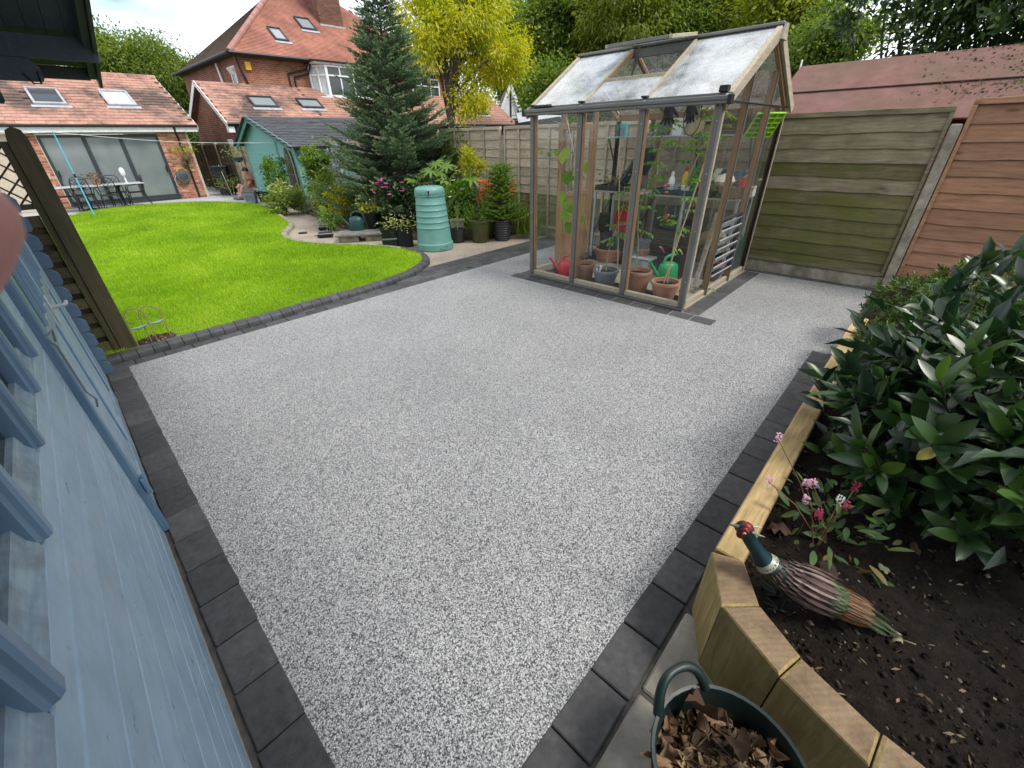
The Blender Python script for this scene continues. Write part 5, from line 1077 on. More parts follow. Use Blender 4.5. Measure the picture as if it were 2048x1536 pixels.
# dead leaves, stone
DL=[]
for k in range(5):
    mb=lobed(.10,.085,5 if k<3 else 3,teeth=.16,cup=.12,fold=.1); g=random.Random(k); mb.v=[(x,y,z+g.uniform(-.012,.012)+.012*math.sin(90*x+k)+1.2*(abs(y)**1.5)*(1 if k%2 else -1)) for x,y,z in mb.v]; mb.tube([(-.03,0,.004),(.02,0,.0)],.0016,4); DL.append(mb.mesh('leaf')); DL[-1].polygons.foreach_set('use_smooth',[True]*len(DL[-1].polygons))
for (u,v,z,s,l,mt) in [(1560,1072,.31,1.0,'pale brown curled dead leaf behind the pheasant head','leaf_dead'),(1810,1282,.30,.9,'grey green lobed leaf lying at the pheasant tail','leaf_grey'),(1645,1118,.32,.8,'folded grey green leaf under the flower spikes','leaf_grey'),(1835,1105,.295,.45,'small tan leaf on the dark soil right of the flowers','leaf_dead'),(1782,1145,.295,.4,'thin reddish leaf on the soil behind the pheasant tail','leaf_dead')]:
    if mt not in M: M[mt]=leafmat('grey_green_leaf',[(0,(.10,.14,.085)),(1,(.16,.21,.13))],trans=.1,objvar=True)
    o=obj('fallen_leaf',DL[0 if s>.5 else 4],M[mt],None,gp(u,v,z),(rng.uniform(-.3,.3),rng.uniform(-.3,.3),rng.uniform(0,6.28)),scale=(s,s,s)); tag(o,l,'leaf')
st=obj('stone',MB().lathe([(.012,-.008),(.024,-.004),(.022,.008),(.010,.014)],7,Matrix.Diagonal((1.2,.8,1,1)),capt=True),M['lead'],None,gp(1640,977,.30),(.2,.1,.4)); tag(st,'pale angular stone on the soil behind the pink flowers','stone')
# ---------------------------------------------------------------- tin pheasant
def pheasant():
    base=Vector((1.335,-.12,.285)); T=thing('pheasant_ornament','painted metal pheasant ornament with red face standing in the bed','garden ornament',base)
    spine=[Vector(p) for p in [(1.262,.098,.612),(1.272,.078,.572),(1.288,.048,.525),(1.303,.018,.482),(1.318,-.03,.445),(1.338,-.09,.425),(1.362,-.16,.408),(1.388,-.225,.385),(1.412,-.285,.352)]]
    rad=[.025,.023,.024,.032,.052,.062,.058,.042,.02]
    C=cr([tuple(p-base) for p in spine],k=5); rr=np.interp(np.linspace(0,8,len(C)),range(9),rad)
    mt=lambda n,a,b,ro=.45,mtl=.35: mk(n,[a,b],scale=30,rough=ro,metal=mtl,bump=.15,bscale=120,var=.15)
    body=mt('pheasant_body_paint',(.02,.045,.04),(.05,.045,.025)); neck=mt('pheasant_neck_paint',(.006,.03,.04),(.012,.05,.055)); red=mt('pheasant_red_paint',(.15,.015,.018),(.24,.03,.03))
    hack=mt('plum_bronze_feather',(.04,.025,.022),(.13,.085,.072)); rust=mt('rust_feather',(.075,.037,.014),(.16,.085,.032)); grn=mt('dark_green_feather',(.025,.04,.015),(.07,.085,.03)); col=mt('pheasant_collar',(.24,.28,.22),(.38,.40,.32))
    k=17; obj('body',MB().tube([Vector(c) for c in C[k-1:]],list(rr[k-1:]),14),body,T,smooth=80)
    obj('neck',MB().tube([Vector(c) for c in C[:k]],list(rr[:k]),14),neck,T,smooth=80)
    obj('collar',MB().tube([Vector(c) for c in C[k-2:k+1]],[r+.0025 for r in rr[k-2:k+1]],14,False),col,T,smooth=80)
    hd=spine[0]-base; fw=Vector((-.42,.75,.25)).normalized(); sd=fw.cross(Vector((0,0,1))).normalized(); up=sd.cross(fw)
    F=Matrix(((fw.x,sd.x,up.x,hd.x),(fw.y,sd.y,up.y,hd.y),(fw.z,sd.z,up.z,hd.z),(0,0,0,1)))
    obj('head',MB().lathe([(.002,-.028),(.020,-.018),(.027,0),(.022,.018),(.002,.026)],14,F@Matrix.Rotation(R(90),4,'Y')@Matrix.Diagonal((1,.85,1.15,1))),neck,T,smooth=80)
    obj('crown',MB().lathe([(.002,-.024),(.016,-.015),(.0215,0),(.017,.014),(.002,.021)],12,F@Matrix.Translation((.002,0,.010))@Matrix.Rotation(R(90),4,'Y')@Matrix.Diagonal((1,.9,1.1,1))),red,T,smooth=80)
    for s in (-1,1):
        w=MB().lathe([(.020,-.003),(.019,.003),(.010,.007),(.001,.008)],12,F@Matrix.Translation((.008,s*.0165,-.006))@Matrix.Rotation(R(-90*s),4,'X')@Matrix.Diagonal((1,1.35,1,1))); wa=obj('face_wattle',w,red,T,smooth=60)
        obj('eye',MB().lathe([(.0062,0),(.006,.002),(.003,.0035),(.0005,.004)],10,F@Matrix.Translation((.010,s*.024,.001))@Matrix.Rotation(R(-90*s),4,'X')),plain('eye_ring',(.62,.42,.30)) if 'eye_ring' not in bpy.data.materials else bpy.data.materials['eye_ring'],wa)
        obj('pupil',MB().lathe([(.0035,.0),(.003,.0015),(.0005,.002)],8,F@Matrix.Translation((.010,s*.0278,.001))@Matrix.Rotation(R(-90*s),4,'X')),M['black'],wa)
        obj('ear_tuft',MB().tube([F@Vector((-.016,s*.012,.010)),F@Vector((-.036,s*.018,.013)),F@Vector((-.055,s*.02,.016))],[.006,.004,.001],6),col,T)
    obj('beak',MB().tube([F@Vector((.020,0,.0)),F@Vector((.034,0,.0)),F@Vector((.056,0,-.006))],[.010,.007,.001],8),plain('horn_beak',(.10,.10,.085)),T,smooth=60)
    def frame(s):
        i=min(int(s*(len(C)-1)),len(C)-2); t=Vector(C[i+1]-C[i]).normalized(); c=Vector(C[i]).lerp(Vector(C[i+1]),s*(len(C)-1)-i); sd=t.cross(Vector((0,0,1))).normalized(); return c,t,sd,sd.cross(t),float(np.interp(s*(len(C)-1),range(len(rr)),rr))
    FM={'hack':lance(.085,.014,fold=.35,curl=.05,seg=4).mesh('feather'),'scal':lance(.06,.036,fold=.12,curl=.12,seg=6).mesh('feather'),'tail':lance(.185,.024,fold=.25,curl=.06,seg=6).mesh('feather'),'wing':lance(.13,.028,fold=.2,curl=.05,seg=5).mesh('feather')}
    # round the tips of the scale feathers
    def put(kind,mat,s,phi,lift,sc=1.0,off=.004,roll=0.):
        c,t,sd,u,r=frame(s); n=(u*math.cos(phi)+sd*math.sin(phi)); x=(t+n*lift).normalized(); y=n.cross(x).normalized(); z=x.cross(y)
        o=obj('feather',FM[kind],mat,T); o.rotation_euler=Matrix((x,y,z)).transposed().to_euler(); o.location=c+n*(r+off); o.scale=(sc,)*3
    g=random.Random(4)
    for row,(s0,m_,sc) in enumerate(((.40,11,.9),(.45,13,1.15),(.50,13,1.4),(.55,13,1.5),(.60,12,1.5))):
        for k2 in range(m_): put('hack',hack,s0+g.uniform(-.01,.01),-1.5+3.0*(k2+.5*(row%2))/(m_-1),.02+.08*g.random(),sc*g.uniform(.85,1.15),.003+.002*row)
    for row,(s0,m_,mt_) in enumerate(((.68,11,rust),(.72,11,rust),(.765,10,rust),(.81,9,grn),(.85,8,grn))):
        for k2 in range(m_): put('scal',mt_ if (k2+row)%4 else grn,s0,-1.7+3.4*(k2+.5*(row%2))/(m_-1),.03,1.0,.007-.001*row)
    for k2 in range(10): put('wing',grn if k2%3 else rust,.80,-1.5+3.0*k2/9,.0,1.0,.004)
    for k2 in range(9): put('tail',grn,.90+.05*(k2%3),-1.3+2.6*k2/8,.03+.05*(k2%2),.95-.1*abs(k2-4),.002)
    for s in (-1,1):
        c,t,sd,u,r=frame(.62); a=c+sd*.03*s-u*.05; obj('leg',MB().tube([a,Vector((a.x,a.y,.0))],[.010,.006],7),M['iron'],T)
        f=Vector((a.x,a.y,.006)); mb=MB()
        for an in (-.5,0,.5,3.14): mb.tube([f,f+(-t*math.cos(an)+sd*math.sin(an))*.05],[.005,.003],5)
        obj('foot',mb,M['iron'],T)
pheasant()
# ---------------------------------------------------------------- trug of dead leaves
TG=thing('garden_trug','dark teal rubber trug with loop handle at the foot of timber blocks','trug',(.70,-.115,.003))
pr=[(.145,0),(.155,.01),(.185,.16),(.200,.30),(.208,.318),(.206,.325),(.197,.322),(.190,.30),(.176,.16),(.148,.02)]
obj('tub_body',MB().lathe(pr,40),M['teal_tub'],TG,smooth=50)
for s in (1,-1):
    a0=R(66 if s>0 else 246); mb=MB(); pts=[]
    for t in np.linspace(-1,1,17):
        th=a0+t*.46; e=(1-abs(t)**3.0); r=.203+.028*e; pts.append(Vector((r*math.cos(th),r*math.sin(th),.312+.088*e)))
    mb.tube(pts,[.016-.003*(1-abs(t)) for t in np.linspace(-1,1,17)],8); obj('handle',mb,M['teal_tub'],TG,smooth=60)
def heap():
    T=thing('leaf_heap','heap of brown dead leaves and twigs filling the teal trug','dead leaves',(.70,-.115,.2)); g=random.Random(9)
    for k in range(190):
        a=g.uniform(0,6.28); r=.172*math.sqrt(g.random()); x,y=r*math.cos(a),r*math.sin(a)
        slope=-.25*(x*.75+y*.55)    # the heap lies lower on the far side
        z=.05+.045*g.random()+slope*1.1-r*.1
        o=obj('leaf',DL[k%5],M['leaf_dead'],T,(x,y,z),(g.gauss(0,.55),g.gauss(0,.55),g.uniform(0,6.28)),scale=(g.uniform(.4,.9),g.uniform(.35,.85),g.uniform(.5,1.3)))
    mb=MB().lathe([(.17,-.04),(.10,.045),(.02,.05)],16,capt=True); stuff(obj('leaf_mould',mb,M['soil'],T,(0,0,-.02),(R(12),R(-14),0)))
    n=260; q=np.random.default_rng(2); A=q.uniform(0,6.28,n); rr=.16*np.sqrt(q.random(n)); P=np.c_[rr*np.cos(A),rr*np.sin(A),.05-.2*(rr*np.cos(A)*.75+rr*np.sin(A)*.55)+.04*q.random(n)]
    stuff(obj('leaf_litter',leaves('leaf_litter',P,q.normal(size=(n,3)),np.tile([0,0,1.],(n,1))+q.normal(size=(n,3))*.6,q.uniform(.03,.06,n),q.uniform(.015,.035,n),curl=.3),M['leaf_litter'],T))
    for k in range(9):
        a=g.uniform(0,6.28); p=Vector((g.uniform(-.1,.1),g.uniform(-.1,.1),.09)); d=Vector((math.cos(a),math.sin(a),g.uniform(.1,.9)))*.09
        obj('twig',MB().tube([p-d,p,p+d*.7+Vector((0,0,.01))],[.0024,.002,.0012],5),M['bark'],T)
    for k,(x,y) in enumerate(((.10,.06),(.12,-.02))):
        o=obj('leaf',DL[1],M['leaf_grey'],T,(x,y,.12),(.9,-.6,1.9+k),scale=(1.1,1.1,1.1))
heap()
# ---------------------------------------------------------------- finger in front of the lens
def finger():
    c=at(-84,440,.060); d=(-_u*.90-_r*.42-_f*.12).normalized()
    T=thing('finger','pink blurred fingertip reaching in at the left picture edge','finger',c-d*.0)
    obj('finger_skin',MB().tube([-d*.0066,-d*.0050,-d*.002,d*.004,d*.016,d*.026,d*.034,d*.05,d*.075],[.0014,.0042,.0062,.0072,.0075,.0079,.0077,.0083,.0088],18),M['skinpink'],T,smooth=80)
    obj('nail',MB().lathe([(.0045,0),(.0042,.0006),(.001,.0009)],12,Matrix.Translation(_u*.0068+d*.004)@Matrix.Diagonal((1.2,1,1,1))),M['skin'],T,smooth=60)
finger()
M['tile_hip']=mk('weathered_hip_tile',[(.28,.13,.11),(.42,.24,.20)],scale=5,var=.15,rough=.85)
# ---------------------------------------------------------------- houses
def strips(p0,p1,q0,q1,n,step=.018):
    """stepped tile courses between the eave p0-p1 and the ridge q0-q1"""
    p0,p1,q0,q1=map(Vector,(p0,p1,q0,q1)); nn=(p1-p0).cross(q0-p0).normalized(); nn=nn if nn.z>0 else -nn; mb=MB()
    for k in range(n):
        a,b=k/n,(k+1)/n; A=p0.lerp(q0,a)+nn*step; B=p1.lerp(q1,a)+nn*step; C=p1.lerp(q1,b); D=p0.lerp(q0,b); mb.add([A,B,C,D,A-nn*step,B-nn*step],[(0,1,2,3),(4,5,1,0)])
    return mb
def tile_field(T,x0,x1,ye,ze,yr,zr,rows,tw,mat,name='roof_tile',clip=None,th=.03):
    """separate tiles on a slope rising from y=ye to y=yr; shared mesh, broken bond"""
    sl=math.hypot(yr-ye,zr-ze); g=sl/rows; ang=math.atan2(zr-ze,yr-ye)
    me=MB().box(-tw/2+.003,tw/2-.003,-.01,g*1.18,-th/2,th/2,b=.003).mesh(name); c=0
    for r in range(rows):
        s=r*g; n=int((x1-x0)/tw)+1
        for k in range(n):
            x=x0+tw*(k+.5*(r%2))+tw*.25
            if x+tw/2>x1+.02: continue
            if clip and clip(x,r): continue
            o=obj(name,me,mat,T,(x,ye+s*math.cos(ang),ze+s*math.sin(ang)+.012+rng.uniform(0,.004)),(ang-.085+rng.gauss(0,.006),rng.gauss(0,.004),rng.gauss(0,.006)),w=True); c+=1
    return c
def skylight(T,x0,x1,ye,ze,slope,s0,s1,fm='lead',pm='pane_sky'):
    ang=math.atan(slope); c,s=math.cos(ang),math.sin(ang); Mx=Matrix(((1,0,0,0),(0,c,-s,ye),(0,s,c,ze),(0,0,0,1)))
    f=obj('roof_window',MB().box(x0,x1,s0,s0+.09,.03,.10,Mx,b=.01).box(x0,x1,s1-.07,s1,.03,.12,Mx,b=.01).box(x0,x0+.07,s0+.091,s1-.071,.03,.10,Mx,b=.01).box(x1-.07,x1,s0+.091,s1-.071,.03,.10,Mx,b=.01),M[fm],T,w=True)
    obj('pane',MB().box(x0+.071,x1-.071,s0+.091,s1-.071,.05,.06,Mx),M[pm],f)
    obj('flashing',MB().box(x0-.08,x1+.08,s0-.16,s0-.001,.028,.036,Mx),M['lead'],f); return f
BU=thing('brick_bungalow','single storey brick house with clay tile roof and grey sliding doors beyond the lawn','house',(2.5,23.5,0))
def B(n,mb,mt,par=None,**k): return obj(n,mb,M[mt],par or BU,w=par is None,**k)
WY=21.42
B('wall',MB().box(-5,.915,WY,WY+.25,0,2.3).box(4.075,5.02,WY,WY+.25,0,2.3).box(.916,4.074,WY,WY+.25,2.17,2.3).box(4.77,5.02,WY+.251,28,0,2.3),'mortar')
mb=MB(); mb.prism([(WY+.02,2.3),(28,2.3),(24.75,4.0)],4.78,5.01,Matrix(((0,0,1,0),(1,0,0,0),(0,1,0,0),(0,0,0,1)))); B('gable',mb,'mortar')
bm=MB().box(-.1045,.1045,-.02,.02,-.0325,.0325,b=.004).mesh('brick'); bh=MB().box(-.05,.05,-.02,.02,-.0325,.0325,b=.004).mesh('brick')
for r_ in range(29):
    z=.04+.0765*r_
    for x0,x1 in ((.24,.915),(4.075,5.02)):
        x=x0+(.11 if r_%2 else 0)
        if r_%2: obj('brick',bh,M['brick'],BU,(x0+.05,WY-.008+.02,z),w=True)
        while x+.2<x1: obj('brick',bm,M['brick'],BU,(x+.107,WY+.012+rng.uniform(-.004,.003),z),w=True); x+=.2185
        if x+.1<x1: obj('brick',bh,M['brick'],BU,(x+.052,WY+.012,z),w=True)
DR=B('sliding_door',MB().box(.92,4.07,WY+.02,WY+.12,2.08,2.16,b=.004).box(.92,4.07,WY+.02,WY+.12,.1,.19,b=.004).box(.92,.99,WY+.02,WY+.12,.191,2.079,b=.004).box(4.0,4.07,WY+.02,WY+.12,.191,2.079,b=.004),'anthracite')
xm=[.99,ony(165,273,WY).x,ony(240,275,WY).x,4.0]
for x in xm[1:3]: B('mullion',MB().box(x-.055,x+.055,WY+.03,WY+.11,.191,2.079,b=.004),'anthracite',DR)
for a,b in zip(xm[:-1],xm[1:]): B('door_pane',MB().box(a-.02,b+.02,WY+.07,WY+.078,.19,2.08),'pane_blind',DR)
for x in (1.02,3.97): B('door_handle',MB().box(x-.02,x+.02,WY-.02,WY+.019,.95,1.15,b=.005),'black',DR)
B('sill',MB().box(.9,4.1,WY-.06,WY+.02,.06,.098,b=.004),'anthracite')
B('fascia',MB().box(-5,5.36,WY-.22,WY-.195,2.22,2.385,b=.004),'white'); B('soffit',MB().box(-5,5.36,WY-.194,WY-.001,2.222,2.232),'white')
B('gutter',MB().tube([(-5,WY-.27,2.41),(5.4,WY-.27,2.41)],.045,10),'black')
B('downpipe',MB().tube([(4.62,WY-.26,2.38),(4.62,WY-.2,2.2),(4.68,WY-.05,2.0),(4.68,WY-.05,.0)],.034,8),'black')
ye,ze,yr,zr=WY-.3,2.43,24.78,4.17; sl=(zr-ze)/(yr-ye)
stuff(B('roof_tiles',strips((-5,ye,ze),(.15,ye,ze),(-5,yr,zr),(.15,yr,zr),18),'tile'))
B('roof_deck',MB().add([(-5,ye+.02,ze-.01),(5.34,ye+.02,ze-.01),(5.34,yr,zr-.02),(-5,yr,zr-.02),(-5,28.3,ze-.01),(5.34,28.3,ze-.01)],[(0,1,2,3),(3,2,5,4)]),'tile_moss')
for k in range(18): B('ridge_tile',MB().tube([(.0+.3*k,yr,zr-.02),(.29+.3*k,yr,zr-.025)],.10,8),'tile')
def sx(u,v): # point on the roof slope through a photo point
    d=ray(u,v); n=Vector((0,-sl,1)).normalized(); t=(Vector((0,ye,ze))-Vector((0,0,CH))).dot(n)/d.dot(n); return Vector((0,0,CH))+d*t
h=math.hypot(1,sl); boxes=[]
for (a,b),pm_ in ((((92,212),(50,180)),'pane_dark'),(((232,214),(198,185)),'pane_pale')):
    p=sx(*a); q=sx(*b); boxes.append((q.x-.02,q.x+.80,(p.y-ye)*h,(q.y-ye)*h)); skylight(BU,q.x-.02,q.x+.80,ye,ze,sl,(p.y-ye)*h,(q.y-ye)*h,pm=pm_)
def in_boxes(bx,x,s): return any(b[0]<x<b[1] and b[2]-.1<s<b[3]-.2 for b in bx)
g_=math.hypot(yr-ye,zr-ze)/18; ns=tile_field(BU,.02,5.36,ye,ze,yr,zr,18,.34,M['tile'],clip=lambda x,r:in_boxes(boxes,x,r*g_))
B('chimney',MB().box(1.15,2.5,yr-.32,yr+.5,3.8,5.0),'chimbrick'); B('lead_flashing',MB().box(1.05,2.6,yr-.42,yr-.325,4.02,4.14,b=.01),'lead')
B('bargeboard',MB().bar((5.37,ye,ze-.08),(5.37,yr,zr-.08),.02,.14),'white')
# things on its wall
HRl=thing('hose_reel','grey wall mounted hose reel with yellow handle beside the sliding doors','hose reel',(4.36,WY-.12,.78))
obj('reel_body',MB().lathe([(.19,-.09),(.22,-.05),(.22,.05),(.19,.09),(.05,.095)],24,Matrix.Rotation(R(90),4,'X'),capt=True),plain('reel_grey',(.10,.115,.125)),HRl,smooth=40)
obj('reel_face',MB().lathe([(.15,.096),(.13,.11),(.02,.112)],20,Matrix.Rotation(R(90),4,'X'),capt=True),plain('reel_dark',(.05,.06,.07)),HRl,smooth=40)
obj('handle',MB().tube([(-.16,0,.15),(-.05,0,.26),(.08,0,.27),(.18,0,.16)],.018,6),M['yellow'],HRl); obj('hose',MB().tube([(-.2,-.02,.05),(-.3,-.02,-.1),(-.26,-.02,-.35),(-.1,-.02,-.5)],.012,6),M['lead'],HRl)
small_plant('hanging_basket_plant','hanging basket with yellow green plant high on the brick wall','' and None or (4.66,WY-.2,1.45),130,.19,'leaf_gold',.11,.045,.3,cat='hanging basket',seed=31)
obj('wicker_bowl',MB().lathe([(.02,-.16),(.13,-.09),(.17,.02)],14),M['wicker'],bpy.data.objects['hanging_basket_plant'],(0,0,0),smooth=60)
tl=small_plant('trailing_plant','dark red trailing plant under the brick wall basket',(4.68,WY-.16,.98),90,.14,'leaf_litter',.08,.03,.4,seed=32)
# large brick house
HO=thing('brick_house','large two storey red brick house with hipped tile roof and roof windows','house',(14,28,0)); HY=24.3
def Hh(n,mb,mt,par=None,**k): return obj(n,mb,M[mt],par or HO,w=par is None,**k)
Hh('wall',MB().box(8.5,20.3,HY,33,0,5.12),'housebrick')
Hh('plinth_band',MB().box(8.49,20.31,HY-.012,HY+.1,4.98,5.05),'housebrick')
EZ=5.16; a=(8.2,HY-.3,EZ); b=(20.6,HY-.3,EZ); c=(12.6,28.5,8.5); d=(16.2,28.5,8.5); e=(8.2,33.3,EZ); f=(20.6,33.3,EZ)
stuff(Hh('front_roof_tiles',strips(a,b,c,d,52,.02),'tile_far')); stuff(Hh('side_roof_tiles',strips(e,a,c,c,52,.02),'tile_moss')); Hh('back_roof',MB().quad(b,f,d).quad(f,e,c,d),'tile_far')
for k in range(26):
    p=Vector(a).lerp(Vector(c),k/26); q=Vector(a).lerp(Vector(c),(k+.96)/26); Hh('ridge_tile',MB().tube([p+Vector((0,0,.03)),q+Vector((0,0,.045))],.11,8),'tile_hip')
for k in range(12): Hh('ridge_tile',MB().tube([(12.6+.3*k,28.5,8.53),(12.89+.3*k,28.5,8.53)],.11,8),'tile_hip')
Hh('soffit',MB().box(8.22,20.58,HY-.29,HY+.02,EZ-.05,EZ-.03).box(8.22,8.52,HY+.021,33.2,EZ-.05,EZ-.03),'darkgreen')
Hh('gutter',MB().tube([(8.15,HY-.35,EZ+.0),(20.6,HY-.35,EZ)],.07,8).tube([(8.13,HY-.3,EZ),(8.13,33.3,EZ)],.07,8),'black')
Hh('downpipe',MB().tube([(8.42,HY-.2,EZ-.05),(8.5,HY-.1,EZ-.4),(8.7,HY-.06,4.1)],.04,6),'black'); Hh('downpipe',MB().tube([(11.6,HY-.3,EZ-.05),(11.5,HY-.06,EZ-.35),(10.6,HY-.06,EZ-.55),(10.6,HY-.06,4.0)],.04,6),'black'); Hh('downpipe',MB().tube([(11.7,HY-.3,EZ-.05),(11.6,HY-.06,EZ-.5),(10.85,HY-.06,EZ-.68),(10.85,HY-.06,4.0)],.04,6),'black')
Hh('soil_pipe',MB().tube([(8.43,26.8,EZ-.1),(8.43,26.5,3.9)],.05,6),'white')
def win(T,x0,x1,z0,z1,y,nx=2,nz=2,fm='white',pm='pane_dark',W_=True):
    w_=obj('window',MB().box(x0,x1,y-.03,y+.05,z1-.07,z1,b=.005).box(x0,x1,y-.03,y+.05,z0,z0+.07,b=.005).box(x0,x0+.07,y-.03,y+.05,z0+.071,z1-.071,b=.005).box(x1-.07,x1,y-.03,y+.05,z0+.071,z1-.071,b=.005),M[fm],T,w=W_)
    for i in range(1,nx): xx=x0+(x1-x0)*i/nx; obj('glazing_bar',MB().box(xx-.03,xx+.03,y-.02,y+.04,z0+.072,z1-.072),M[fm],w_)
    if nz>1: zz=z0+(z1-z0)*.68; obj('glazing_bar',MB().box(x0+.072,x1-.072,y-.018,y+.038,zz-.03,zz+.03),M[fm],w_)
    obj('pane',MB().box(x0+.06,x1-.06,y+.015,y+.02,z0+.06,z1-.06),M[pm],w_); return w_
M['curtain']=mk('net_curtain_behind_glass',[(.36,.42,.44),(.62,.68,.70)],scale=7,stretch=(6,1,.4),rough=.15,bump=0,var=0)
# bay window: three faces, lead base, flat top
bay=obj('bay_window',MB().box(11.65,14.8,HY-.72,HY-.01,5.02,5.1).box(11.7,14.75,HY-.7,HY-.01,3.45,3.72,b=.01),M['white'],HO,w=True)
win(HO,12.2,14.3,3.73,5.0,HY-.66,3,2,pm='pane_dark')
for s,(xa,xb) in ((1,(11.66,12.18)),(-1,(14.82,14.32))):
    p=Vector((xa,HY-.02,0)); q=Vector((xb,HY-.66,0)); w_=obj('window',MB().bar(p+Vector((0,0,4.96)),q+Vector((0,0,4.96)),.06,.08).bar(p+Vector((0,0,3.77)),q+Vector((0,0,3.77)),.06,.08).bar(p+Vector((0,0,4.6)),q+Vector((0,0,4.6)),.05,.06),M['white'],HO,w=True)
    for t in (0,.5,1): r_=p.lerp(q,t); obj('glazing_bar',MB().box(r_.x-.035,r_.x+.035,r_.y-.035,r_.y+.035,3.73,5.0),M['white'],w_)
    mb=MB(); mb.add([p+Vector((.02*s,.02,3.75)),q+Vector((.02*s,.02,3.75)),q+Vector((.02*s,.02,4.98)),p+Vector((.02*s,.02,4.98))],[(0,1,2,3)]); obj('pane',mb,M['curtain'],w_)
Hh('bay_roof',MB().box(11.5,14.95,HY-.85,HY-.3,5.101,5.16,b=.01),'black')
win(HO,17.6,19.6,3.7,4.9,HY-.03,3,2,pm='pane_dark')
# side window, alarm box
sw=Hh('window',MB().box(8.46,8.52,24.75,25.35,3.9,4.02).box(8.46,8.52,24.75,25.35,4.72,4.8).box(8.46,8.52,24.75,24.82,4.02,4.72).box(8.46,8.52,25.28,25.35,4.02,4.72),'white'); Hh('pane',MB().box(8.485,8.495,24.8,25.3,4.0,4.75),'pane_dark',sw); Hh('opener',MB().bar((8.40,24.78,4.62),(8.40,25.32,4.62),.02,.3,up=(-.5,0,.86)),'white',sw)
Hh('alarm_box',MB().box(8.78,9.02,HY-.09,HY-.001,4.60,4.92,b=.02),'yellow')
Hh('flashing',MB().box(8.4,17,HY-.03,HY-.005,3.93,4.1,b=.005),'lead')
# chimney on the front slope
Hh('chimney',MB().box(13.95,15.25,26.6,27.9,6.6,9.1),'chimbrick')
for k in range(4): Hh('chimney_band',MB().box(13.95-.03*k-.02,15.25+.03*k+.02,26.6-.03*k-.02,27.9+.03*k+.02,9.1+.1*k,9.19+.1*k),'tile_far')
Hh('lead_flashing',MB().box(13.9,15.3,26.52,26.59,6.98,7.12),'lead')
hs=(8.5-EZ)/(28.5-HY+.3)
def hx(u,v): 
    d_=ray(u,v); n=Vector((0,-hs,1)).normalized(); t=(Vector((0,HY-.3,EZ))-Vector((0,0,CH))).dot(n)/d_.dot(n); return Vector((0,0,CH))+d_*t
for (p1,p2,w_) in (((568,84),(532,56),.62),((628,63),(586,36),.78)):
    p=hx(*p1);q=hx(*p2); h=math.hypot(1,hs); skylight(HO,q.x,q.x+w_,HY-.3,EZ,hs,(p.y-HY+.3)*h,(q.y-HY+.3)*h,'anthracite')
# its low extension
EX=thing('house_extension','low brick extension with orange tile roof and white gable boards before the large house','extension',(10,23,0)); EY=21.75; XE=6.6
def Ee(n,mb,mt,par=None,**k): return obj(n,mb,M[mt],par or EX,w=par is None,**k)
mb=MB(); mb.prism([(EY+.2,0),(24.28,0),(24.28,3.9),(EY+.2,2.28)],XE+.18,XE+.4,Matrix(((0,0,1,0),(1,0,0,0),(0,1,0,0),(0,0,0,1)))); Ee('gable_wall',mb,'housebrick')
Ee('front_wall',MB().box(XE+.401,24,EY+.2,EY+.4,0,2.28),'housebrick')
ez,er=2.5,4.08; es=(er-ez)/(24.28-EY)
stuff(Ee('roof_tiles',strips((10.9,EY,ez),(24,EY,ez),(10.9,24.26,er),(24,24.26,er),15),'tile_mid'))
Ee('roof_deck',MB().quad((XE+.02,EY+.02,ez-.01),(23.9,EY+.02,ez-.01),(23.9,24.26,er-.02),(XE+.02,24.26,er-.02)),'tile_moss')
Ee('bargeboard',MB().bar((XE-.02,EY-.03,ez-.07),(XE-.02,24.3,er-.05),.025,.18),'white'); Ee('bargeboard',MB().bar((XE-.02,24.32,er-.05),(XE-.02,27.2,2.62),.025,.18),'white'); mb=MB(); mb.prism([(24.281,0),(27.0,0),(27.0,2.5),(24.281,3.9)],XE+.18,XE+.4,Matrix(((0,0,1,0),(1,0,0,0),(0,1,0,0),(0,0,0,1)))); Ee('gable_wall',mb,'housebrick'); Ee('back_roof',MB().quad((XE,24.27,er),(8.5,24.27,er),(8.5,27.25,2.65),(XE,27.25,2.65)),'tile_mid'); Ee('soffit_return',MB().box(XE-.02,XE+.2,EY-.02,EY+.22,2.2,2.40),'white')
Ee('fascia',MB().box(XE+.0,24,EY-.0,EY+.02,2.26,2.44),'black'); Ee('gutter',MB().tube([(XE-.02,EY-.07,2.5),(24,EY-.07,2.5)],.055,8),'black')
def exq(u,v):
    d_=ray(u,v); n=Vector((0,-es,1)).normalized(); t=(Vector((0,EY,ez))-Vector((0,0,CH))).dot(n)/d_.dot(n); return Vector((0,0,CH))+d_*t
h=math.hypot(1,es); eboxes=[]
for (p1,p2,w_) in (((512,216),(492,195),1.05),((615,218),(590,200),1.05),((965,231),(935,217),1.2)):
    p=exq(*p1);q=exq(*p2); eboxes.append((q.x,q.x+w_,(p.y-EY)*h,(q.y-EY)*h)); skylight(EX,q.x,q.x+w_,EY,ez,es,(p.y-EY)*h,(q.y-EY)*h,'anthracite')
ge=math.hypot(24.26-EY,er-ez)/15; tile_field(EX,XE,11.0,EY,ez,24.26,er,15,.34,M['tile'],clip=lambda x,r:in_boxes(eboxes,x,r*ge))
ww=Ee('window',MB().box(XE+.16,XE+.2,22.3,22.95,1.25,1.32).box(XE+.16,XE+.2,22.3,22.95,1.9,1.97).box(XE+.16,XE+.2,22.3,22.36,1.32,1.9).box(XE+.16,XE+.2,22.6,22.64,1.32,1.9).box(XE+.16,XE+.2,22.89,22.95,1.32,1.9),'white'); Ee('pane',MB().box(XE+.175,XE+.182,22.3,22.95,1.28,1.94),'pane_dark',ww)
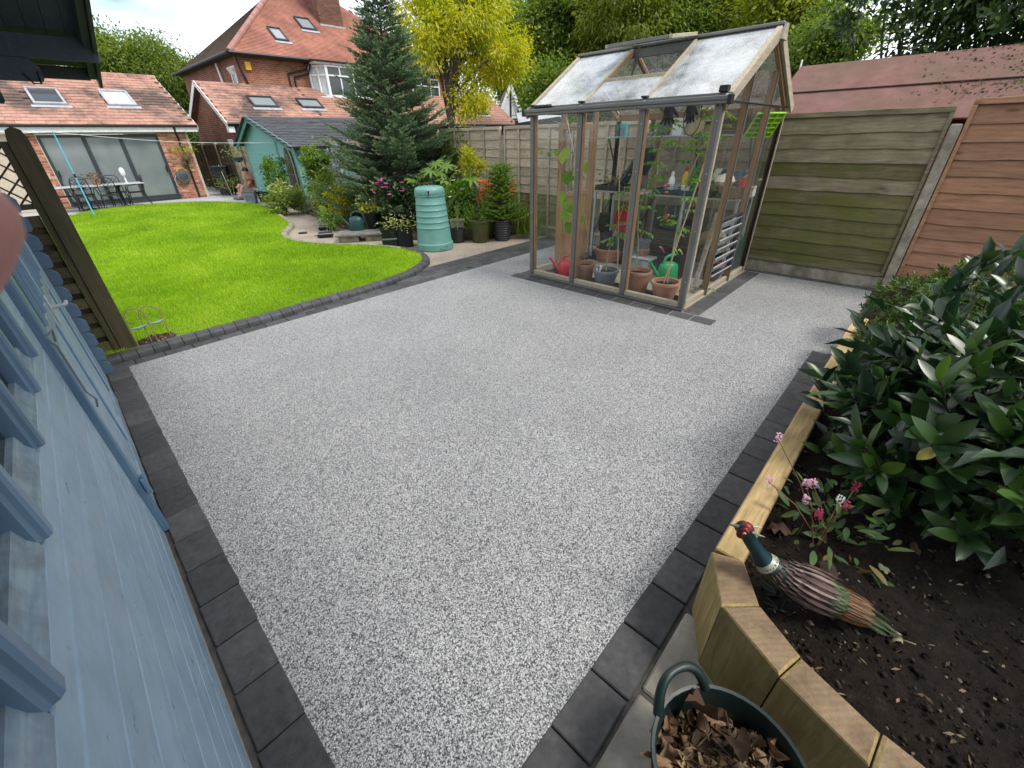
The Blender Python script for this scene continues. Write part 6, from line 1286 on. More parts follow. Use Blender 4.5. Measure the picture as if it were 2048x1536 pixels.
# timber gabled house far right and dark low shed roof
TH=thing('timber_gabled_house','distant black and white gabled house right of the yellow tree','house',at(1022,255,33)*1+Vector((0,0,-3.2)))
tb=TH.location; TH.location=Vector((tb.x,tb.y,0))
q=[at(1000,232,33),at(1048,222,33),at(1022,178,33)]
ux=(q[1]-q[0]); ux.z=0; wd=ux.length; ux.normalize(); TH.rotation_euler=(0,0,math.atan2(ux.y,ux.x)); zb=q[0].z-.2; za=q[2].z
Mz=Matrix(((1,0,0,0),(0,0,-1,0),(0,1,0,0),(0,0,0,1)))
obj('wall',MB().box(-wd*.9,wd*1.2,.05,5,0,zb),M['housebrick'],TH)
mb=MB(); mb.prism([(-wd*.45,zb),(wd*.45,zb),(0,za-.1)],-5,.0,Mz); obj('gable',mb,M['white'],TH)
for x in (-.3,0,.3): obj('gable_timber',MB().box(x*wd-.06,x*wd+.06,-.04,-.001,zb,zb+(za-zb)*(1-abs(x)*2.4)),M['black'],TH)
for s in (-1,1): obj('bargeboard',MB().bar((s*wd*.55,-.12,zb-.15),(0,-.12,za+.1),.1,.22),M['white'],TH)
mb=MB(); mb.prism([(-wd*.6,zb-.15),(0,za+.12),(wd*.6,zb-.15),(wd*.6,zb-.3),(-wd*.6,zb-.3)],-6,-.06,Mz); obj('roof',mb,M['tile_moss'],TH)
win(TH,-.5,.5,zb-1.9,zb-.4,.0,2,2,W_=False)
obj('corner_pier',MB().box(wd*.5,wd*.75,-.5,.04,0,zb-.3),M['housebrick'],TH)
LS=thing('lean_to_roof','low glazed lean-to roof beyond the fence left of the greenhouse','lean-to',(11,8.5,0))
pA,pB=at(1035,238,11.5),at(1120,225,11.5)
obj('roof',MB().bar(pA,pB,.5,.05,up=(-.5,-.2,.8)),M['lead'],LS,w=True); obj('fascia',MB().bar(pA+Vector((-.2,-.15,-.18)),pB+Vector((-.2,-.15,-.18)),.05,.16),M['black'],LS,w=True); obj('post',MB().box(pA.x-.05,pA.x+.05,pA.y-.05,pA.y+.05,0,pA.z-.05).box(pB.x-.05,pB.x+.05,pB.y-.05,pB.y+.05,0,pB.z-.05),M['black'],LS,w=True)
# ---------------------------------------------------------------- teal shed
TS=thing('teal_shed','teal painted timber shed with grey shingle roof behind the shrubs','shed',(7.8,16,0))
def Tt(n,mb,mt,par=None,**k): return obj(n,mb,M[mt],par or TS,w=par is None,**k)
yn,yf,ya,zn,zf,za=14.12,18.1,16.75,1.80,1.90,2.47; X5=5.85
def zroof(y): return zn+(za-zn)*(y-yn)/(ya-yn) if y<ya else zf+(za-zf)*(yf-y)/(yf-ya)
nb=17
for k in range(nb):
    z0=.06+.142*k; z1=z0+.140; y0,y1=yn+.02,yf-.02
    def span(z): 
        if z<=zn: return yn+.02,yf-.02
        lo=yn+(z-zn)/(za-zn)*(ya-yn); hi=yf-(max(z,zf)-zf)/(za-zf)*(yf-ya); return lo,hi
    (a0,b0),(a1,b1)=span(z0),span(min(z1,za-.02))
    if z0>za-.1: break
    mb=MB(); mb.prism([(a0,z0),(b0,z0),(b1,min(z1,za-.02)),(a1,min(z1,za-.02))],X5-.012,X5+.01,Matrix(((0,0,1,0),(1,0,0,0),(0,1,0,0),(0,0,0,1)))); Tt('cladding_board',mb,'teal')
    if z1<zn: Tt('cladding_board',MB().box(X5+.012,10.4,yn,yn+.022,z0,z1,b=.003),'teal')
Tt('corner_trim',MB().box(X5-.03,X5+.03,yn-.02,yn+.05,.04,zn,b=.004),'teal'); Tt('corner_trim',MB().box(X5-.03,X5+.03,yf-.05,yf+.02,.04,zf,b=.004),'teal'); Tt('centre_trim',MB().box(X5-.03,X5-.013,15.35,15.47,.06,zroof(15.4)-.05,b=.003),'teal_dark')
Tt('back_wall',MB().box(X5+.02,10.4,yn+.03,yf-.03,0,1.7),'teal_dark')
Tt('barge_board',MB().bar((X5-.2,yn-.32,zroof(yn)-.17),(X5-.2,ya,za+.0),.03,.16),'teal_dark'); Tt('barge_board',MB().bar((X5-.2,yf+.32,zf-.20),(X5-.2,ya,za+.0),.03,.16),'teal_dark')
Tt('roof_deck',MB().bar((8.1,yn-.33,zroof(yn)-.13),(8.1,ya,za+.05),5.1,.02).bar((8.1,yf+.33,zf-.17),(8.1,ya,za+.05),5.1,.02),'felt')
tile_field(TS,X5-.22,9.6,yn-.34,zn-.11,ya,za+.065,19,.33,M['felt'],name='shingle',th=.008)
GA=thing('arched_mirror','gothic arched garden mirror with pale frame leaning on the teal shed','mirror',(5.79,14.62,.45))
def arch(w,h,r_=1.0): return [(-w,0),(w,0),(w,h*.55)]+[(w*math.cos(t*1.5)*1.0,h*.55+h*.45*math.sin(t*1.5)/math.sin(1.5)) for t in np.linspace(.2,1,6)][:-1]+[(0,h)]+[(-w*math.cos(t*1.5),h*.55+h*.45*math.sin(t*1.5)/math.sin(1.5)) for t in np.linspace(1,.2,6)][1:]+[(-w,h*.55)]
Mx=Matrix(((0,0,1,0),(1,0,0,0),(0,1,0,0),(0,0,0,1)))
mb=MB(); mb.prism(arch(.30,1.3),-.02,.0,Mx); obj('frame',mb,M['cedar_grey'],GA); mb=MB(); mb.prism([(x*.8,.05+z*.92) for x,z in arch(.30,1.3)],-.024,-.0205,Mx); obj('mirror_glass',mb,winmat('mirror_glass',(.06,.075,.06),.05),GA)
for x in (-.12,0,.12): obj('glazing_bar',MB().box(-.03,-.0245,x-.012,x+.012,.06,1.05-.9*abs(x)),M['cedar_grey'],GA)
for x in (.6,): obj('glazing_bar',MB().box(-.029,-.0244,-.23,.23,.5,.525),M['cedar_grey'],GA)
# alley fence between bungalow and shed
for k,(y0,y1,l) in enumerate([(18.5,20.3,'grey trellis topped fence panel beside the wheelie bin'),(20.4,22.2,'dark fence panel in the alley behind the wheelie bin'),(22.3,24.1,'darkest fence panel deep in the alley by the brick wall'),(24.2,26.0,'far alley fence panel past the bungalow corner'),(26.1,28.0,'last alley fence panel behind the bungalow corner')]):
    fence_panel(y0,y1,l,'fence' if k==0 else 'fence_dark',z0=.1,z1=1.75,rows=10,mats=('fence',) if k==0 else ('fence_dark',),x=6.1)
    f=obj('fence_post',MB().box(-.06,.05,-.05,.05,-.05,1.85,b=.01),M['concrete'],None,(6.08,y1+.05,0)); tag(f,['white concrete post between the two alley fence panels','slim concrete post behind the bin in the alley','third concrete post deep in the alley','fourth concrete post deep in the alley','farthest concrete post in the alley'][k],'fence post')
# ---------------------------------------------------------------- trees
def tree(name,label,base,top,els,n,nc,cr_,ls,lw,mat,tr=.14,nb=14,seed=1,up=0,droop=.3,group=None,shell=.55,six=False):
    g=np.random.default_rng(seed); T=thing(name,label,'tree',(base[0],base[1],0),0,group); b=np.array([base[0],base[1],0])
    P,D,Nn,ctr,rnd=crown([(np.array(c)-b,r) for c,r in els],n,nc,cr_,up,droop,shell,g)
    obj('crown',leaves('crown',P,D,Nn,ls*g.uniform(.6,1.25,n),lw*g.uniform(.6,1.25,n),curl=.12,rnd=rnd),M[mat],T)
    mb=MB(); limbs(mb,(0,0,-.05),np.array(top)-b,[c for c in ctr],tr,nb,random.Random(seed)); obj('trunk',mb,M['bark'],T,smooth=60); return T
# yellow leaved tree behind the fence
yb=ony(897,232,11.2); yt=[(ony(890,20,11.2),(1.5,1.3,1.2)),(ony(935,-40,11.4),(1.7,1.5,1.3)),(ony(965,95,11.2),(1.5,1.3,.85)),(ony(1015,128,11.0),(.95,.9,.60)),(ony(860,85,11.0),(.9,.9,.8)),(ony(945,190,11.0),(.85,.8,.55)),(ony(1000,215,10.8),(.6,.5,.3)),(ony(900,200,11.1),(.45,.4,.25))]
tree('yellow_leaved_tree','tall tree with bright yellow leaves right of the conifer',yb,ony(888,60,11.2),[(tuple(c),r) for c,r in yt],32000,190,.40,.125,.042,'leaf_yellow',tr=.105,nb=22,seed=2,droop=.55)
def bg(name,label,u,v,dep,rad,n,mat,seed,ls=.2,lw=.09,extra=(),grp='leafy trees behind the greenhouse',nc=150,cr_=.75,droop=.3):
    c=at(u,v,dep); els=[(tuple(c),rad)]+[(tuple(at(a,b,d)),r) for a,b,d,r in extra]; c2=Vector(c); els.append(((c.x,c.y,max(1.6,c.z-rad[2]*1.1)),(rad[0]*.9,rad[1]*.9,rad[2]*.8)))
    tree(name,label,(c.x,c.y),(c.x,c.y,max(c.z,2.5)),els,int(n*2.2),nc,cr_,ls*1.25,lw*1.3,mat,tr=.16,nb=9,seed=seed,group=grp,droop=droop)
bg('broadleaf_tree','airy grey green tree rising left of the greenhouse roof',1055,110,40,(3.5,3.5,4.4),10000,'leaf_mid',21,ls=.26,lw=.10,cr_=1.2)
bg('broadleaf_tree','dark green tree behind the left end of greenhouse roof',1125,75,22,(2.0,2.0,2.8),13000,'leaf_mid',22)
bg('broadleaf_tree','yellow green tree with hanging sprays above greenhouse middle',1235,45,20,(2.4,2.2,2.6),16000,'leaf_yellowgreen',23,ls=.19,lw=.06,droop=.8)
bg('broadleaf_tree','deep green tree right of the yellow green sprays',1345,50,21,(2.0,2.0,2.8),13000,'leaf_mid',24)
bg('broadleaf_tree','light green tree above the greenhouse ridge end',1450,20,21,(2.3,2.2,2.4),14000,'leaf_yellowgreen',25,ls=.2,lw=.07)
bg('broadleaf_tree','yellowish maple like tree between ridge end and laurel hedge',1560,45,18,(2.0,2.0,2.0),13000,'leaf_yellowgreen',26,ls=.17,lw=.10)
bg('broadleaf_tree','mid green small leaved tree left of the laurel hedge',1655,95,14,(1.5,1.4,1.1),14000,'leaf_mid',27,ls=.11,lw=.06,cr_=.5)
bg('broadleaf_tree','mid green tree top behind the red shed left end',1600,140,16,(1.3,1.3,1.0),9000,'leaf_mid',28,ls=.12,lw=.06,cr_=.5)
bg('broadleaf_tree','round green tree beyond the bungalow roof',255,135,30,(3.2,3.2,2.6),12000,'leaf_mid',29,ls=.22,lw=.1,grp='trees beyond the bungalow',cr_=.8)
bg('broadleaf_tree','greyish willow like tree between bungalow and large house',345,175,31,(2.9,2.9,2.6),12000,'leaf_mid',30,ls=.24,lw=.06,grp='trees beyond the bungalow',droop=.6)
bg('broadleaf_tree','tree seen through the yellow tree beside its crown',1000,60,40,(3.4,3.4,3.4),5500,'leaf_mid',33,ls=.26,lw=.10,cr_=1.2)
bg('dark_evergreen','dark holly like tree under the yellow branches',1105,190,19,(1.0,1.0,1.0),6000,'leaf_mid',31,ls=.14,lw=.08,grp='')
# laurel hedge above the red shed
def hedge():
    g=np.random.default_rng(8); base=Vector((11.2,-.3,0)); T=thing('laurel_hedge','tall dark laurel hedge hanging over the red shed roof','hedge',base); sh=[]
    for c,r,n in [((11.2,1.75,3.8),(1.0,.8,1.1),70),((11.4,-.6,4.3),(1.5,1.9,1.5),150),((11.0,-2.6,4.2),(1.5,1.6,1.7),120),((11.2,.75,3.7),(1.1,.9,1.0),80),((10.9,-.2,3.3),(1.0,1.6,.7),70)]:
        sh+=shoots(c,r,n,g,np.array([-.9,-.1,.1]),top=.35)
    P,D,Nn=whorls(sh,g,per=(9,15),length=.38,ang=.9); sc=g.uniform(.75,1.2,len(P))
    HL=[lance(.15,.055,fold=.15,curl=.2,seg=5).mesh('leaf'),lance(.14,.05,fold=.2,curl=.1,seg=5).mesh('leaf')]
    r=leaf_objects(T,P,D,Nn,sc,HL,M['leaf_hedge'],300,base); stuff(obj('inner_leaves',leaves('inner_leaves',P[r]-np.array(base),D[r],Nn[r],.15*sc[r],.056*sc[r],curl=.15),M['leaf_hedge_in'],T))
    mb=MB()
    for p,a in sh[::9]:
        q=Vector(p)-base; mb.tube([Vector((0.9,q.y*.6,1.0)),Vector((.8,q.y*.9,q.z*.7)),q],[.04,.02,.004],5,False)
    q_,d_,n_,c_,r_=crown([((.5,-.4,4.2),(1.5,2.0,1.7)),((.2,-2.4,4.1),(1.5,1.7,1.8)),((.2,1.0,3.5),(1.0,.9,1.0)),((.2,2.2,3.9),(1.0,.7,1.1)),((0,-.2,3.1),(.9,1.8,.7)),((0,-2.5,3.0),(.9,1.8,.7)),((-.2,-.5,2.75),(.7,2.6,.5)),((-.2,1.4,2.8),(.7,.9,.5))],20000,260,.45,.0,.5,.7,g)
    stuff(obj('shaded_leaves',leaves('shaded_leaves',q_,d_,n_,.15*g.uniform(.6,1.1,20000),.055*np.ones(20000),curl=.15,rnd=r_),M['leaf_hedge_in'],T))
    obj('trunk',mb.tube([(0.3,0,-.05),(.3,0,2.5)],.09,8),M['bark'],T)
hedge()
# conifer
def conifer(name,label,loc,H,Rb,nbr,seed,z0=.15,twig=.3,nl=.05,mat='leaf_needle',kind='tree',dens=1.0,pw=.9):
    g=np.random.default_rng(seed); T=thing(name,label,kind,loc); P=[];D=[];rn=[]; tb=MB()
    for k in range(nbr):
        h=z0+(H-z0-.15)*(k/nbr)**1.05; f=1-(h-z0)/(H-z0); L_=Rb*(f**pw)*(.72+.45*g.random())+.1; a=k*2.399+g.uniform(-.3,.3); d=np.array([math.cos(a),math.sin(a),0]); rise=.5-.95*f+g.uniform(-.1,.1)
        pts=[np.array([0,0,h])+d*L_*t+np.array([0,0,L_*(rise*t*.6+.30*t**2.6*(.4+f))]) for t in np.linspace(0,1,6)]; tb.tube([Vector(p) for p in pts],[.018*f+.006,.015*f+.005,.012*f+.004,.008*f+.003,.005,.003],5,False)
        nt=max(4,int(L_/.085)); sidev=np.array([-d[1],d[0],0])
        for j in range(nt+1):
            t=.22+.78*j/nt; i=min(int(t*5),4); p=pts[i]+(pts[i+1]-pts[i])*(t*5-i)
            for s in ((-1,1) if j<nt else (0,)):
                tl=twig*(1.15-.55*t)*(.7+.5*g.random())*min(1,.35+L_); td=(d*.75+sidev*s*.85+np.array([0,0,.18+.2*g.random()])) if s else d+np.array([0,0,.35]); td/=np.linalg.norm(td)
                m=int(tl/.0075*dens); q=g.random(m); th=g.uniform(0,6.28,m); sd_=np.cross(td,[0,0,1.]); sd_/=np.linalg.norm(sd_); up=np.cross(sd_,td)
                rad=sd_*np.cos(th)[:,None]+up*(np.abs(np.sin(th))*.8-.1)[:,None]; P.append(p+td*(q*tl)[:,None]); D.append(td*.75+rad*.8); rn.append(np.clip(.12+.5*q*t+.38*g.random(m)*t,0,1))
    P=np.concatenate(P);D=np.concatenate(D);rn=np.concatenate(rn); n=len(P)
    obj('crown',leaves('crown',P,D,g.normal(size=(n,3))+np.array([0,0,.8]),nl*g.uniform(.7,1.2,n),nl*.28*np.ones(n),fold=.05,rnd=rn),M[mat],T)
    obj('trunk',MB().tube([(0,0,-.05),(0,0,H*.5),(0,0,H*.85),(0,0,H)],[.02*H,.014*H,.005*H,.003],8),M['bark'],T,smooth=60); stuff(obj('branches',tb,M['bark'],T)); return n
conifer('conifer_tree','tall dark green fir tree standing in the flower bed',(6.28,9.5,.05),4.5,1.9,165,5,z0=.2,twig=.44,nl=.062,dens=1.1,pw=1.15)
# ---------------------------------------------------------------- shrubs and flowers of the far bed
def shrub(name,label,u,v,h,rad,n,mat,ls,lw,seed,zc=None,nc=40,x=None,up=.1,flower=None,cat='shrub'):
    p=gp(u,v) if x is None else onx(u,v,x); g=np.random.default_rng(seed); T=thing(name,label,cat,(p.x,p.y,.04)); zc=h*.55 if zc is None else zc
    P,D,Nn,ctr,rnd=crown([((0,0,zc),(rad,rad,h*.46))],n,nc,rad*.38,up,.15,.45,g); P[:,2]=np.abs(P[:,2])
    obj('foliage',leaves('foliage',P,D,Nn,ls*g.uniform(.6,1.25,n),lw*g.uniform(.6,1.25,n),curl=.15,rnd=rnd),M[mat],T)
    mb=MB()
    for c in ctr[:12]: mb.tube([(0,0,-.03),(c[0]*.4,c[1]*.4,c[2]*.5),tuple(c)],[.014,.009,.004],5,False)
    stuff(obj('stems',mb,M['bark'],T))
    if flower:
        fm,k,fs,zlo=flower; a=g.uniform(0,6.28,k); el=g.uniform(zlo,1,k); Q=np.c_[rad*1.0*np.cos(a)*np.sqrt(1-el**2*.8),rad*1.0*np.sin(a)*np.sqrt(1-el**2*.8),zc+h*.5*el]; F=[];FD=[]
        for q in Q:
            for j in range(6): F.append(q); FD.append([math.cos(j*1.05+q[0]),math.sin(j*1.05+q[0]),.4*g.random()+.1])
        F=np.array(F); stuff(obj('flowers',leaves('flowers',F,np.array(FD),np.tile([0,0,1.],(len(F),1)),np.full(len(F),fs),np.full(len(F),fs*.75)),M[fm],T))
    return T
shrub('columnar_shrub','upright yellow green shrub beside the seated person',556,365,1.55,.33,2600,'leaf_bright',.09,.04,41,x=5.3)
shrub('cream_flowered_shrub','low shrub with cream flower heads right of the grey planter',565,395,.75,.40,1600,'leaf_variegated',.10,.05,42,flower=('creamf',26,.05,.2),x=4.98)
shrub('rosemary_shrub','dark fine leaved shrub below the arched mirror',600,395,.7,.32,1800,'leaf_mid',.08,.018,43,up=.5,x=5.3)
shrub('variegated_shrub','tall clipped pillar of variegated leaves at the shed corner',634,345,1.85,.33,4200,'leaf_bright2',.085,.05,44,nc=60,x=5.4)
shrub('round_shrub','round dark green shrub left of the conifer',660,395,1.0,.42,3400,'leaf_mid',.06,.025,45,x=5.35)
shrub('silver_plant','silvery spreading plant at the bed edge below the mirror',617,427,.32,.26,700,'leaf_silver',.10,.022,46,up=.4)
shrub('golden_plant','small golden leaved plant behind the silvery plant',640,420,.32,.25,600,'leaf_gold',.08,.035,47)
shrub('golden_shrub','yellow leaved arching shrub left of the green watering can',690,452,.85,.35,1300,'leaf_gold',.075,.03,48,up=.3)
shrub('leafy_perennial','mid green leafy clump under the conifer skirts',720,447,.75,.40,1500,'leaf_bright',.10,.035,49)
shrub('white_flowered_plant','low plant with small white flowers behind the stone bench',668,462,.36,.24,600,'leaf_bright',.06,.025,50,flower=('whitef',30,.02,.1))
shrub('leafy_perennial','bright leafy clump between the black pot and the black planters',785,475,.6,.30,1200,'leaf_bright',.10,.04,51,x=5.45)
shrub('pink_flowered_plant','tall dark leaved plant with pink flowers before the conifer',785,400,1.05,.36,1500,'leaf_dark',.10,.05,52,x=5.2,flower=('pink',18,.065,.45))
shrub('white_flowered_shrub','shrub with white flower heads right of the water butt',905,455,.95,.45,2200,'leaf_bright',.09,.04,53,flower=('whitef',22,.06,.25))
shrub('leafy_shrub','leafy shrub behind the small black pot',940,452,1.05,.35,1500,'leaf_bright',.12,.05,54)
shrub('dark_shrub','dark leafy shrub between olive pot and ribbed pot',985,455,.75,.35,1400,'leaf_mid',.09,.035,55)
# hosta, lilies, reeds, fatsia
HS=thing('hosta_plant','broad leaved hosta at the bed edge',"plant",gp(655,452)+Vector((0,0,.04)))
me=lance(.28,.17,fold=.12,curl=.35,seg=6).mesh('leaf')
for k in range(12): a=k*2.4; o=obj('leaf',me,M['leaf_obj'],HS,(.03*math.cos(a),.03*math.sin(a),.08+.012*k),(0,-R(18+4*k),a),scale=(.8+.02*k,)*3)
FT=thing('fatsia_plant','large fatsia with hand shaped pale green leaves behind the water butt','plant',gp(868,470)+Vector((.12,.12,.04)))
fm=MB()
for j in range(8):
    a=-2.3+4.6*j/7; Mx=Matrix.Rotation(a,4,'Z'); l=lance(.22*(1-.06*abs(j-3.5)),.055,fold=.15,curl=.2,seg=5); fm.add(l.v,l.f,Mx)
fme=fm.mesh('leaf'); stb=MB(); g=random.Random(3)
for (u,v) in [(862,340),(845,350),(880,345),(895,330),(872,325),(838,385),(815,378),(850,365),(886,360),(825,360),(905,350),(900,375),(840,410),(930,365),(942,355)]:
    p=onx(u,v,FT.location.x-.12+g.uniform(-.15,.15))-FT.location; stb.tube([(0,0,0),tuple(p*.6+Vector((0,0,.06))),tuple(p)],[.012,.008,.004],5,False)
    obj('leaf',fme,M['leaf_fatsia'],FT,p,(g.gauss(0,.25),R(g.uniform(0,38)),math.atan2(-.6,-.8)+g.gauss(0,.7)),scale=(g.uniform(.85,1.15),)*3)
stuff(obj('stems',stb,M['stem'],FT))
LI=thing('orange_lily','clump of orange flowers behind the olive pot','plant',(6.5,6.85,.04)); g=np.random.default_rng(6); F=[];FD=[];st=MB()
for (u,v) in [(958,370),(965,380),(972,374),(980,382),(968,392),(985,372),(975,366),(952,360),(988,390),(1002,372),(1010,374),(1020,372),(1006,385),(1014,388),(960,395)]:
    p=onx(u,v,6.5+g.uniform(-.15,.15))-LI.location; st.tube([(0,0,0),tuple(Vector((p.x*.5,p.y*.5,p.z*.6))),tuple(p)],[.007,.005,.003],4,False)
    for q in range(6):
        c=np.array(p)+g.normal(size=3)*.055
        for j in range(6): F.append(c); FD.append([math.cos(j*1.05+q),math.sin(j*1.05+q),.35])
F=np.array(F); n=len(F); obj('flowers',leaves('flowers',F,np.array(FD),np.tile([0,0,1.],(n,1)),np.full(n,.07),np.full(n,.04),curl=.2),M['orange'],LI); stuff(obj('stems',st,M['stem'],LI))
P=g.normal(size=(260,3))*[.16,.2,0]; obj('blades',leaves('blades',P,g.normal(size=(260,3))*.35+[0,0,1],g.normal(size=(260,3)),g.uniform(.35,.7,260),np.full(260,.022),curl=.3,six=True),M['leaf_bright'],LI)
RE=thing('reed_clump','dark upright reed like leaves at the greenhouse left corner','plant',(6.75,5.95,.04)); P=g.normal(size=(260,3))*[.10,.14,0]; obj('blades',leaves('blades',P,g.normal(size=(260,3))*.25+[0,0,1],g.normal(size=(260,3)),g.uniform(.3,.7,260),np.full(260,.014),curl=.2,six=True),M['leaf_mid'],RE)
IV=thing('ivy_spray','ivy sprays hanging over the tan fence beside the conifer','ivy',(7.12,8.6,1.3)); P=np.c_[g.uniform(-.05,.0,260),g.normal(0,.28,260),g.normal(.2,.22,260)]; obj('foliage',leaves('foliage',P,np.c_[-np.ones(260)*.4,g.normal(size=260),-np.ones(260)],np.tile([-1,0,.2],(260,1)),g.uniform(.06,.11,260),g.uniform(.05,.08,260)),M['leaf_mid'],IV); stuff(obj('stems',MB().tube([(-.02,.1,.7),(-.03,0,.3),(-.02,-.2,.0)],.006,4),M['bark'],IV))
CL=thing('clematis','lilac flowered climber on the trellis fence left of the conifer','climber',(6.6,13.3,.05)); P=np.c_[g.normal(0,.06,500),g.normal(0,.35,500),np.abs(g.normal(.85,.45,500))]; obj('foliage',leaves('foliage',P,g.normal(size=(500,3)),g.normal(size=(500,3))+[-1,0,0],np.full(500,.09),np.full(500,.045)),M['leaf_mid'],CL)
P=np.c_[g.normal(-.08,.04,90),g.normal(-.1,.22,90),g.uniform(.5,1.7,90)]; obj('flowers',leaves('flowers',P,g.normal(size=(90,3)),np.tile([-1,0,0.2],(90,1)),np.full(90,.10),np.full(90,.09)),M['lilac'],CL); stuff(obj('stems',MB().tube([(0,0,0),(0,.05,1.7)],.01,4),M['bark'],CL))
# trellis panels left of the conifer
TR=thing('garden_trellis','pale square trellis on the fence between shed and conifer','trellis',(6.85,13.1,.0))
for k in range(9): obj('lath',MB().box(-.02,.0,-1.1+.26*k,-1.07+.26*k,.3,1.85),M['fence'],TR)
for k in range(7): obj('lath',MB().box(-.036,-.021,-1.12,1.05,.45+.22*k,.48+.22*k),M['fence'],TR)
# ---------------------------------------------------------------- pots and things along the path
WB=thing('water_butt','tall teal ribbed plastic water butt on the gravel path','water butt',(4.99,6.72,0),R(-20))
pr=[(.335,0),(.345,.012),(.345,.115),(.325,.13),(.322,.14)]
for z in (.40,.50,.60,.70,.80): r=.322-.062*(z-.13)/.8; pr+=[(r+.002,z-.02),(r+.008,z-.010),(r+.008,z+.004),(r,z+.014)]
pr+=[(.262,.925),(.275,.93),(.275,.955)]
obj('butt_body',MB().lathe(pr,48,capt=True),M['butt'],WB,smooth=35)
obj('lid',MB().lathe([(.268,.956),(.272,.965),(.266,1.03),(.245,1.065),(.20,1.08),(.002,1.083)],48),M['butt'],WB,smooth=50)
obj('lid_clip',MB().box(-.035,.03,-.285,-.262,.965,1.05,b=.008),M['lead'],WB,(0,0,0),(0,0,R(-20))); obj('lid_clip',MB().box(-.018,.012,-.292,-.286,.975,1.03,b=.003),M['black'],WB,(0,0,0),(0,0,R(-20)))
obj('moulded_grip',MB().tube([(.35*math.cos(t)+0,.35*math.sin(t),.06+.035*s*math.sin(math.pi*(t+1.25)/.5)) for s in (1,) for t in np.linspace(-1.25,-.75,9)],.006,5).tube([(.35*math.cos(t),.35*math.sin(t),.06-.025*math.sin(math.pi*(t+1.25)/.5)) for t in np.linspace(-1.25,-.75,9)],.006,5),M['butt'],WB,(0,0,0),(0,0,R(-20)))
M['olivepot']=mk('olive_glazed_pot',[(.055,.065,.018),(.10,.115,.035)],scale=5,rough=.4,var=0,dirt=((.045,.04,.02),4,.5)); M['slatepot']=plain('slate_grey_pot',(.028,.031,.036),rough=.5)
def at_pot(u,v): return gp(u,v)
p=gp(963,470); pot('olive green glazed pot holding the golden standard tree',5.94,6.46,0,.215,.165,.43,'olivepot',None,rim=.04)
p2=pot('ribbed dark grey pot holding a small conifer',6.32,6.22,0,.19,.145,.40,'slatepot',None,ribs=9); 
pot('small dark grey pot right of the water butt',5.62,6.78,0,.145,.115,.26,'slatepot',None,rim=0)
pot('pale mottled pot behind the small dark grey pot',5.85,7.05,0,.15,.12,.38,'cedar_grey',None,rim=.02)
pot('black plastic pot standing on the stone bench',4.92,8.78,.168,.19,.135,.33,'black',None,rim=.025)
def dark_planter():
    T=thing('black_planter','pair of joined square black planters left of the water butt','planter',(4.62,7.42,0),R(-32))
    for s in (-1,1):
        x=s*.145; obj('planter_body',MB().lathe([(.13,0),(.15,.01),(.152,.33),(.158,.345),(.14,.345),(.135,.25)],24,Matrix.Translation((x,0,0)),sq=6),M['black'],T,smooth=40); obj('soil',MB().lathe([(.138,.26),(.003,.28)],14,Matrix.Translation((x,0,0)),capb=False,sq=6),M['soil'],T)
    for z in (.16,.175): obj('strap',MB().lathe([(.153,z),(.156,z+.006),(.153,z+.012)],24,Matrix.Translation((-.145,0,0)),sq=6,capb=False),M['greyplastic'],T)
    return T
dark_planter()
small_plant('planter_plant','pale variegated plant in the black planters',(4.72,7.42,.27),160,.17,'leaf_variegated',.07,.035,.22,seed=61,flower=('creamf',14,.03))
small_plant('golden_pot_plant','golden leaved plant in the black pot on the bench',(4.92,8.78,.46),110,.12,'leaf_gold',.09,.045,.16,seed=62)
small_plant('tall_spindly_plant','spindly pale flower stems leaning out of the black pot',(4.98,8.70,.46),70,.2,'leaf_variegated',.06,.03,.5,seed=63)
small_plant('grey_leaf_shrub','thin twiggy shrub in the small dark grey pot',(5.62,6.78,.25),160,.15,'leaf_bright',.06,.025,.5,seed=64,stems=9)
st=thing('standard_tree','golden leaved standard tree on a thin trunk in the olive pot','tree',(5.94,6.46,.40))
obj('trunk',MB().tube([(0,0,-.02),(-.02,.01,.3),(-.05,.03,.6),(-.08,.05,.82)],[.02,.017,.015,.013],8),M['bark'],st,smooth=60)
g=np.random.default_rng(71); P,D,Nn,ctr,rnd=crown([((-.08,.05,1.0),(.22,.24,.17)),((-.12,.08,1.22),(.10,.11,.17))],1300,40,.10,.35,.0,.5,g); obj('crown',leaves('crown',P,D,Nn,.075*g.uniform(.6,1.2,1300),.026*np.ones(1300),rnd=rnd),M['leaf_gold'],st)
conifer('pot_conifer','small feathery conifer in the ribbed dark pot',(6.32,6.22,.33),1.15,.40,110,72,z0=.05,twig=.20,nl=.045,mat='leaf_bright',kind='tree',dens=.8)
BE=thing('stone_bench','low bench of a stone slab on two concrete blocks','bench',(4.52,8.55,0),R(-36))
obj('slab',MB().box(-.52,.52,-.24,.24,.115,.165,b=.012),M['slab_dark'] if 'slab_dark' in M else mk('mossy_slab',[(.10,.105,.09),(.21,.21,.185)],scale=9,rough=.9,bump=.6,bscale=40),BE)
for x in (-.28,.25): obj('concrete_block',MB().box(x-.2,x+.2,-.17,.17,-.005,.113,b=.012),M['concrete'],BE)
can('dark green plastic watering can on the stone bench','darkgreenp',(4.55,8.80,.166),R(150),1.25)
BB=thing('bird_bath','stone bird bath bowl among the plants behind the bench','bird bath',(5.45,8.75,.04))
obj('bowl',MB().lathe([(.03,.40),(.10,.42),(.22,.47),(.235,.50),(.21,.495),(.05,.45)],28),M['concrete'],BB,smooth=50); obj('pedestal',MB().lathe([(.14,0),(.10,.05),(.06,.2),(.07,.4)],18),M['concrete'],BB,smooth=50)
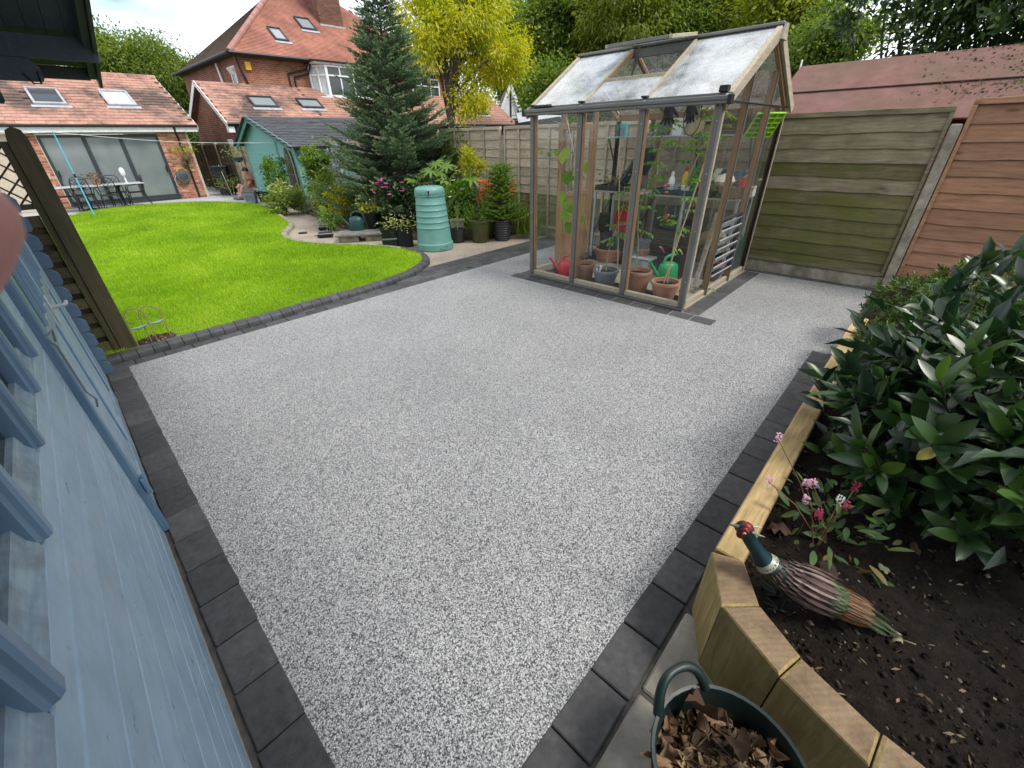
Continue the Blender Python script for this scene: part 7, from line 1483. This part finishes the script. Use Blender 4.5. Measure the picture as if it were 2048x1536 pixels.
for (u,v,s,l,m_) in [(652,459,1.0,'black plastic seed tray of seedlings on the path','black'),(652,474,1.0,'black tool bag lying in front of the seed tray','blackmatt')]:
    p=gp(u,v); T=thing('seed_tray' if v<465 else 'tool_bag',l,'tray' if v<465 else 'bag',(p.x,p.y,0),R(-30))
    obj('tray_body' if v<465 else 'bag_body',MB().box(-.16,.16,-.11,.11,.0,.09 if v<465 else .1,b=.03),M[m_],T)
    obj('tray_rim' if v<465 else 'zip_band',MB().tube([(-.16,-.115,.085),(.16,-.115,.085),(.165,.11,.085)],.008,5),M['lead'],T)
small_plant('seedling_plant','white speckled seedlings in the black tray on the path',gp(652,457)+Vector((0,0,.08)),60,.12,'leaf_silver',.05,.025,.12,seed=81,flower=('whitef',14,.02))
p=gp(606,467); o=obj('phone',MB().box(-.09,.09,-.04,.04,0,.03,b=.008),M['black'],None,(p.x,p.y,.0),(0,0,R(-30))); tag(o,'small black block lying on the path by the kerb','block')
p=gp(628,473); o=obj('hand_trowel',MB().tube([(0,0,.01),(.12,0,.015)],[.004,.012],6).bar((.12,0,.015),(.24,0,.012),.05,.006),M['black'],None,(p.x,p.y,0),(0,0,R(10))); tag(o,'dark pointed trowel beside the tool bag','trowel')
# planters by the person, wheelie bin
p=gp(508,407); GPl=thing('square_planter','grey lead look square planter with moulded panel at the lawn corner','planter',(p.x,p.y+.15,0),R(-30))
obj('planter_body',MB().lathe([(.17,0),(.175,.01),(.23,.36),(.245,.37),(.245,.40),(.215,.40),(.2,.3)],4,Matrix.Rotation(R(45),4,'Z')@Matrix.Diagonal((1.2,1.2,1,1))),M['greyplastic'],GPl); obj('soil',MB().lathe([(.22,.34),(.003,.36)],4,Matrix.Rotation(R(45),4,'Z')@Matrix.Diagonal((1.2,1.2,1,1)),capb=False),M['soil'],GPl)
obj('moulded_panel',MB().bar((-.13,-.185,.06),(.13,-.185,.06),.012,.012).bar((-.14,-.225,.30),(.14,-.225,.30),.012,.012).bar((-.13,-.185,.06),(-.14,-.225,.30),.012,.012).bar((.13,-.185,.06),(.14,-.225,.30),.012,.012),M['lead'],GPl)
small_plant('planter_twigs','bare white twigs in the grey square planter',GPl.location+Vector((0,0,.38)),40,.14,'leaf_silver',.05,.02,.42,seed=82,stems=9)
p=gp(533,404); pot('dark blue pot right of the grey square planter',p.x,p.y+.1,0,.19,.15,.34,'slateblue' if 'slateblue' in M else 'anthracite',None,rim=.02)
p=gp(462,391); WBn=thing('wheelie_bin','black wheelie bin standing at the alley entrance','wheelie bin',(p.x,p.y+.35,0),R(-25))
obj('bin_body',MB().lathe([(.20,.04),(.25,.9),(.27,.95),(.27,.99)],4,Matrix.Rotation(R(45),4,'Z')@Matrix.Diagonal((1.35,1.35,1,1)),capt=True),M['black'],WBn)
obj('lid',MB().box(-.29,.29,-.31,.33,.992,1.06,b=.03),M['black'],WBn); obj('handle',MB().tube([(-.2,.36,1.0),(.2,.36,1.0)],.016,8),M['black'],WBn)
for s in (-1,1): obj('wheel',MB().lathe([(.1,-.025),(.1,.025),(.03,.026)],16,Matrix.Translation((s*.25,.24,.1))@Matrix.Rotation(R(90),4,'Y'),capt=True),M['blackmatt'],WBn,smooth=40)
small_plant('alley_plant','bronze leaved plant in front of the wheelie bin',gp(462,392)+Vector((.1,-.2,.2)),260,.28,'leaf_mid',.10,.035,.45,seed=83)
small_plant('red_twig_plant','reddish twiggy plant beside the seated person',gp(487,392)+Vector((.15,.5,.25)),200,.3,'leaf_litter',.08,.03,.4,seed=84)
small_plant('hanging_green_basket_plant','green hanging basket on the white alley post',(5.85,19.3,1.35),120,.17,'leaf_variegated',.09,.04,.3,seed=85,cat='hanging basket')
obj('basket_bowl',MB().lathe([(.02,-.15),(.14,-.08),(.17,.02)],14),M['darkgreenp'],bpy.data.objects['hanging_green_basket_plant'])
# ---------------------------------------------------------------- washing line
pb=gp(190,433,.045); pt=Vector((pb.x,pb.y,0)); d_=ray(115,267); s_=math.hypot(pb.x,pb.y)/math.hypot(d_.x,d_.y); zt=CH+d_.z*s_
CP=thing('line_pole','thin cyan clothes line pole standing in the lawn','pole',pb); cy=plain('cyan_paint',(.10,.48,.68),rough=.4)
obj('lower_pole',MB().tube([(0,0,-.05),(0,0,zt*.5)],.019,8),cy,CP,smooth=60); obj('upper_pole',MB().tube([(0,0,zt*.5),(0,0,zt)],.014,8),cy,CP,smooth=60); obj('joint_collar',MB().tube([(0,0,zt*.5-.04),(0,0,zt*.5+.05)],.026,8),M['black'],CP)
p2=gp(583,411); pw=Vector((p2.x,p2.y,0)); d_=ray(575,283); z2=CH+d_.z*math.hypot(p2.x,p2.y)/math.hypot(d_.x,d_.y)
o=obj('line_post',MB().tube([(0,0,-.05),(0,0,z2)],.018,8),M['white'],None,pw,smooth=60); tag(o,'thin white post at the bed edge before the arched mirror','post')
a_=gp(465,392); o=obj('line_prop',MB().tube([(0,0,0),tuple(onx(437,330,a_.x)-a_)],.014,6),M['cedar_grey'],None,a_); tag(o,'thin pale prop leaning before the wheelie bin','prop')
t0=pb+Vector((0,0,zt-.01)); t1=pw+Vector((0,0,z2-.02)); far=Vector((-2.2,15.5,zt-.12))
o=obj('washing_line',MB().tube([far,t0],.006,4).tube([t0+(t1-t0)*t+Vector((0,0,-.10*math.sin(math.pi*t))) for t in np.linspace(0,1,12)],.006,4),M['white'],None); tag(o,'white washing line strung from the cyan pole to the white post','washing line')
# ---------------------------------------------------------------- patio table and chairs
def chair(label,x,y,rz_):
    T=thing('garden_chair',label,'chair',(x,y,-.005),rz_,'black metal chairs around the patio table'); b=lambda n,mb,s=60: obj(n,mb,M['iron'],T,smooth=s)
    b('seat',MB().box(-.23,.23,-.22,.22,.425,.45,b=.012),0)
    for sx_ in (-1,1):
        b('leg',MB().tube([(sx_*.21,.2,.44),(sx_*.22,.24,.2),(sx_*.25,.30,0)],.013,6)); b('leg',MB().tube([(sx_*.21,-.19,.44),(sx_*.22,-.23,.22),(sx_*.24,-.30,0)],.013,6))
        b('armrest',MB().tube([(sx_*.22,-.2,.70),(sx_*.27,.0,.68),(sx_*.27,.2,.66),(sx_*.24,.23,.55),(sx_*.22,.2,.44)],.013,6))
    b('back_frame',MB().tube([(-.21,-.2,.44),(-.215,-.25,.7),(-.19,-.28,.90),(-.1,-.295,.95),(.1,-.295,.95),(.19,-.28,.90),(.215,-.25,.7),(.21,-.2,.44)],.013,6))
    lat=MB()
    for k in range(-3,6): 
        for s in (-1,1):
            x0_=-.2+.1*k; pts=[]
            for t in np.linspace(0,1,5):
                xx=s*(x0_+.28*t); zz=.60+.28*t
                if abs(xx)<.19: pts.append((xx,-.235-.05*(zz-.6)/.3+.002*s,zz))
            if len(pts)>1: lat.tube(pts,.008,4)
    lat.tube([(-.2,-.232,.58),(.2,-.232,.58)],.010,5); b('back_lattice',lat); return T
PT=thing('patio_table','long grey topped metal patio table before the sliding doors','table',(1.75,20.25,0))
obj('tabletop',MB().box(-1.15,1.15,-.45,.45,.70,.725,b=.012),M['lead'],PT)
for x in (-.45,.45): obj('leg',MB().lathe([(.26,0),(.25,.02),(.05,.07),(.045,.6),(.12,.699)],16,Matrix.Translation((x,0,0))),M['iron'],PT,smooth=50)
for (u,v,rz_,l) in [(185,424,0,'black lattice back chair left behind the cyan pole, back to the lawn'),(235,420,0,'black lattice back chair right of the cyan pole, back to the lawn'),(288,412,R(88),'black chair at the right end of the patio table, side on'),(143,424,R(-80),'black chair at the left end of the patio table by the wooden post')]:
    p=gp(u,v); chair(l,p.x+(0 if abs(rz_)<.1 else 0),p.y+.28,rz_)
for x,l in ((1.35,'far side chair left of the terracotta table pot'),(2.2,'far side chair right of the terracotta table pot')): chair('black '+l,x,20.85,R(180))
pot('terracotta pot with russet plant on the patio table',1.72,20.2,.726,.13,.09,.18,'terracotta',None)
small_plant('russet_plant','russet leaved plant in the pot on the patio table',(1.72,20.2,.88),90,.14,'leaf_russet' if 'leaf_russet' in M else 'leaf_litter',.09,.04,.12,seed=91)
o=obj('table_lamp',MB().lathe([(.05,0),(.02,.03),(.018,.2),(.07,.24),(.075,.4),(.03,.46)],14,capt=True),M['white'],None,(2.5,20.3,.726),smooth=50); tag(o,'small white lantern at the right end of the patio table','lantern')
# ---------------------------------------------------------------- seated person
def person():
    c=gp(500,399); T=thing('person','person in red top and pale shorts sitting on the ground gardening','person',(c.x+.34,c.y+.40,0),R(0)); T.scale=(1.12,)*3
    # sits facing -X: hips, spine, head; knees raised, feet forward
    V=[(0,0,.16),(.03,0,.38),(-.02,0,.58),(-.05,0,.66),(-.09,0,.76),(-.12,0,.86),   # pelvis..head top
       (-.03,.17,.56),(-.16,.20,.34),(-.34,.10,.34),(-.41,.08,.36),                  # left arm to hand
       (-.03,-.17,.56),(-.20,-.20,.40),(-.20,-.08,.62),(-.19,-.05,.70),              # right arm, hand to the face
       (-.05,.10,.15),(-.36,.13,.45),(-.42,.12,.10),(-.55,.12,.04),                  # left leg
       (-.05,-.10,.15),(-.34,-.14,.42),(-.46,-.12,.10),(-.59,-.12,.04)]
    E=[(0,1),(1,2),(2,3),(3,4),(4,5),(2,6),(6,7),(7,8),(8,9),(2,10),(10,11),(11,12),(12,13),(0,14),(14,15),(15,16),(16,17),(0,18),(18,19),(19,20),(20,21)]
    rad=[.13,.12,.13,.05,.085,.06,.06,.045,.032,.035,.06,.045,.032,.034,.09,.062,.045,.04,.09,.062,.045,.04]
    hands=[(9,(-1,-.1,.05)),(13,(.1,.2,1))]
    for hi,d in hands:
        d=Vector(d).normalized(); s=d.orthogonal().normalized(); b0=Vector(V[hi])
        for k in range(5):
            sp=(k-1.5)*.014 if k<4 else -.035; root=b0+s*sp; 
            V.append(tuple(root+d*.045)); E.append((hi,len(V)-1)); rad.append(.010)
            V.append(tuple(root+d*(.085 if k<4 else .06)+Vector((0,0,-.01)))); E.append((len(V)-2,len(V)-1)); rad.append(.008)
    def skin(name,V,E,rad,mat,par,sub=1):
        me=bpy.data.meshes.new(name); me.from_pydata(V,E,[]); o=bpy.data.objects.new(name,me); COL.objects.link(o); o.parent=par
        md=o.modifiers.new('skin','SKIN')
        for i,r in enumerate(rad): me.skin_vertices[0].data[i].radius=(r,r)
        me.skin_vertices[0].data[0].use_root=True
        sb_=o.modifiers.new('sub','SUBSURF'); sb_.levels=sub; sb_.render_levels=sub; me.materials.append(mat); return o
    skin('body',V,E,rad,M['skin'],T)
    skin('top',[V[0],V[1],V[2],V[6],(-.10,.19,.44),V[10],(-.12,-.19,.48)],[(0,1),(1,2),(2,3),(3,4),(2,5),(5,6)],[.14,.14,.145,.078,.062,.078,.062],plain('red_cloth',(.28,.05,.04),rough=.85),T)
    skin('shorts',[(0,0,.15),(-.05,.10,.155),(-.24,.12,.30),(-.05,-.10,.155),(-.22,-.125,.27)],[(0,1),(1,2),(0,3),(3,4)],[.15,.11,.085,.11,.085],M['cream'],T)
    obj('hair',MB().lathe([(.098,-.01),(.10,.03),(.085,.075),(.045,.10),(.003,.108)],14,Matrix.Translation((-.075,0,.83))@Matrix.Rotation(.25,4,'Y')),M['hair'],T,smooth=80)
    obj('nose',MB().tube([(-.185,0,.815),(-.21,0,.79),(-.19,0,.775)],[.008,.014,.010],6),M['skin'],T,smooth=80)
    for s in (-1,1):
        obj('eye',MB().lathe([(.008,0),(.001,.004)],8,Matrix.Translation((-.178,s*.035,.825))@Matrix.Rotation(R(-90),4,'Y')),M['black'],T); obj('ear',MB().lathe([(.022,-.008),(.024,.0),(.012,.01)],10,Matrix.Translation((-.085,s*.088,.80))@Matrix.Rotation(R(90),4,'X')),M['skin'],T)
        obj('shoe',MB().tube([(-.43,s*.125,.05),(-.52,s*.125,.05),(-.64,s*.125,.04)],[.055,.052,.04],10),M['greyplastic'],T,smooth=70)
    obj('mouth',MB().box(-.178,-.172,-.02,.02,.755,.762),M['redpaint'],T)
person()
# ---------------------------------------------------------------- repeats share a group
GR={'garden_fence':'timber fence panels round the garden','fence_post':'concrete posts between the fence panels','gravel_board':'concrete gravel boards under the fence','skimmia_bush':'small leaved evergreens in the raised bed','garden_glove':'garden gloves in the greenhouse','bamboo_cane':'bamboo canes in the greenhouse pots','tomato_plant':'tomato plants in the greenhouse','watering_can':'watering cans about the garden','seed_tray':'seed trays','bottle':'bottles on the greenhouse staging','plant_tag':'white plant tags','fallen_leaf':'leaves fallen on the bed soil','leafy_perennial':'leafy clumps in the flower bed','white_pot':'pots on the upper shelf','grey_pot':'pots on the upper shelf','cork_pot':'pots on the upper shelf'}
for o in list(COL.objects):
    if o.parent is None and o.get('category') and not o.get('group'):
        k=o.name.split('.')[0]
        if k in GR: o['group']=GR[k]
